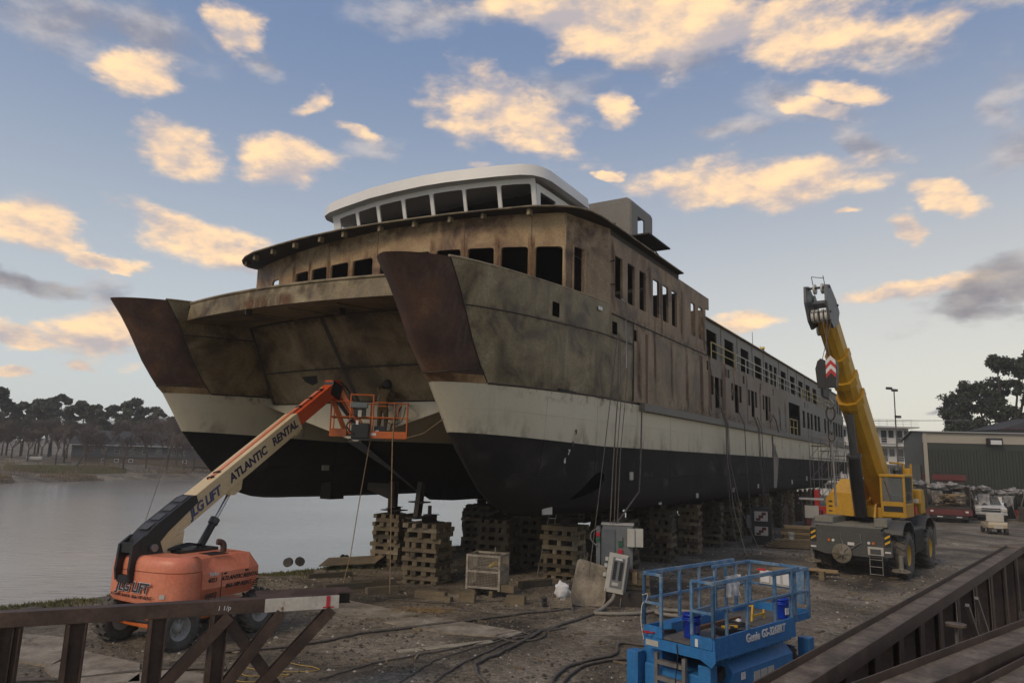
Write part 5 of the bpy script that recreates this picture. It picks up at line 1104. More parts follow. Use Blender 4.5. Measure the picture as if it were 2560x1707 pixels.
# base of the lift
mb=MB(); mb.b2((.15,.35,.35),(3.75,1.6,.75),None,.03); mb.build('chassis',blue_paint,SL)
mb=MB(); mb.prism([(.7,.05,.40),(.7,.05,.78),(.7,.25,.98),(.7,.6,.99),(.7,.6,.40)],(2.3,0,0)); mb.build('engine_tray_cover',blue_paint,SL)
mb=MB(); mb.prism([(.3,1.3,.45),(.3,1.85,.45),(.3,1.85,.85),(.3,1.7,.98),(.3,1.3,.98)],(2.6,0,0)); mb.build('battery_tray_cover',blue_paint,SL)
for k in range(3): MB().box((1.55+.27*k,.045,.60),(.22,.012,.16)).build('decal',panel_lt,SL)
MB().box((1.05,.045,.68),(.14,.012,.12)).build('decal',whitep,SL); text('rental_lettering','ATLANTIC RENTAL',.13,whitep,SL,frame((2.0,.04,.46),(1,0,0),(0,0,1)),.1,.002)
for k in range(4):
    MB().beam((.4,.5+.18*k,1.0+.02*(k%2)),(3.4,.5+.18*k,1.08-.02*(k%2)),.06,.1).build('scissor_arm',steel_dark,SL)
MB().box((1.9,.9,1.0),(2.6,.8,.2)).build('scissor_stack',steel_dark,SL)
for y in (.62,1.22): MB().b2((-.02,y-.035,.1),(.05,y+.035,1.02)).build('ladder_side',steelpipe,SL)
for z in (.25,.55,.83): MB().b2((-.03,.65,z),(.08,1.19,z+.07)).build('ladder_step',steelpipe,SL)
MB().tube(smoothpath([(-.03,.75,1.25),(-.05,.72,1.0),(-.04,.78,.6),(-.05,.8,.2)]),.01,5).build('power_cord',black_m,SL)
for (x,y) in ((.11,1.77),(.26,.30),(3.86,.17),(3.8,1.75)): MB().box((x,y,.47),(.25,.25,.94),None,R(3),.012).build('outrigger_leg',blue_paint,SL)
for (x,y) in ((.75,.35),(.75,1.65),(3.2,.35),(3.2,1.65)): tyre('wheel',(x,y,.42),(0,1 if y>1 else -1,0),.42,.3,SL,greyrim,14,rubber,.03)
# things on the platform
SM=Matrix.Translation((3.66,13.28,0))@Matrix.Rotation(R(43.1),4,'Z')
def pail(label,loc,m=blue_pail,h=.38,r=.15,rz=0,decal=None,sc=1.):
    t=thing('pail',label,'bucket',loc,rz,'pails')
    mb=MB(); mb.lathe([(.001,0),(r*.82,0),(r*.84,.02),(r,h),(r*1.04,h),(r*1.04,h-.03),(r*.97,h-.03),(r*.95,h),(r*.80,.04),(.001,.04)],24); mb.build('pail_body',m,t)
    for z in (h*.72,h*.8): MB().lathe([(r*.94,z),(r*1.05,z+.005),(r*1.05,z+.02),(r*.95,z+.025)],24).build('pail_rim',m,t)
    MB().tube([(r*1.05*math.cos(a),r*1.05*math.sin(a)*.9,h*.75-.16*math.sin(a)) for a in [math.pi*k/10 for k in range(11)]],.006,5).build('pail_handle',steelpipe,t)
    if decal: MB().box((0,-r*.95,h*.4),(.1,.02,.13)).build('pail_label',decal,t)
    return t
pail('dark blue pail with a printed label at the open end of the blue lift',SM@Vector((.42,.72,1.315)),blue_pail,.42,.17,R(30),flat('pail_print',(.05,.06,.2),.5))
pail('bright blue pail at the far end of the blue lift platform',SM@Vector((3.3,.42,1.345)),flat('bright_blue_pail',(.006,.05,.48),.35),.40,.165,R(30),whitep)
t=thing('cloth','white rag hung over the inner rail of the blue lift','rag',SM@Vector((2.75,1.2,1.75)),R(43))
mb=MB(); P=[]
for j in range(9):
    P.append([(-.27+.54*i/8+.03*mn.noise(Vector((i*.5,j*.5,0))),.05*mn.noise(Vector((i*.7,j*.6,4)))+.02*math.sin(i*2.),.40-.05*j-(.05*abs(i-4)/4 if j>5 else 0)) for i in range(9)])
mb.grid(P); mb.grid([[(x,y+.03,z) for x,y,z in r] for r in P]); mb.build('cloth_sheet',plastic_w,t)
t=thing('yellow_stand','small yellow folding stand on the blue lift platform','stand',SM@Vector((2.65,.62,1.35)),R(43))
yl=flat('stand_yellow',(.6,.36,.02),.5)
for p,q in (((-.2,0,0),(-.15,0,.3)),((.3,0,0),(.3,0,.18)),((-.2,0,.1),(.3,0,.1)),((-.15,0,.3),(.0,.2,.25)),((0,.2,0),(0,.2,.25))): MB().beam(p,q,.035).build('stand_bar',yl,t)
t=thing('drill_case','black and yellow drill case lying open on the blue lift','case',SM@Vector((1.15,.45,1.315)),R(30))
MB().box((0,0,.06),(.4,.25,.12),None,0,.02).build('case_body',black_m,t)
for k in range(3): MB().box((.05+.1*k-.1,-.05,.14),(.08,.16,.04),None,R(25*k),.01).build('battery',yl if k!=1 else black_m,t)
t=thing('bolt_cutter','red handled bolt cutter lying by the dark blue pail','tool',SM@Vector((.25,1.2,1.33)),R(20))
for s_ in (-1,1): MB().tube([(0,0,.02),(-.25,.06*s_,.03),(-.45,.05*s_,.03)],.016,6).build('handle',redp,t)
MB().box((.1,0,.03),(.25,.08,.05),None,0,.01).build('jaw',black_m,t)
t=thing('paper_cup','crumpled white cup on the blue lift platform','cup',SM@Vector((2.15,.75,1.32)),0); lump(MB(),(0,0,.05),.06,(1,1,.9),8,.3).build('cup_body',whitep,t)
for i,(x,y,r_,lb) in enumerate(((1.6,.55,.3,'nearer'),(1.9,.7,.24,'further'))):
    t=thing('cord_coil','%s black cord coil on the blue lift deck'%lb,'cord',SM@Vector((x,y,1.33)),0,'cord coils on the blue lift')
    MB().tube([(r_*(1+.04*math.sin(3*a))*math.cos(a),r_*.8*math.sin(a),.012+.012*(a/6.28)) for a in [k*.3 for k in range(50)]],.012,5).build('cord_loop',black_m,t)
t=thing('wire_loop','thin white wire hanging from the corner post of the blue lift','wire',SM@Vector((-.05,1.5,1.4)),0)
MB().tube(smoothpath([(0,0,.6),(.1,.0,.62),(.08,.02,.5),(0,0,.42),(-.02,.01,.1),(.03,.0,-.2)]),.008,5).build('wire_strand',whitep,t)
# ================================================================ mobile crane
CR=thing('mobile_crane','yellow mobile crane with grey carrier and raised telescopic boom','crane',(15.45,32.3,0),R(-40))
def cb_(name,m,p,q,bev=.02): mb=MB(); mb.b2(p,q,None,bev); return mb.build(name,m,CR)
yrim=flat('yellow_rim',(.55,.33,.02),.5)
for (x,y) in ((1.4,0),(-1.4,0),(1.4,4.4),(-1.4,4.4)): tyre('wheel',(x*1.06,y,.92),(1 if x>0 else -1,0,0),.93,.74,CR,yrim,20,rubber_dust,.06,.46,.25)
mb=MB(); mb.prism([(-1.75,-1.5,1.0),(-1.75,-1.5,1.62),(-1.4,-1.5,2.0),(1.05,-1.5,2.0),(1.15,-1.5,1.75),(1.48,-1.5,1.55),(1.48,-1.5,.92),(1.0,-1.5,.85),(-1.1,-1.5,.85)],(0,.18,0)); mb.build('front_plate',carrier,CR)
cb_('front_frame',carrier,(-1.3,-1.3,.8),(1.15,-.95,1.9)); cb_('main_frame',carrier,(-.6,-.95,.6),(.6,6.0,1.6))
cb_('front_deck',carrier_lt,(-1.6,-1.32,2.0),(1.1,-.95,2.04),.01); cb_('deck',carrier_lt,(-1.0,-.9,2.0),(1.0,6.0,2.08),.01)
cb_('deck_box',carrier_lt,(-1.72,-.85,2.05),(-.95,1.1,2.35),.03); cb_('deck_box',carrier_lt,(.75,-1.1,2.05),(1.25,-.2,2.4),.03)
def fender(x0,x1,yc,m):
    prof=[(-1.12,1.8),(-1.02,1.98),(-.8,2.16),(-.45,2.3),(.45,2.3),(.8,2.16),(1.02,1.98),(1.12,1.8)]
    mb=MB(); mb.grid([[(x,yc+a,b) for a,b in prof] for x in (x0,x1)],False); mb.grid([[(x,yc+a*.95,b-.05) for a,b in prof] for x in (x0,x1)],False)
    mb.grid([[(x1,yc+a,b) for a,b in prof],[(x1,yc+a*.95,b-.05) for a,b in prof]],False); mb.build('fender',m,CR)
for yc in (0,4.4): fender(.95,1.82,yc,carrier); fender(-.95,-1.82,yc,carrier)
cb_('side_box',carrier,(.95,1.2,.9),(1.75,3.2,1.95),.04); cb_('side_box',carrier,(-1.75,1.2,.9),(-.95,3.2,1.95),.04); cb_('rear_box',carrier,(-1.75,5.6,.9),(1.75,6.2,2.0),.04)
mb=MB()
for k in range(12): mb.box((1.78,1.3+.15*k,1.4),(.05,.08,.9))
mb.build('tread_step',black_m,CR)
for s_ in (-1,.83):
    mb=MB(); 
    for k in range(2): mb.prism([(s_*1.60-.10,-1.512,1.60-.22*k),(s_*1.60+.10,-1.512,1.72-.22*k),(s_*1.60+.10,-1.512,1.81-.22*k),(s_*1.60-.10,-1.512,1.69-.22*k)],(0,.008,0))
    mb.build('hazard_stripe',yl,CR); cb_('marker_plate',black_m,(s_*1.6-.13,-1.506,1.3),(s_*1.6+.13,-1.502,1.88),0)
    MB().box((s_*1.6,-1.515,1.1),(.22,.012,.06)).build('reflector',whitep,CR)
for x,m_ in ((-.95,ambr),(-.78,whitep),(.62,whitep),(.79,ambr)): MB().cyl((x,-1.54,1.42),(x,-1.5,1.42),.055,n=14).build('lamp',m_,CR)
MB().box((-.08,-1.51,1.33),(.26,.014,.12)).build('number_plate',whitep,CR)
for x in (-.45,.32):
    mb=MB(); mb.tube([(x,-1.55,1.75),(x,-1.56,1.5),(x+.05,-1.56,1.4)],.02,5); mb.build('tow_chain',steelpipe,CR)
MB().tube([(.33,-1.55,1.42),(.05,-1.57,1.22),(-.2,-1.6,1.05)],.018,5).build('tow_chain',steelpipe,CR); MB().tube([(-.42,-1.56,1.45),(-.35,-1.6,1.2)],.018,5).build('tow_chain',steelpipe,CR)
def pad(c,ax,name='outrigger_pad',r=.36,parent=CR):
    c=Vector(c);ax=Vector(ax).normalized(); u=Vector((0,0,1)) if abs(ax.z)<.9 else Vector((0,1,0)); x=u.cross(ax).normalized(); u=ax.cross(x)
    M=Matrix(((x.x,u.x,ax.x,c.x),(x.y,u.y,ax.y,c.y),(x.z,u.z,ax.z,c.z),(0,0,0,1)))
    mb=MB(); mb.lathe([(.001,0),(r,0),(r,.03),(r*.9,.04),(r*.3,.05),(r*.28,.14),(.001,.15)],20,M)
    for k in range(8):
        a=2*math.pi*k/8; mb.beam(M@Vector((math.cos(a)*r*.2,math.sin(a)*r*.2,.09)),M@Vector((math.cos(a)*r*.92,math.sin(a)*r*.92,.045)),.03,.06,ax)
    return mb.build(name,mat('pad_steel',[(.3,(.12,.105,.08)),(.7,(.20,.18,.14))],scale=4,rough=.7),parent)
pad((-.42,-1.62,.92),(0,-1,0),'stowed_outrigger_pad',.40); pad((-1.75,-1.2,.42),(0,0,1)); pad((1.72,-1.25,.36),(0,0,1))
for x,z in ((-1.75,.5),(1.72,.45)): MB().cyl((x,-1.2,z),(x,-1.2,1.0),.09).build('outrigger_leg',steel_grey,CR)
cb_('step_plate',panel_lt,(.58,-1.58,.95),(1.18,-1.51,1.28),.01); cb_('step_recess',carrier,(.68,-1.60,1.0),(1.08,-1.585,1.2),0)
for x in (.64,1.12): MB().tube([(x,-1.56,1.0),(x,-1.58,.18)],.022,5).build('ladder_side',steelpipe,CR)
for z in (.2,.5,.78): MB().tube([(.64,-1.58,z),(1.12,-1.58,z)],.018,5).build('ladder_rung',steelpipe,CR)
# turret
MB().cyl((0,2.4,2.0),(0,2.4,2.32),1.0,n=28).build('slewing_ring',black_m,CR)
cb_('turret_base',yellow,(-.9,1.0,2.32),(1.0,5.0,2.75),.03)
mb=MB(); mb.prism([(-1.75,.95,2.32),(-1.75,.95,3.05),(-1.55,1.05,3.35),(-1.15,1.3,3.95),(-.65,1.3,3.95),(-.55,1.0,3.3),(-.55,.9,2.32)],(.12,2.8,0)); mb.build('engine_cover',yellow,CR)
for k in range(3): MB().box((-1.55,.945,2.5+.22*k),(.16,.012,.05)).build('vent_slot',black_m,CR)
for x in (-.42,.34): mb=MB(); mb.prism([(x,.6,2.32),(x,.9,2.9),(x,3.0,3.0),(x,3.9,3.65),(x,4.2,3.2),(x,4.4,2.32)],(.08,0,0)); mb.build('boom_cheek',yellow,CR)
cb_('counterweight',yellow,(-1.5,4.4,2.4),(1.5,5.4,3.3),.06); cb_('rear_box',yellow,(1.05,3.2,2.9),(1.75,3.9,3.55),.03); MB().box((1.45,3.19,3.05),(.4,.012,.18)).build('decal',whitep,CR); cb_('red_step',redp,(1.05,3.2,2.4),(1.5,3.6,2.8),.02)
for p,q in (((1.05,3.5,3.3),(1.05,3.5,4.7)),((1.35,3.5,3.3),(1.35,3.5,4.7)),((1.05,3.5,4.7),(.6,2.9,4.75))): MB().tube([p,q],.05,6).build('winch_guard',yellow,CR)
cb_('winch_block',yellow,(1.08,3.4,3.8),(1.33,3.7,4.5),.04); MB().cyl((-.3,4.2,3.9),(.3,4.2,3.9),.3,n=18).build('winch_drum',steel_dark,CR)
# cab
X0,X1,Y0,Y1,Z0,Z1=.62,1.62,.75,2.3,2.38,4.15
cb_('cab_lower',yellow,(X0,Y0,Z0),(X1,Y1,2.98),.04); cb_('cab_grille',black_m,(X0+.12,Y0-.015,2.62),(X1-.12,Y0-.002,2.86),0)
for x in (X0,X1-.09): cb_('cab_pillar',yellow,(x,Y0,2.96),(x+.09,Y0+.09,Z1),.02); cb_('cab_pillar',yellow,(x,Y1-.09,2.96),(x+.09,Y1,Z1),.02)
cb_('cab_roof',yellow,(X0-.02,Y0-.05,Z1-.04),(X1+.02,Y1+.02,Z1+.08),.03); cb_('cab_sill',yellow,(X0+.09,Y0,2.96),(X1-.09,Y0+.06,3.05),.01)
cb_('cab_windscreen',cabglass,(X0+.09,Y0+.02,3.05),(X1-.09,Y0+.035,Z1-.06),0); cb_('cab_side_glass',cabglass,(X1-.03,Y0+.09,3.0),(X1-.015,Y1-.09,Z1-.06),0); cb_('cab_back',dkgrey,(X0+.1,Y1-.08,2.98),(X1-.1,Y1-.03,Z1-.05),0)
cb_('cab_seat',black_m,(.9,1.4,2.95),(1.35,1.9,3.25),.05); cb_('cab_seat_back',black_m,(.9,1.8,3.25),(1.35,1.95,3.85),.05); cb_('cab_console',black_m,(.95,.95,2.98),(1.3,1.1,3.35),.03)
MB().tube([(X0+.2,Y0-.01,3.9),(X0+.42,Y0-.03,3.1)],.012,5).build('wiper',black_m,CR); MB().cyl((1.3,1.0,Z1+.1),(1.3,1.0,Z1+.26),.17,n=16).build('work_light',black_m,CR); MB().box((X1+.12,.8,3.3),(.12,.05,.3),None,0,.02).build('mirror',black_m,CR)
# telescopic boom
c0=Vector((0,3.5,3.25)); c1=Vector((.08,-4.5,10.8)); cd=(c1-c0).normalized(); cu=Vector((1,0,0)).cross(cd).normalized(); cu=cu if cu.z>0 else -cu; cx=cd.cross(cu)
Lc=(c1-c0).length
def cp(f,u=0.,x=0.): return c0+cd*Lc*f+cu*u+cx*x
def boomsec(name,f0,f1,w,h,m=yellow):
    prof=[(-w/2,h/2),(w/2,h/2),(w/2,-h*.12),(w*.3,-h*.42),(0,-h*.5),(-w*.3,-h*.42),(-w/2,-h*.12)]
    mb=MB(); mb.grid([[cp(f,u,x) for x,u in prof+[prof[0]]] for f in (f0,f1)],False)
    for f in (f0,f1): mb.add([tuple(cp(f,u,x)) for x,u in prof],[tuple(range(7))])
    return mb.build(name,m,CR)
boomsec('boom_base_section',-.02,.565,.96,1.16); boomsec('boom_section',.56,.665,.86,1.04); boomsec('boom_section',.66,.775,.78,.95); boomsec('boom_tip_section',.77,.965,.71,.87)
def collar(f,w,h):
    prof=[(-w/2,h*.36),(w/2,h*.36),(w*.515,-h*.1),(w*.33,-h*.46),(0,-h*.53),(-w*.33,-h*.46),(-w*.515,-h*.1)]
    mb=MB(); mb.grid([[cp(f+a,u,x) for x,u in prof+[prof[0]]] for a in (-.004,.028)],False)
    for a in (-.004,.028): mb.add([tuple(cp(f+a,u,x)) for x,u in prof],[tuple(range(7))])
    return mb.build('boom_collar',yellow,CR)
collar(.545,1.08,1.24); collar(.645,.98,1.12); collar(.757,.90,1.03)
MB().tube([cp(.0,.68,.2),cp(.96,.52,.2)],.02,5).build('hoist_rope',cable_gr,CR); MB().beam(cp(.3,.68,.3),cp(.95,.54,.28),.05,.04,cu).build('rope_guide',panel_lt,CR)
MB().cyl(cp(.22,.72,.45),cp(.22,.72,.72),.22,n=14).build('cable_reel',black_m,CR)
MB().box(cp(.36,.62,.3),(.25,.15,.2),None,0,.02).build('camera_box',black_m,CR)
lc0=Vector((-.1,.35,2.4)); lc1=cp(.53,-.72)
MB().cyl(lc0,lc0.lerp(lc1,.60),.25,n=18).build('lift_cylinder_barrel',black_m,CR); MB().cyl(lc0.lerp(lc1,.59),lc1,.17,n=16).build('lift_cylinder_rod',dkgrey,CR)
MB().cyl(lc0.lerp(lc1,.585),lc0.lerp(lc1,.61),.29,n=18).build('cylinder_gland',dkgrey,CR); MB().tube([lc0+Vector((-.28,0,.2)),lc0.lerp(lc1,.6)+Vector((-.3,0,0))],.03,5).build('cylinder_pipe',steelpipe,CR)
# boom head
for x in (-.44,.36):
    mb=MB(); mb.prism([cp(.945,.52,x),cp(1.0,.56,x),cp(1.085,.36,x),cp(1.11,-.02,x),cp(1.07,-.5,x),cp(1.0,-.74,x),cp(.955,-.66,x),cp(.93,-.1,x)],cx*.09); mb.build('head_plate',headgrey,CR)
for x in (-.27,-.1,.10,.26): 
    c=cp(1.0,-.45,x); M=Matrix(((cd.x,cu.x,cx.x,c.x),(cd.y,cu.y,cx.y,c.y),(cd.z,cu.z,cx.z,c.z),(0,0,0,1))); MB().lathe([(.001,-.05),(.26,-.05),(.28,-.04),(.235,0),(.28,.04),(.26,.05),(.001,.05)],22,M).build('head_sheave',sheave,CR)
for x in (-.15,.15):
    c=cp(1.075,.28,x); M=Matrix(((cd.x,cu.x,cx.x,c.x),(cd.y,cu.y,cx.y,c.y),(cd.z,cu.z,cx.z,c.z),(0,0,0,1))); MB().lathe([(.001,-.04),(.2,-.04),(.22,-.03),(.18,0),(.22,.03),(.2,.04),(.001,.04)],20,M).build('head_sheave',sheave,CR)
MB().beam(cp(1.02,.05,-.3),cp(1.02,.05,.3),.2,.25,cd).build('head_cross_tube',headgrey,CR); MB().beam(cp(.97,.40,.42),cp(1.03,.42,.42),.22,.34,cu).build('head_winch_box',headgrey,CR); MB().beam(cp(.96,.2,.38),cp(.99,.55,.5),.1,.1,cd).build('head_bracket',headgrey,CR)
for f,u in ((1.085,.2),(1.02,-.5),(.98,.5)): MB().cyl(cp(f,u,-.48),cp(f,u,.46),.05,n=10).build('head_pin',black_m,CR)
MB().tube([cp(1.11,.45,-.25),cp(1.12,.47,.2)],.015,5).build('rope_guard',black_m,CR); MB().tube([cp(1.07,.3,-.25),cp(1.12,.47,-.25)],.015,5).build('rope_guard',black_m,CR); MB().tube([cp(1.07,.3,.2),cp(1.12,.47,.2)],.015,5).build('rope_guard',black_m,CR)
c=cp(.90,.1,.42); M=Matrix(((cd.x,cu.x,cx.x,c.x),(cd.y,cu.y,cx.y,c.y),(cd.z,cu.z,cx.z,c.z),(0,0,0,1))); MB().lathe([(.001,-.05),(.24,-.05),(.24,.05),(.001,.05)],18,M).build('side_sheave',sheave,CR)
# hook block
hb=cp(1.0,-.7,-.25); HB=Vector((hb.x,hb.y-.05,0)); zb=7.55
for dx in (-.22,-.05,.14): MB().tube([cp(1.0,-.7,-.25+dx),(HB.x+dx,HB.y,zb+1.0)],.014,5).build('hoist_rope',cable_gr,CR)
hk=thing_part('hook_block',CR)
MB().prism([(HB.x-.36,HB.y-.18,zb),(HB.x-.42,HB.y-.18,zb+.75),(HB.x-.33,HB.y-.18,zb+1.05),(HB.x-.2,HB.y-.18,zb+1.15),(HB.x-.06,HB.y-.18,zb+1.05),(HB.x-.02,HB.y-.18,zb+.7),(HB.x-.04,HB.y-.18,zb-.05)],(0,.4,0)).build('block_cheek',black_m,hk)
MB().prism([(HB.x+.02,HB.y-.3,zb-.02),(HB.x-.0,HB.y-.3,zb+.75),(HB.x+.06,HB.y-.3,zb+1.05),(HB.x+.2,HB.y-.3,zb+1.17),(HB.x+.36,HB.y-.3,zb+1.05),(HB.x+.42,HB.y-.3,zb+.75),(HB.x+.36,HB.y-.3,zb-.02)],(0,.3,0)).build('block_cheek',black_m,hk)
for k in range(4):
    z=zb+.34+.17*k; m_=redp if k%2==0 else whitep
    MB().prism([(HB.x+.02,HB.y-.312,z),(HB.x+.205,HB.y-.312,z+.2),(HB.x+.39,HB.y-.312,z),(HB.x+.39,HB.y-.312,z+.168),(HB.x+.205,HB.y-.312,z+.368),(HB.x+.02,HB.y-.312,z+.168)],(0,.008,0)).build('chevron_plate',m_,hk)
mb=MB(); mb.tube(smoothpath([(HB.x+.05,HB.y,zb-.05),(HB.x+.05,HB.y,zb-.45),(HB.x+.16,HB.y,zb-.62),(HB.x+.05,HB.y,zb-.78),(HB.x-.08,HB.y,zb-.68)]),[.06]*40,8); mb.build('hook',headgrey,hk)
t=thing('sling','steel ring and long hanging sling below the crane hook','sling',CR.matrix_basis@Vector((0,0,0)) if False else (Matrix.Translation((15.45,32.3,0))@Matrix.Rotation(R(-40),4,'Z'))@Vector((HB.x+.03,HB.y,0)),R(-40))
MB().tube([(.16*math.cos(a),0,zb-1.0+.28*math.sin(a)) for a in [2*math.pi*k/18 for k in range(19)]],.035,6).build('ring',steel_dark,t); MB().tube([(0,0,zb-1.4),(0,.0,zb-1.75)],.04,6).build('shackle',headgrey,t); MB().tube([(.12*math.cos(a),0,zb-1.9+.18*math.sin(a)) for a in [2*math.pi*k/16 for k in range(17)]],.025,6).build('ring',steel_dark,t); MB().tube([(0,0,zb-2.2),(.03,0,4.3),(.05,0,3.0)],.04,6).build('sling_leg',steelpipe,t)
# ================================================================ left trestle (brown steel)
TR=thing('steel_trestle','dark brown steel trestle with white painted end marked 1','trestle',(-5.55,13.15,0),math.atan2(14.3-12.07,-3.06+8.03))
def tb(name,p,q,w,h,m=brown_steel,up=(0,0,1),i=False):
    mb=MB(); (mb.ibeam(p,q,w,h,.02,.016,up) if i else mb.beam(p,q,w,h,up,.006)); return mb.build(name,m,TR)
zt=1.9
tb('top_beam',(-4.5,0,zt-.115),(1.32,0,zt-.115),.24,.23,i=True)
MB().b2((-4.5,-.125,zt-.225),(1.3,-.1195,zt-.005)).build('front_flange',brown_steel,TR)
wp=mat('chipped_white_paint',[(.3,(.42,.39,.34)),(.7,(.52,.49,.43))],scale=3,rough=.6,spots=((.17,.07,.03),.60,3.5),fine=.15)
MB().b2((1.3,-.128,zt-.23),(2.62,-.1,zt-.002)).build('painted_flange',wp,TR)
MB().b2((1.32,-.1,zt-.03),(2.62,.12,zt-.0)).build('top_plate',brown_steel,TR)
text('painted_number','1',.25,flat('red_marking',(.45,.02,.03),.6),TR,frame((2.42,-.132,zt-.118),(1,0,0),(0,0,1)),0,.022); MB().b2((2.33,-.133,zt-.215),(2.53,-.129,zt-.19)).build('painted_number',MAT['red_marking'],TR)
text('chalk_mark','1 1/p',.11,whitep,TR,frame((.62,-.128,zt-.12),(1,0,0),(0,0,1)),.1)
tb('rear_beam',(1.6,.55,zt-.14),(2.95,.5,zt-.14),.2,.22,steel_dark,i=True); MB().b2((1.2,.13,zt-.02),(2.95,.75,zt+.0)).build('rear_plate',brown_steel,TR)
for x,w_ in ((-2.55,.34),(-1.62,.3),(-.42,.30),(.56,.30)):
    tb('post',(x,0,zt-.235),(x-.03,0,0),.27,w_,i=True,up=(1,0,0)); MB().b2((x-w_/2,-.135,0),(x-w_/2+.07,-.128,zt-.235)).build('post_edge',brown_steel,TR)
for (p,q) in (((.72,-.07,zt-.25),(-.75,-.07,.02)),((.62,.07,zt-.25),(1.85,.07,.02)),((1.6,-.05,zt-.25),(.4,-.05,.02)),((2.5,-.05,zt-.25),(.95,-.05,.0))):
    tb('brace',p,q,.19,.19,i=True,up=(0,1,0))
TR2=thing('steel_post','near brown steel post at the left edge of the picture','trestle',(-8.0,12.2,0),R(24))
MB().ibeam((0,0,zt-.25),(-.03,0,0),.42,.3,up=(1,0,0)).build('post',brown_steel,TR2)
# ================================================================ right girders
def girder(name,label,p,q,zt,posts,w=.42,h=.20,ph=.0,pw=.27):
    p=Vector((p[0],p[1],0));q=Vector((q[0],q[1],0)); d=q-p; L_=d.length; t=thing(name,label,'girder',p,math.atan2(d.y,d.x),'brown steel girders stacked at the right')
    # H section on its side: web flat, flanges standing
    MB().b2((0,-.02,zt-h),(L_,.0,zt)).build('near_flange',brown_steel,t); MB().b2((0,w,zt-h),(L_,w+.02,zt)).build('far_flange',brown_steel,t); MB().b2((0,0,zt-h/2-.012),(L_,w,zt-h/2+.012)).build('web',web_dirt,t)
    for x in posts:
        MB().ibeam((x,w/2,0),(x,w/2,zt-h),pw,w*.9,up=(1,0,0),tf=.02).build('post',brown_steel,t); MB().b2((x-pw/2,-.01,0),(x+pw/2,.005,zt-h-.002)).build('post_face',brown_steel,t)
    MB().b2((.5,.1,.02),(L_-.3,w-.1,.16)).build('bottom_beam',brown_steel,t)
    return t,L_
t,L_=girder('steel_girder','longest brown girder running from the blue lift towards the golf cart',(2.2,7.0),(16.1,23.2),2.2,[1.9,3.1,4.4,5.7,7.1,8.6,10.3,12.4,14.6,17,19.5])
MB().box((L_+.2,.3,2.12),(.6,1.2,.05)).build('end_plate',web_dirt,t)
MB().cyl((7.9,-.35,1.9),(7.9,-.35,1.94),.16,n=18).build('loose_disc',web_dirt,t); MB().tube([(7.9,-.35,1.9),(8.1,-.3,.0)],.03,6).build('pin_bar',steelpipe,t)
for x in (10.6,11.7): MB().beam((x,-.1,1.85),(x+1.3,-.15,.6),.07,.07).build('brace',steelpipe,t)
girder('steel_girder','second brown girder, nearer the camera, crossing the lower right corner',(2.95,6.95),(13.2,15.4),2.2,[2.6,4.0,5.5,7.2,9.0,11.0],.5,.22)
girder('steel_girder','third brown girder at the very corner of the picture',(4.2,7.1),(9.5,11.6),2.1,[1.0,2.6,4.2,5.8],.5,.2)
t=thing('timber_plank','reddish plank lying between the two nearest girders','plank',(8.1,11.9,0),math.atan2(8.5,10.2))
MB().box((0,0,2.0),(5.5,.35,.06),None,0,.006).build('plank_board',mat('red_plank',[(.3,(.12,.07,.045)),(.7,(.19,.125,.085))],scale=2,rough=.8,stretch=(1,5,5)),t)
t=thing('steel_plate','flat rusty plate lying near the far end of the longest girder','plate',(16.9,24.6,0),R(30)); MB().box((.8,0,2.0),(2.4,1.3,.05),None,0,.006).build('plate_sheet',mat('rusty_plate',[(.3,(.09,.06,.035)),(.7,(.15,.11,.07))],scale=2,rough=.85),t); MB().box((.8,0,1.0),(1.6,.7,1.95)).build('plate_support',steel_dark,t)
t=thing('red_wire','coil of red wire under the longest girder','wire',(5.2,10.9,0),0)
MB().tube([(.22*math.cos(a)+.03*math.sin(5*a),.3*math.sin(a*1.03),.05+.015*a) for a in [k*.35 for k in range(60)]],.012,5).build('wire_coil',redp,t)
# ================================================================ hoses and cables on the ground
def ground_cable(label,pts,r,m,group='hoses and cables snaking over the gravel',name='hose',wig=.04):
    c=Vector((pts[0][0],pts[0][1],0)); t=thing(name,label,name if name!='hose' else 'hose',c,0,group); P=[]
    sp_=smoothpath([(p[0],p[1],0) for p in pts],7)
    for i,p in enumerate(sp_):
        x=p.x+wig*mn.noise(Vector((i*.3,r*90,2.)));y=p.y+wig*mn.noise(Vector((i*.3,r*70,8.))); P.append((x-c.x,y-c.y,gh(x,y)+r*.8+.01))
    MB().tube(P,r*.75,6).build('hose_run',m,t); return t
ground_cable('thick grey hose curving from the cabinet down to the bottom edge',[(3.1,23.0),(1.6,20.9),(.9,19.9),(.35,18.6),(-.15,17.6),(-.55,16.9),(-.6,16.2),(-.3,15.2),(-.1,13.5)],.05,hose_m)
ground_cable('dark hose running left across the gravel to the trestle',[(2.0,22.9),(.6,22.2),(-1.2,20.9),(-3.0,19.6),(-4.3,18.4),(-5.2,17.7),(-6.6,17.0)],.045,hose_m)
ground_cable('thin cable looping down the middle of the gravel',[(1.6,21.0),(.4,19.6),(-.5,18.4),(-1.4,17.2),(-1.7,16.6),(-2.0,15.6),(-2.4,14.2)],.022,hose_m)
ground_cable('thin cable left of the looping one',[(.9,20.4),(-.6,18.6),(-2.0,17.3),(-2.9,16.6),(-3.7,15.4)],.025,hose_m)
ground_cable('cable crossing the gravel beside the thick grey hose',[(1.4,20.6),(.2,19.0),(-.6,17.4),(-1.2,16.1),(-1.7,14.0)],.03,hose_m)
ground_cable('paired hose nearest the blue lift',[(6.0,18.2),(4.2,18.4),(2.9,18.9),(2.6,17.9),(1.4,16.8),(.9,15.2),(.7,13.6)],.05,hose_m)
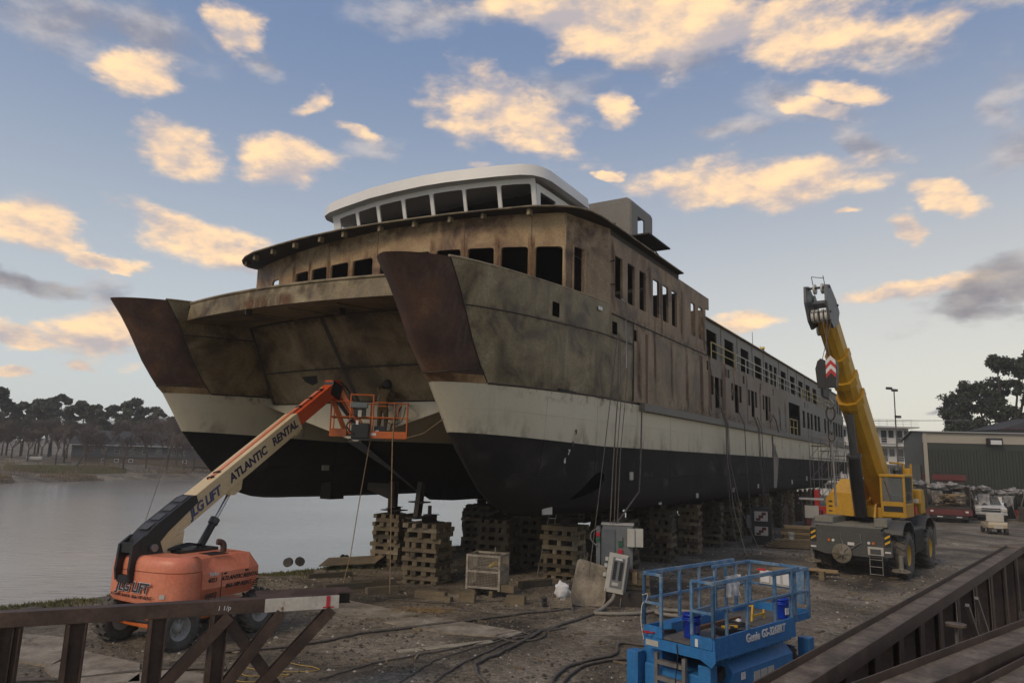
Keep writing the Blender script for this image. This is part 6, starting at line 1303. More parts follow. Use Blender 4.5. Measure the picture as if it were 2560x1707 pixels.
ground_cable('second paired hose nearest the blue lift',[(4.8,17.5),(3.4,17.6),(2.2,17.3),(1.5,16.4),(1.1,15.0),(.95,13.4)],.045,hose_m)
ground_cable('black hose on the ground behind the left trestle posts',[(-12.6,16.0),(-11.2,15.2),(-10.0,14.7),(-8.6,15.0),(-7.0,15.8),(-5.8,16.0)],.05,hose_m)
ground_cable('thin dark cord running along below the cribs',[(-5.0,24.6),(-3.3,23.7),(-1.3,23.6),(.4,24.2),(1.3,24.0),(3.3,23.2)],.018,hose_m)
ground_cable('dark cord crossing in front of the mesh crate',[(-3.6,22.6),(-1.5,22.6),(.5,21.8),(1.5,21.9),(1.2,22.6),(-.4,22.9)],.018,hose_m)
ground_cable('knotted bundle of cables in the middle of the gravel',[(.2,19.2),(.7,19.5),(.4,19.9),(-.2,19.4),(.2,18.9),(.9,19.3),(1.2,20.2),(1.7,20.6)],.03,hose_m)
ground_cable('yellow rope in loose loops behind the left trestle brace',[(-4.6,17.6),(-4.9,16.8),(-3.9,16.2),(-4.7,15.9),(-5.6,16.2),(-5.2,15.6),(-4.4,15.7),(-5.0,15.2),(-5.8,15.5),(-5.3,14.9)],.012,flat('yellow_rope',(.42,.28,.07),.8),name='rope')
t=thing('hose','pale flexible conduit curling from the breaker panel over the gravel','hose',(3.4,23.3,0),0,'hoses and cables snaking over the gravel')
MB().tube(smoothpath([(-.05,.0,.42),(-.15,-.2,.3),(-.5,-.6,.12),(-.75,-.9,.06),(-.6,-1.0,.06),(.0,-1.0,.06),(.6,-.8,.06),(1.4,-.3,.06),(2.1,-.4,.06),(2.3,-.9,.07),(1.7,-1.2,.08),(1.1,-.9,.1),(1.3,-.6,.12),(1.9,-.6,.1)]),.055,8).build('conduit_run',hose_lt,t)
# straw heap
t=thing('straw_heap','small heap of pale straw on the gravel','straw',(-2.4,22.2,0),0)
mb=MB(); rnd=random.Random(4)
for k in range(220):
    a=rnd.uniform(0,6.28); x,y=rnd.gauss(0,.45),rnd.gauss(0,.22); l=rnd.uniform(.1,.25); mb.beam((x,y,.02+rnd.random()*.06),(x+l*math.cos(a),y+l*math.sin(a),.02+rnd.random()*.06),.008)
tag(mb.build('straw',flat('straw_pale',(.27,.18,.08),.9),t),kind='stuff')
# ================================================================ ropes hanging from the ship
def hang(label,pts,r,m,group='lines hanging from the hull'):
    c=Vector((pts[-1][0],pts[-1][1],0)); t=thing('hanging_line',label,'line',c,0,group); MB().tube([Vector(p)-c for p in pts],r,5).build('line_strand',m,t)
def sw(s,t,z): return tuple(ship2w(s,t,z))
hang('tan rope dropping from the basket to the timbers at the left',[tuple(BASKET_W@Vector((.1,-.5,-.05))),(-5.0,24.9,3.0),(-5.25,25.2,1.2),(-5.5,25.4,.15)],.016,rope_tan)
hang('tan rope dropping from the basket beside the foremost crib',[tuple(BASKET_W@Vector((.84,-.47,1.1))),tuple(BASKET_W@Vector((.82,-.5,-.2))),(-3.85,24.75,1.5),(-3.8,24.7,.05)],.018,rope_tan)
hang('thin line from the basket to the near bow',[tuple(BASKET_W@Vector((1.2,-.4,-.05))),tuple((Vector(BASKET_W@Vector((1.2,-.4,-.05)))+Vector(sw(3.0,-6.2,5.6)))/2-Vector((0,0,.15))),sw(3.0,-6.2,5.6)],.01,rope_tan)
hang('thin dark line in front of the far bank left of the boom',[tuple(ship2w(3.2,6.6,5.2)),(-12.9,26.5,2.0),(-12.5,24.5,-.4)],.012,cable_gr)
for i,(a,b,lb) in enumerate((((11.1,-7.95,9.2),(2.6,23.6),'leftmost'),((11.2,-7.95,9.2),(3.35,24.2),'second'),((11.3,-7.95,9.2),(3.5,24.3),'third'),((11.9,-7.95,10.6),(3.6,24.3),'fourth'))):
    A=Vector(sw(*a)); B=Vector((b[0],b[1],2.5 if i else .9)); hang('%s of the cables running from the bow side to the cabinet'%lb,[A,A.lerp(B,.35)+Vector((.05*i,-.1,-.1)),A.lerp(B,.7)+Vector((0,-.05,-.12)),B],.022 if i==1 else .016,hose_m)
hang('black cable slanting down from the hull seam to the cabinet',[sw(13.5,-7.95,6.6),sw(13.0,-8.1,4.8),sw(12.3,-8.3,3.4),(3.6,24.4,2.5)],.03,hose_m)
for i,s in enumerate((25.0,25.15,25.3,25.5)):
    hang('%s hose of the bunch hanging from the first window group'%('first','second','third','fourth')[i],[sw(24.6+.1*i,-7.95,7.4),sw(s,-8.1,6.6),sw(s+.05*i,-8.1,4.6),sw(s-.6+.5*i,-8.4,2.2),sw(s-2.2+1.2*i,-9.2,.05)],.022,hose_lt if i%2 else hose_m)
hang('rope crossing from the railing to the first window group',[sw(27.8,-7.95,9.9),sw(26.8,-8.0,8.4),sw(25.6,-8.0,7.3),sw(24.0,-7.95,6.9)],.018,rope_tan)
hang('cable from the house end down to the first window group',[sw(22.3,-7.92,10.6),sw(23.2,-7.95,8.8),sw(24.6,-8.0,7.3)],.018,hose_m)
for i,s in enumerate((29.0,32.3,32.6,33.2)):
    hang('%s cable hanging from the middle window groups'%('first','second','third','fourth')[i],[sw(s-.6,-7.95,7.4),sw(s,-8.08,6.7),sw(s+.1,-8.1,4.5),sw(s+.5*i-.5,-8.5,.05)],.024,hose_m)
hang('looped hose hanging over the rub rail near the burnt joint',[sw(36.4,-7.95,7.3),sw(36.9,-8.0,7.8),sw(37.5,-8.05,7.5),sw(38.0,-8.1,6.7)],.04,hose_m)
hang('white cord hanging from the first tall house window',[sw(11.6,-7.9,10.62),sw(11.95,-7.92,10.55),sw(11.98,-7.95,8.8),sw(11.95,-7.95,8.0)],.014,whitep)
# ================================================================ scaffold beside the stern
def scaffold(label,s,t,h,lean=0):
    o=ship2w(s,t); th=thing('scaffold_tower',label,'scaffold',(o.x,o.y,0),CRA,'scaffold towers beside the hull')
    w=1.5
    for x in (0,w):
        for y in (0,-1.3): MB().tube([(x,y,0),(x,y,h)],.03,5).build('standard',steelpipe,th)
    n=int(h/1.6)
    for k in range(n+1):
        z=.3+k*1.6
        for p,q in (((0,0,z),(w,0,z)),((0,-1.3,z),(w,-1.3,z)),((0,0,z),(0,-1.3,z)),((w,0,z),(w,-1.3,z))): MB().tube([p,q],.025,5).build('ledger',steelpipe,th)
        if k<n: MB().tube([(0,-1.3,z),(w,-1.3,z+1.6)] if k%2 else [(w,-1.3,z),(0,-1.3,z+1.6)],.022,5).build('brace',rust_nose,th)
        if k<n: MB().tube([(0,0,z),(0,-1.3,z+1.6)],.022,5).build('brace',steelpipe,th)
    MB().b2((0,-1.3,h-1.2),(w,-.1,h-1.14)).build('platform_board',timber,th)
scaffold('scaffold tower nearest the cargo doorway',46.5,-8.6,7.2); scaffold('middle scaffold tower beside the hull',50.5,-8.6,6.9); scaffold('scaffold tower furthest aft under the hanging sling',55.5,-8.6,6.6)
# ================================================================ trees
bark=flat('grey_bark',(.055,.047,.04),.95); twig=flat('bare_twig',(.10,.072,.058),.95)
leaf_dark=mat('evergreen_leaf',[(.3,(.020,.026,.016)),(.7,(.042,.052,.030))],scale=.6,rough=.8); leaf_grey=mat('hazy_leaf',[(.38,(.036,.042,.030)),(.62,(.075,.082,.056))],scale=.5,rough=.85)
def leaves(mb,c,r,n,size,rnd,flatz=.7):
    for _ in range(n):
        while True:
            d=Vector((rnd.uniform(-1,1),rnd.uniform(-1,1),rnd.uniform(-1,1)))
            if .02<d.length<1: break
        d=d*(.55+.45*rnd.random()); p=Vector(c)+Vector((d.x*r,d.y*r,d.z*r*flatz)); s=size*rnd.uniform(.6,1.4)
        a=Vector((rnd.gauss(0,1),rnd.gauss(0,1),rnd.gauss(0,1))).normalized(); b=a.cross(Vector((rnd.gauss(0,1),rnd.gauss(0,1),rnd.gauss(0,1)))).normalized()
        mb.add([tuple(p+a*s),tuple(p+b*s*.6),tuple(p-a*s),tuple(p-b*s*.6)],[(0,1,2,3)])
def branch(mb,p,d,l,r,depth,rnd,tips,up=.25,spread=.7,n=3):
    d=d.normalized(); q=p+d*l; mid=p.lerp(q,.5)+Vector((rnd.uniform(-1,1),rnd.uniform(-1,1),rnd.uniform(-.3,.6)))*l*.07
    mb.tube([p,mid,q],[r,r*.85,r*.66],5 if r>.06 else 3)
    if depth==0:
        tips.append(q)
        for _ in range(6):
            e=(d+Vector((rnd.uniform(-1,1),rnd.uniform(-1,1),rnd.uniform(-.7,1))) *.9).normalized()*l*rnd.uniform(.5,1.1); w=Vector((.028,.02,0)); b0=p.lerp(q,rnd.random()); mb.add([tuple(b0-w),tuple(b0+w),tuple(b0+e)],[(0,1,2)])
        return
    for k in range(n):
        nd=(d+Vector((rnd.uniform(-1,1),rnd.uniform(-1,1),rnd.uniform(-.6,.8)))*spread+Vector((0,0,up))).normalized()
        branch(mb,p.lerp(q,rnd.uniform(.45,1.)),nd,l*rnd.uniform(.62,.85),r*.70,depth-1,rnd,tips,up,spread,n)
def bare_tree(label,loc,h,seed,group='bare trees on the far bank',lean=(0,0)):
    rnd=random.Random(seed); t=thing('bare_tree',label,'tree',loc,rnd.uniform(0,6),group)
    mt,mc=MB(),MB(); mt.tube([(0,0,-.3),(lean[0]*.3*h,lean[1]*.3*h,h*.28)],[h*.022,h*.016],7); tips=[]
    for k in range(4): branch(mc,Vector((lean[0]*.3*h,lean[1]*.3*h,h*.27)),Vector((rnd.uniform(-.7,.7)+lean[0],rnd.uniform(-.7,.7)+lean[1],1)),h*.24,h*.010,4,rnd,tips,.2,.75,3)
    mt.build('trunk',bark,t,fix=False); mc.build('crown',twig,t,fix=False)
def pine(label,loc,h,seed,cw=.26,base=.4,m=leaf_grey,group='evergreen trees on the far bank',dens=1.,lsize=.028,nc=20):
    rnd=random.Random(seed); t=thing('pine_tree',label,'tree',loc,rnd.uniform(0,6),group)
    mt=MB(); mt.tube([(0,0,-.5),(.02*h,0,h*.5),(0,.015*h,h*.95)],[h*.02,h*.014,h*.004],7)
    mc=MB()
    for k in range(nc):
        f=base+(1-base)*(k+.5)/nc; a=rnd.uniform(0,6.28); R_=cw*h*(1.0 if f<.75 else 1.0-(f-.75)*2.4)*rnd.uniform(.45,1.); c=(R_*math.cos(a),R_*math.sin(a),h*f)
        mt.tube([(0,0,h*f*.92),c],[h*.007,h*.002],4); leaves(mc,c,h*rnd.uniform(.07,.12),int(130*dens),h*lsize,rnd,.55)
    leaves(mc,(0,0,h*.95),h*.08,int(120*dens),h*lsize,rnd,.6)
    mt.build('trunk',bark,t,fix=False); mc.build('crown',m,t,fix=False)
def dz(x,y): return gh(x,y)
def farx(px,Y): return (px-1280)/1806*Y-.025*Y*0
rnd_h=lambda i:(1.2,.2,2.0,.8,1.5,-.3,1.0)[i%7]
PN=[(2,150,15.2,'tall dark evergreen at the left edge of the far bank',.15,.12),(40,158,13.0,'rounded evergreen next to the tall one at the left edge',.26,.3),(78,163,12.0,'low evergreen between the rounded one and the broad pine',.26,.3),(118,160,14.0,'left half of the broad flat topped pine group',.30,.42),(150,164,14.3,'middle of the broad flat topped pine group',.32,.45),(182,160,13.6,'right half of the broad flat topped pine group',.28,.42),(222,165,13.6,'pine right of the broad flat topped group',.26,.42),(250,160,12.4,'lower pine above the left end of the far house',.24,.4),(302,166,14.0,'large rounded pine above the middle of the far house',.32,.42),(335,164,13.4,'pine joined to the large rounded one above the far house',.26,.45),(372,165,12.6,'square topped pine above the right part of the far house',.24,.35),(405,163,12.0,'pine just left of the bow silhouette',.24,.35),(445,166,12.2,'pine partly hidden by the bow silhouette',.24,.3),(-40,160,13.5,'evergreen cut by the left picture edge',.26,.2)]
for i,(px_,Y,ht,lb,cw,b) in enumerate(PN):
    x=farx(px_,Y); z=dz(x,Y); pine(lb,(x,Y,z),ht-z+rnd_h(i),20+i,cw,b,leaf_dark if i==0 else leaf_grey,dens=1.0,lsize=.03,nc=24)
BT=[(15,138,9.0,'bare tree at the left edge before the evergreens'),(55,140,9.5,'bare tree second from the left edge'),(95,136,9.0,'bare bush tree above the green lawn'),(128,142,10.0,'bare tree behind the lawn, dark and dense'),(165,134,8.5,'bare tree right of the green lawn'),(212,128,8.5,'leaning bare tree at the water edge before the far house'),(238,145,10.0,'bare tree before the left end of the far house'),(262,168,13.2,'bare tree top rising between the pines'),(285,140,9.0,'bare tree before the first windows of the far house'),(332,132,8.2,'dark stemmed bare tree before the far house middle'),(360,150,11.0,'bare tree rising through the far house roof'),(388,142,9.2,'bare tree before the right windows of the far house'),(418,155,13.0,'tall bare tree beside the bow silhouette'),(440,140,9.0,'pale bare tree below the bow silhouette'),(462,150,12.5,'tallest bare tree just touching the bow silhouette'),(480,138,8.0,'bare tree half hidden by the black bow'),(505,146,9.0,'bare tree seen only below the far bow'),(190,150,11.0,'bare tree between the pine group and the far house'),(75,150,11.0,'bare tree behind the second from the left'),(310,152,11.5,'bare tree behind the far house roof ridge'),(30,147,10.5,'bare tree behind the one at the left edge'),(110,150,11.5,'bare tree under the left part of the broad pine group'),(145,152,12,'bare tree under the middle of the broad pine group'),(225,155,11.5,'bare tree under the pine right of the broad group'),(345,156,11.8,'bare tree under the joined pine above the house'),(400,158,11.5,'bare tree behind the square topped pine'),(-15,140,10,'bare tree partly cut by the left picture edge'),(185,140,9.5,'bare tree left of the leaning one, back from the water'),(450,160,12.5,'bare tree behind the pine by the bow silhouette')]
for i,(px_,Y,ht,lb) in enumerate(BT):
    x=farx(px_,Y); z=dz(x,Y); bare_tree(lb,(x,Y,z),ht-z,50+i,lean=(.5,-.1) if lb.startswith('leaning') else (0,0))
# thicket along the far bank
mb=MB(); rnd=random.Random(77)
for k in range(9000):
    y=rnd.uniform(92,165); x=interp_t(FSH,y)-rnd.choice((rnd.uniform(.5,5),rnd.uniform(3,30))); z=gh(x,y)
    if mn.noise(Vector((x*.12,y*.12,6.)))<.0: continue
    h=rnd.uniform(.25,.9)*(2.6 if (rnd.random()<.25 and interp_t(FSH,y)-x>6) else 1); a=rnd.uniform(-.6,.6); b=rnd.uniform(-.6,.6)
    mb.add([(x-.05,y,z),(x+.05,y,z),(x+a*h*.6,y+b*h*.4,z+h)],[(0,1,2)])
tag(mb.build('thicket',mat('brown_thicket',[(.4,(.085,.062,.042)),(.6,(.16,.125,.08))],scale=.2,rough=.95),fix=False),'brown leafless thicket along the far bank','thicket',kind='stuff')
mb=MB()
for k in range(7000):
    y=rnd.uniform(116,136); x=interp_t(FSH,y)-rnd.uniform(9,24)
    if not (40<(x/y*1806+1280)<340): continue
    x=x; z=gh(x,y); h=rnd.uniform(.15,.35); mb.add([(x-.12,y,z),(x+.12,y,z),(x+rnd.uniform(-.2,.2),y+rnd.uniform(-.2,.2),z+h)],[(0,1,2)])
tag(mb.build('far_grass',flat('far_lawn',(.085,.088,.035),.95),fix=False),'strip of green lawn on the far bank','grass',kind='stuff')
# near bank: moss and grass
mb=MB(); rnd=random.Random(5)
for k in range(42000):
    y=rnd.uniform(15,46); d=abs(rnd.gauss(1.3,1.1)); x=interp_t(NSH,y)+.5+d
    if mn.noise(Vector((x*.8,y*.8,2.)))<-.12-.0*d: continue
    z=gh(x,y)
    if z<-.56: continue
    h=rnd.uniform(.03,.12); a=rnd.uniform(-.08,.08); mb.add([(x-.018,y,z),(x+.018,y+rnd.uniform(-.02,.02),z),(x+a,y+rnd.uniform(-.08,.08),z+h)],[(0,1,2)])
tag(mb.build('bank_grass',mat('bank_moss',[(.3,(.055,.06,.018)),(.7,(.11,.105,.035))],scale=.7,rough=.95),fix=False),'short mossy grass along the near shoreline','grass',kind='stuff')
# stones and litter of the yard
def stones(name,label,n,x0,x1,y0,y1,smin,smax,m,seed,cull=0.):
    mb=MB(); rnd=random.Random(seed)
    for k in range(n):
        y=y0+(y1-y0)*rnd.random()**1.3; x=rnd.uniform(x0,x1)*(y/ y1*.6+.4)
        if x<interp_t(NSH,y)+1.2 or mn.noise(Vector((x*.5,y*.5,seed)))<cull: continue
        s=rnd.uniform(smin,smax)*(1+1.2*(rnd.random()**6)); z=gh(x,y); q=[]
        for d in ((1,0,0),(0,1,0),(-1,0,0),(0,-1,0),(0,0,1)): q.append((x+d[0]*s*rnd.uniform(.6,1.3),y+d[1]*s*rnd.uniform(.6,1.3),z+d[2]*s*rnd.uniform(.5,.9)-.003))
        mb.add(q,[(0,1,4),(1,2,4),(2,3,4),(3,0,4)])
    tag(mb.build(name,m,fix=False),label,name.replace('_',' '),kind='stuff')
stones('gravel','loose grey gravel scattered over the yard',26000,-16,24,11,36,.012,.03,mat('gravel_stone',[(.3,(.09,.082,.068)),(.7,(.19,.175,.15))],scale=3,rough=.9),3,-.25)
stones('mud_clods','dark clods of mud over the yard',9000,-16,24,11,44,.02,.055,mat('mud_clod',[(.3,(.035,.028,.021)),(.7,(.07,.058,.044))],scale=3,rough=.95),8,-.05)
stones('litter','pale chips and scraps littering the yard',1300,-14,22,12,42,.02,.045,flat('pale_scrap',(.38,.35,.30),.9),12,-.4)
mb=MB(); rnd=random.Random(31)
for k in range(330):
    y=rnd.uniform(13,46); x=rnd.uniform(-10,20)*(y/46*.6+.4)
    if x<interp_t(NSH,y)+2: continue
    l=rnd.uniform(.08,.4); mb.box((x,y,gh(x,y)+.02),(l,rnd.uniform(.03,.09),rnd.uniform(.015,.05)),None,rnd.uniform(0,3.1))
tag(mb.build('wood_offcuts',mat('offcut_wood',[(.36,(.07,.052,.034)),(.5,(.14,.11,.07)),(.64,(.26,.21,.14))],scale=.9,rough=.9)),'small wood offcuts strewn over the yard','offcuts',kind='stuff')
# ================================================================ far house across the river
hx,hy=-73.5,150; H_=thing('far_house','long low house with grey siding and dark roof across the river','house',(hx,hy,dz(hx,hy)-.2),R(22))
sid=flat('grey_siding',(.085,.088,.095),.8); brick_m=flat('tan_brick',(.13,.10,.075),.9); roofm=flat('dark_shingle',(.045,.048,.052),.9)
MB().b2((-14,0,0),(14,8,1.7)).build('basement_wall',brick_m,H_); MB().b2((-14,-.2,1.7),(14,8,4.0)).build('wall',sid,H_)
MB().prism([(-14.5,-.8,4.0),(-14.5,4,7.0),(-14.5,8.8,4.0)],(29,0,0)).build('roof',roofm,H_); MB().b2((-14.4,-.85,3.92),(14.4,-.7,4.05)).build('eave_trim',whitep,H_); MB().b2((3,3.6,6.5),(3.9,4.4,8.0)).build('chimney',brick_m,H_)
for x in (-10.5,-8.3,-6,-3.4,-1.0,1.6,4.0,6.6,9.0,11.6):
    w=thing_part('window',H_); MB().b2((x-.45,-.24,2.4),(x+.45,-.2,3.6)).build('frame',panel_lt,w); MB().b2((x-.4,-.26,2.45),(x+.4,-.245,3.0)).build('pane',glass_m,w); MB().b2((x-.4,-.26,3.06),(x+.4,-.245,3.55)).build('pane',glass_m,w)
for x in (-8.3,-6,-3.4,6.6): w=thing_part('basement_window',H_); MB().b2((x-.4,-.04,.7),(x+.4,-.005,1.35)).build('frame',whitep,w); MB().b2((x-.3,-.06,.8),(x+.3,-.045,1.25)).build('pane',glass_m,w)
t=thing('far_car','pale parked car among the bushes of the far bank','car',(-88.5,137,dz(-88.5,137)),R(20)); MB().box((0,0,.6),(2.6,1.3,.7),None,0,.2).build('car_body',panel_lt,t); MB().box((-.2,0,1.05),(1.4,1.1,.5),None,0,.2).build('car_cabin',glass_m,t)
# ================================================================ right background
W_=thing('warehouse','dark green metal warehouse with cream trim behind the yard','warehouse',(39.8,70,0),R(-2.5))
grn=mat('green_siding',[(.3,(.026,.031,.025)),(.7,(.036,.042,.034))],scale=.5,rough=.6,fine=.05); grn2=flat('grey_green_siding',(.075,.08,.072),.6); trim=flat('cream_trim',(.36,.33,.27),.6,0,.05)
MB().b2((0,0,0),(45,.2,7.0)).build('front_wall',grn,W_); MB().b2((0,-.03,7.0),(45,.19,7.95)).build('fascia_panel',trim,W_)
mb=MB()
for k in range(150): mb.box((.3*k+.15,-.03,3.2),(.06,.06,6.4))
mb.build('siding_rib',grn,W_)
for x in (0,10.0,20.5,31,42): MB().b2((x-.05,-.12,0),(x+.3,-.03,7.95)).build('pilaster',trim,W_)
MB().prism([(-.0,.0,0),(3.0,10,0),(3.0,10,7.4),(1.5,5,8.28),(0,0,7.95)],(.2,-.02,0)).build('gable_wall',grn2,W_)
MB().prism([(-.35,-.3,8.0),(45,-.3,8.0),(45,5,8.35),(1.3,5,8.3)],(0,0,.06)).build('roof',flat('pale_roof',(.30,.29,.27),.6),W_); MB().prism([(1.3,5,8.3),(45,5,8.35),(45,10.5,7.6),(2.9,10.5,7.5)],(0,0,.06)).build('roof',MAT['pale_roof'],W_)
MB().prism([(.40,1.6,0),(2.3,8.0,0),(2.3,8.0,4.9),(.40,1.6,4.9)],(-.08,.0,0)).build('roller_door',flat('roller_grey',(.13,.135,.12),.6),W_)
MB().box((6.5,-.3,7.2),(1.3,.5,.7),None,0,.04).build('flood_lamp',black_m,W_); MB().box((6.5,-.57,7.15),(1.0,.03,.4)).build('flood_lens',whitep,W_)
MB().tube([(-12,8,9.2),(8,6,9.6)],.03,4).build('roof_cable',steelpipe,W_)
# riverboat
RB=thing('riverboat','white four deck riverboat moored behind the crane','boat',(50,118,0),R(3))
wb_=flat('boat_white',(.60,.60,.58),.5,0,.04)
for k in range(4):
    z=-.6+3.0*k; MB().b2((-14,1.2,z),(16,9,z+2.6)).build('deckhouse',wb_,RB); MB().b2((-15.5,-.3,z+2.6),(17,10,z+2.85)).build('deck_edge',wb_,RB)
    for j in range(11):
        x=-13+2.7*j; MB().b2((x,1.15,z+.15),(x+.9,1.19,z+2.2)).build('door',glass_m,RB); MB().b2((x+1.25,1.15,z+1.0),(x+2.1,1.19,z+2.2)).build('window',glass_m,RB)
    mb=MB()
    for j in range(24): x=-15.4+1.35*j; mb.beam((x,-.2,z+2.85),(x,-.2,z+3.9),.05)
    for h in (3.2,3.55,3.9): mb.beam((-15.4,-.2,z+h),(16.9,-.2,z+h),.05)
    mb.build('railing',wb_,RB)
MB().b2((-18,-.6,-1),(18,10.4,1.0)).build('hull',wb_,RB); MB().prism([(-18,-.6,1.0),(-24,4,1.0),(-18,10,1.0)],(0,0,.2)).build('bow_deck',wb_,RB); MB().prism([(-18,-.6,-1),(-24,4,-1),(-18,10,-1)],(0,0,2)).build('bow',wb_,RB)
MB().b2((-22,2,1.2),(-15,9,3.6)).build('bow_cabin',wb_,RB)
for j in range(3): MB().b2((-20.5+1.9*j,1.9,2.1),(-19.3+1.9*j,1.98,3.1)).build('window',glass_m,RB)
MB().prism([(-23.5,.5,3.6),(-15,.5,3.6),(-15,10,3.6),(-23.5,10,3.6)],(0,0,.25)).build('cabin_roof',wb_,RB)
# light pole
t=thing('light_pole','tall thin light pole between the crane and the warehouse','pole',(31.9,60,0),0); MB().cyl((0,0,0),(.05,0,11.0),.075,.045,8).build('mast',flat('pole_brown',(.10,.09,.08),.7),t)
for x,y,z in ((-.35,0,11.05),(.1,0,10.9),(.25,0,8.7)): MB().box((x,y,z),(.5,.25,.2),None,R(20),.03).build('lamp_head',dkgrey,t)
# big tree at right
def big_tree(label,loc,h,seed,clumps,m=leaf_dark,name='broadleaf_tree'):
    rnd=random.Random(seed); t=thing(name,label,'tree',loc,0); mt,mc=MB(),MB()
    mt.tube([(0,0,-.5),(.3,0,h*.3),(0,0,h*.62)],[h*.035,h*.028,h*.016],9)
    for (x,y,z,r) in clumps:
        mt.tube([(0,0,h*.3),(x*.5,y*.5,z*.6),(x,y,z)],[h*.014,h*.009,h*.003],5)
        for k in range(int(17*r)):
            d=Vector((rnd.gauss(0,1),rnd.gauss(0,1),rnd.gauss(0,1))).normalized()*r*rnd.uniform(.3,1.05); leaves(mc,(x+d.x,y+d.y,z+d.z*.8),rnd.uniform(.5,1.0),75,.19,rnd,.8)
    mt.build('trunk',bark,t,fix=False); mc.build('crown',m,t,fix=False)
big_tree('large dark broadleaf tree rising behind the warehouse roof',(67,98,0),20,9,[(-6.5,0,13.2,2.0),(-4.2,0,15,1.9),(-2.2,-1,12.5,2.3),(-.5,0,19.0,1.5),(.3,1,15.5,2.6),(2.6,0,18.2,1.7),(3.6,-1,14.5,2.8),(6.5,0,16.5,2.6),(7,0,12.5,3),(1.5,0,11,2.8),(-3.6,0,10.3,1.6),(-5.6,1,11.2,1.5),(10,0,15,3),(11,0,11,3),(5,1,20,1.4),(-7.2,0,12.0,1.0)])
big_tree('small dark tree top left of the large tree behind the warehouse',(59.6,96,0),10.8,12,[(0,0,10.2,1.0),(-1.2,0,9.6,.7),(1.0,0,9.8,.7)])
t=thing('rooftop_shed','small gabled shed roof standing behind the warehouse ridge','shed',(63.5,90,0),R(4)); MB().b2((-3,0,0),(9,5,9.5)).build('shed_wall',grn2,t); MB().prism([(-3.4,-.3,9.5),(3,-.3,11.2),(9.4,-.3,11.6),(9.4,-.3,9.5)],(0,5.6,0)).build('shed_roof',roofm,t); MB().tube([(-3.2,-.5,9.6),(9,-.5,9.8)],.05,5).build('shed_rail',red_d,t)
# wrapped truss
t=thing('wrapped_truss','steel truss frame wrapped in torn white plastic along the warehouse','truss',(36.4,68.6,0),R(-2.5))
def wrap(p,q,r):
    mb=MB(); p=Vector(p);q=Vector(q); P=[]; n=26
    for i in range(n+1):
        c=p.lerp(q,i/n); ring=[]
        for k in range(10):
            a=2*math.pi*(k%9)/9; rr=r*(1+.9*mn.noise(Vector((i*.7,k%9*.9,p.x)))+.5*mn.noise(Vector((i*.23,3.,p.x)))); ring.append((c.x,c.y+rr*math.cos(a),c.z+rr*math.sin(a)))
        P.append(ring)
    mb.grid(P); mb.build('plastic_wrap',wrap_m,t,fix=False)
rw=random.Random(14)
for k in range(40):
    x=-2.5+k*.92; zc=3.1-.05*min(x,12)-max(0,x-12)*.085; mb=MB(); lump(mb,(x,rw.uniform(-.3,.3),max(.5,zc+rw.uniform(-.22,.22))),rw.uniform(.38,.62),(1.3,.7,rw.uniform(.45,.8)),14,.55,k*1.7); mb.build('plastic_wrap',wrap_m,t,fix=False)
for k in range(16):
    x=-1.5+k*2.1; zc=2.7-.05*min(x,12)-max(0,x-12)*.085; MB().grid([[(x+.25*i_+.1*mn.noise(Vector((i_,j_,k))),-.55-.06*mn.noise(Vector((i_*.7,j_*.8,k+5))),max(.1,zc-.28*j_*rw.uniform(.7,1.1))) for i_ in range(5)] for j_ in range(5)]).build('torn_flap',wrap_m,t,fix=False)
for p,q in (((5.5,0,2.8),(9.0,0,.1)),((7.2,0,2.7),(9.6,0,.1)),((10.6,0,2.5),(9.3,0,.1)),((11.5,0,2.5),(12.4,0,.1))): MB().tube([p,q],.11,6).build('truss_brace',steel_grey,t)
for k in range(18):
    x=1.5+1.6*k; zt_=2.7-max(0,x-12)*.085
    MB().tube([(x,-.5,max(.3,zt_-.2)),(x+.8,-.5,.12)],.05,4).build('lattice_bar',steel_grey,t); MB().tube([(x+1.6,-.5,max(.3,zt_-.2)),(x+.8,-.5,.12)],.05,4).build('lattice_bar',steel_grey,t)
MB().tube([(1.5,-.5,.12),(30,-.3,.12)],.07,5).build('lattice_chord',steel_grey,t)
for x in (0,3.2,6.5,8.5,11,14,16,20,24): MB().tube([(x,.4*math.cos(a)+.0,2.75-.02*x-(max(0,x-12)*.07)+.44*math.sin(a)) for a in [k*.7 for k in range(10)]],.03,4).build('tie_strap',rust_nose,t)
# flatbed truck (seen from behind)
TK=thing('flatbed_truck','dark flatbed truck with red headboard loaded with scrap wood','truck',(37.9,63.4,0),R(-29)); TK.scale=(1.36,1.2,1.2)
MB().b2((-1.2,0,.95),(1.2,6.0,1.15)).build('bed',steel_dark,TK); MB().b2((-1.2,5.9,1.15),(1.2,6.0,3.3)).build('headboard',steel_dark,TK); MB().b2((-1.3,5.8,2.9),(1.3,6.05,3.35)).build('headboard_bar',red_d,TK)
MB().b2((-1.1,6.1,.9),(1.1,8.6,3.0),None,.15).build('cab',red_d,TK)
for x in (-1.2,1.15): MB().b2((x,0,1.15),(x+.06,5.9,2.5)).build('side_board',steel_dark,TK)
MB().b2((-1.25,-.15,.55),(1.25,0,.95)).build('rear_bumper',red_d,TK); MB().b2((-1.0,-.1,.3),(1.0,.0,.55)).build('rear_frame',black_m,TK)
for x in (-.95,.95): MB().box((x,-.17,.8),(.16,.04,.12)).build('tail_lamp',whitep,TK); MB().box((x*.55,-.12,.42),(.3,.03,.06)).build('reflector',whitep,TK)
for x in (-.85,.85):
    for y in (1.2,7.4): MB().cyl((x-.22,y,.48),(x+.22,y,.48),.48,n=18).build('wheel',rubber,TK)
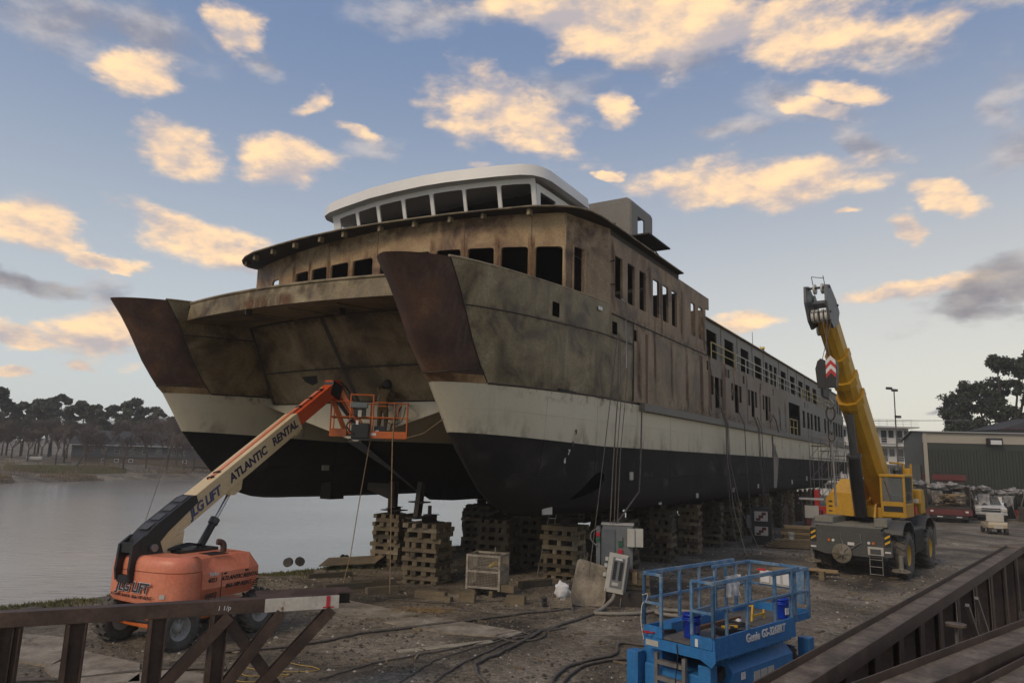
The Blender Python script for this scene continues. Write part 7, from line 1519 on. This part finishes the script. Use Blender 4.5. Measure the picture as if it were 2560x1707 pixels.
LD=thing('wood_load','heap of pale scrap boards on the flatbed truck','scrap wood',(37.9,63.4,1.38),R(-29)); LD.scale=(1.3,1.2,1.25); rnd=random.Random(3)
for k in range(46): a=rnd.uniform(-.5,.5)+rnd.choice((0,1.57)); x,y,z=rnd.uniform(-.8,.8),rnd.uniform(.2,1.6),.05+.03*k*.55; MB().box((x,y,z),(rnd.uniform(.6,1.4),.14,.05),Matrix.Rotation(rnd.uniform(-.15,.15),4,'Y'),a).build('board',timber_new if k%2 else timber,LD)
# pickup
PK=thing('pickup_truck','white pickup truck facing the camera near the wrapped truss','pickup',(43.6,66.6,0),R(-28)); PK.scale=(1.22,1.1,1.15)
wpk=flat('pickup_white',(.62,.62,.62),.3,0,.03)
def pk(name,m,p,q,b=.03): mb=MB(); mb.b2(p,q,None,b); return mb.build(name,m,PK)
mb=MB(); P=[[(-1.0,0,.6),(-1.02,0,1.0),(-.96,.05,1.12),(-.9,1.3,1.22)],[(1.0,0,.6),(1.02,0,1.0),(.96,.05,1.12),(.9,1.3,1.22)]]; 
pk('body',wpk,(-1.0,.1,.55),(1.0,5.6,1.08),.08)
mb=MB(); mb.prism([(-.95,.08,1.05),(-.95,1.5,1.22),(-.95,1.5,.9),(-.95,.08,.9)],(1.9,0,0)); mb.build('hood',wpk,PK)
mb=MB(); mb.prism([(-.92,1.35,1.18),(-.78,2.2,1.86),(-.78,3.6,1.86),(-.92,3.9,1.15)],(0,0,0) if False else (1.84,0,0)); mb.build('cabin',wpk,PK)
mb=MB(); mb.add([(-.8,1.36,1.22),(.8,1.36,1.22),(.66,2.14,1.80),(-.66,2.14,1.80)],[(0,1,2,3)]); mb.build('windscreen',flat('grey_screen',(.10,.105,.105),.15),PK,fix=False); PK.children[-1].location=(0,-.03,.02)
pk('grille',black_m,(-.6,.02,.72),(.6,.1,1.0),.01); pk('grille_bar',chrome,(-.62,.0,.84),(.62,.04,.9),.005); pk('bumper',flat('bumper_grey',(.35,.35,.35),.4),(-1.0,-.12,.48),(1.0,.12,.68),.04); pk('valance',black_m,(-.9,-.02,.28),(.9,.2,.48),.02)
for x in (-.82,.82): pk('headlight',panel_lt,(x-.18,.0,.76),(x+.18,.1,.98),.02); pk('mirror',black_m,(x*1.3-.08,1.6,1.15),(x*1.3+.08,1.75,1.4),.02)
for x in (-.82,.82):
    for y in (1.0,4.4): MB().cyl((x-.14,y,.38),(x+.14,y,.38),.39,n=18).build('wheel',rubber,PK)
# golf cart
GC=thing('golf_cart','cream golf cart seen from behind, in front of the white pickup','golf cart',(35.2,53.2,0),R(-20))
cmm=flat('cart_cream',(.48,.40,.27),.45,0,.05)
mb=MB(); mb.prism([(-.6,-.2,.45),(-.62,-.25,.68),(-.5,.1,.85),(-.5,1.2,.8),(-.55,2.1,.75),(-.55,2.2,.35),(-.58,.0,.35)],(1.16,0,0)); mb.build('cart_body',cmm,GC)
MB().b2((-.55,.45,.85),(.55,.62,1.45),None,.03).build('seat_back',panel_lt,GC); MB().b2((-.5,.62,.8),(.5,1.1,.92),None,.03).build('seat',panel_lt,GC); MB().b2((-.3,-.27,.42),(.3,-.2,.6)).build('plate_holder',panel_lt,GC)
for x in (-.52,.52):
    for y in (.05,1.8): MB().cyl((x-.1,y,.23),(x+.1,y,.23),.23,n=16).build('wheel',rubber,GC)
MB().tube([(.2,1.9,.75),(.2,1.6,1.15)],.02,5).build('steering_column',black_m,GC)
# ---- clutter
def simple(name,label,cat,loc,rz,parts,group=None):
    t=thing(name,label,cat,loc,rz,group)
    for nm,m,p,q,b in parts: mb=MB(); mb.b2(p,q,None,b); mb.build(nm,m,t)
    return t
simple('generator','dark green generator with pale panel left of the crane','generator',(13.9,50.5,0),R(-20),[('body',flat('dark_green',(.012,.035,.028),.6),(-1.3,0,.5),(1.3,1.4,2.4),.06),('panel',panel_grey,(-.6,-.02,1.0),(.6,0,1.9),.0),('skid',steel_dark,(-1.4,-.1,.1),(1.4,1.5,.48),.02),('roof',steel_dark,(-1.35,-.05,2.4),(1.35,1.45,2.5),.02)])
simple('welding_rack','black rack holding two welding machines with red slashed panels','welding machine',(14.6,42.6,0),R(-18),[('rack',black_m,(-.55,0,.0),(.55,.6,2.05),.02),('upper_face',panel_lt,(-.38,-.02,1.3),(.35,0,1.85),.0),('lower_face',panel_lt,(-.38,-.02,.5),(.35,0,1.0),.0),('upper_slash',red_d,(-.3,-.03,1.33),(-.05,-.021,1.47),.0),('upper_slash',red_d,(-.15,-.029,1.471),(.1,-.021,1.64),.0),('upper_slash',red_d,(.02,-.03,1.641),(.25,-.021,1.8),.0),('lower_slash',red_d,(-.3,-.03,.53),(-.05,-.021,.66),.0),('lower_slash',red_d,(-.15,-.029,.661),(.1,-.021,.8),.0),('lower_slash',red_d,(.02,-.03,.801),(.25,-.021,.96),.0),('side_box',panel_grey,(-.8,.1,.9),(-.58,.4,1.6),.02)])
simple('utility_box','grey utility box on a post under a small pale roof','utility box',(18.6,45.5,0),R(-18),[('post',steel_dark,(-.35,0,0),(-.2,.2,2.4),.01),('box',panel_lt,(-.3,-.1,1.35),(.5,.2,2.1),.02),('roof',panel_lt,(-.6,-.3,2.45),(.8,.5,2.55),.01),('lower_board',red_d,(-.2,-.05,.2),(.9,.1,1.3),.01)])
simple('lumber_stack','stack of sawn planks left of the crane bumper','lumber',(17.4,43.0,0),R(-16),[('plank',timber_new if k%2 else timber,(-1.5+.1*(k%3),-.4,.05+.17*k),(1.5,.4,.2+.17*k),.01) for k in range(6)])
pail('white pail standing on the plank pile left of the crane',Vector((15.75,41.2,.45)),flat('white_pail',(.55,.55,.52),.4),.4,.17,0)
simple('plank_pile','low pile of grey planks under the white pail','planks',(15.6,41.3,0),R(-12),[('plank',timber,(-1.2+.15*k,-.5+.1*k,.04+.1*k),(1.1+.1*k,.4,.13+.1*k),.01) for k in range(4)])
for i,(x,y,l,a,lb) in enumerate(((12.6,31.6,2.6,-14,'upper fresh plank'),(12.0,31.1,2.2,10,'lower fresh plank'),(12.5,30.4,1.8,-30,'short fresh board'))):
    t=thing('fresh_plank','%s lying before the crane behind the blue lift rail'%lb,'plank',(x,y,0),R(a),'fresh planks before the crane'); MB().box((0,0,.16+.1*i),(l,.3,.08),None,0,.006).build('plank_board',timber_new,t); MB().box((.3,0,.06+.05*i),(.2,.5,.12+.1*i)).build('bearer',timber,t)
t=thing('red_lift','small red lift machine left of the crane cab','machine',(21.2,50.5,0),R(-20))
for nm,p,q in (('base',(-.9,0,.3),(.9,1.2,.8)),('mast',(-.2,.3,.8),(.15,.6,2.9)),('arm',(-.8,.2,1.5),(.6,.5,1.8)),('counterweight',(.3,0,.8),(.9,1.0,1.5))): MB().b2(p,q,None,.03).build(nm,redp,t)
for x in (-.7,.7): MB().cyl((x,-.1,.3),(x,.15,.3),.3,n=14).build('wheel',rubber,t)
t=thing('tarp_boat','boat hull under a faded salmon tarpaulin beyond the scaffold','boat',(23,74,0),R(-10)); mb=MB(); mb.prism([(-4,0,2.0),(-2.6,0,3.9),(3.6,0,4.0),(4,0,2.0)],(0,3,0)); mb.build('tarpaulin',mat('salmon_tarp',[(.3,(.42,.20,.16)),(.7,(.5,.27,.22))],scale=1,rough=.8,bump=.3,bscale=3),t); mb=MB(); mb.prism([(-4,0,2.0),(4,0,2.0),(3.4,0,.6),(-3.4,0,.6)],(0,3,0)); mb.build('hull',panel_lt,t); MB().b2((4.2,0,1.2),(5.6,2,3.6)).build('end_board',timber_new,t)
for x in (-2.5,2.5): MB().b2((x-.2,.5,0),(x+.2,2.5,.6)).build('stand',timber_dark,t)
rnd=random.Random(21)
cl=[('steel_drum','red drum',redp),('steel_crate','dark crate',steel_dark),('spool','brown cable spool',timber),('machine_part','dark red machine part',red_d),('steel_crate','rusty crate',brown_steel),('tool_box','green tool box',gsock)]
spots=[(46.6,66.5),(47.6,67.6),(48.8,68.0),(50,67.3),(51.2,68.4),(49.6,65.6),(52.4,67.6),(53.4,68.8),(47.9,69.2),(54.3,67.0),(24.5,58),(20.5,55.5),(25.8,60)]
spots=sorted(spots[:10],key=lambda p:p[0]/p[1])+sorted(spots[10:],key=lambda p:p[0]/p[1])
for i,(x,y) in enumerate(spots):
    nm,lb,m=cl[i%6]; h=rnd.uniform(.7,1.7)
    t=thing(nm,'%s, %s from the left in the clutter %s'%(lb,('first','second','third','fourth','fifth','sixth','seventh','eighth','ninth','tenth','first','second','third')[i],'right of the pickup' if i<10 else 'behind the scaffold'),'clutter',(x,y,0),rnd.uniform(0,1.5),'clutter at the back of the yard')
    if 'drum' in nm: MB().lathe([(.001,0),(.3,0),(.3,.3),(.32,.32),(.3,.34),(.3,.6),(.32,.62),(.3,.64),(.3,.9),(.001,.9)],18).build('drum_shell',m,t)
    elif nm=='spool':
        for z in (0,.7): MB().cyl((0,0,z),(0,0,z+.08),.6,n=20).build('flange',m,t)
        MB().cyl((0,0,.08),(0,0,.7),.3,n=16).build('core',m,t)
    else:
        MB().b2((-.6,-.4,.1),(.6,.4,h),None,.04).build('case',m,t); MB().b2((-.65,-.45,h*.55),(.65,.45,h*.62),None,.01).build('band',steel_dark,t); MB().b2((-.6,-.42,0),(.6,.42,.1)).build('skid',timber_dark,t)
# ================================================================ haze
if HAZE>0:
    hm=bpy.data.materials.new('haze_air'); hm.use_nodes=True; nt=hm.node_tree; nt.nodes.clear(); o_=nt.nodes.new('ShaderNodeOutputMaterial'); v=nt.nodes.new('ShaderNodeVolumePrincipled')
    v.inputs['Color'].default_value=(.97,.96,.94,1); v.inputs['Density'].default_value=HAZE; v.inputs['Anisotropy'].default_value=.0
    nt.links.new(v.outputs[0],o_.inputs['Volume'])
    tag(MB().b2((-490,-50,-3.5),(490,480,26)).build('haze',hm),'thin evening haze over the river and yard','haze',kind='stuff')
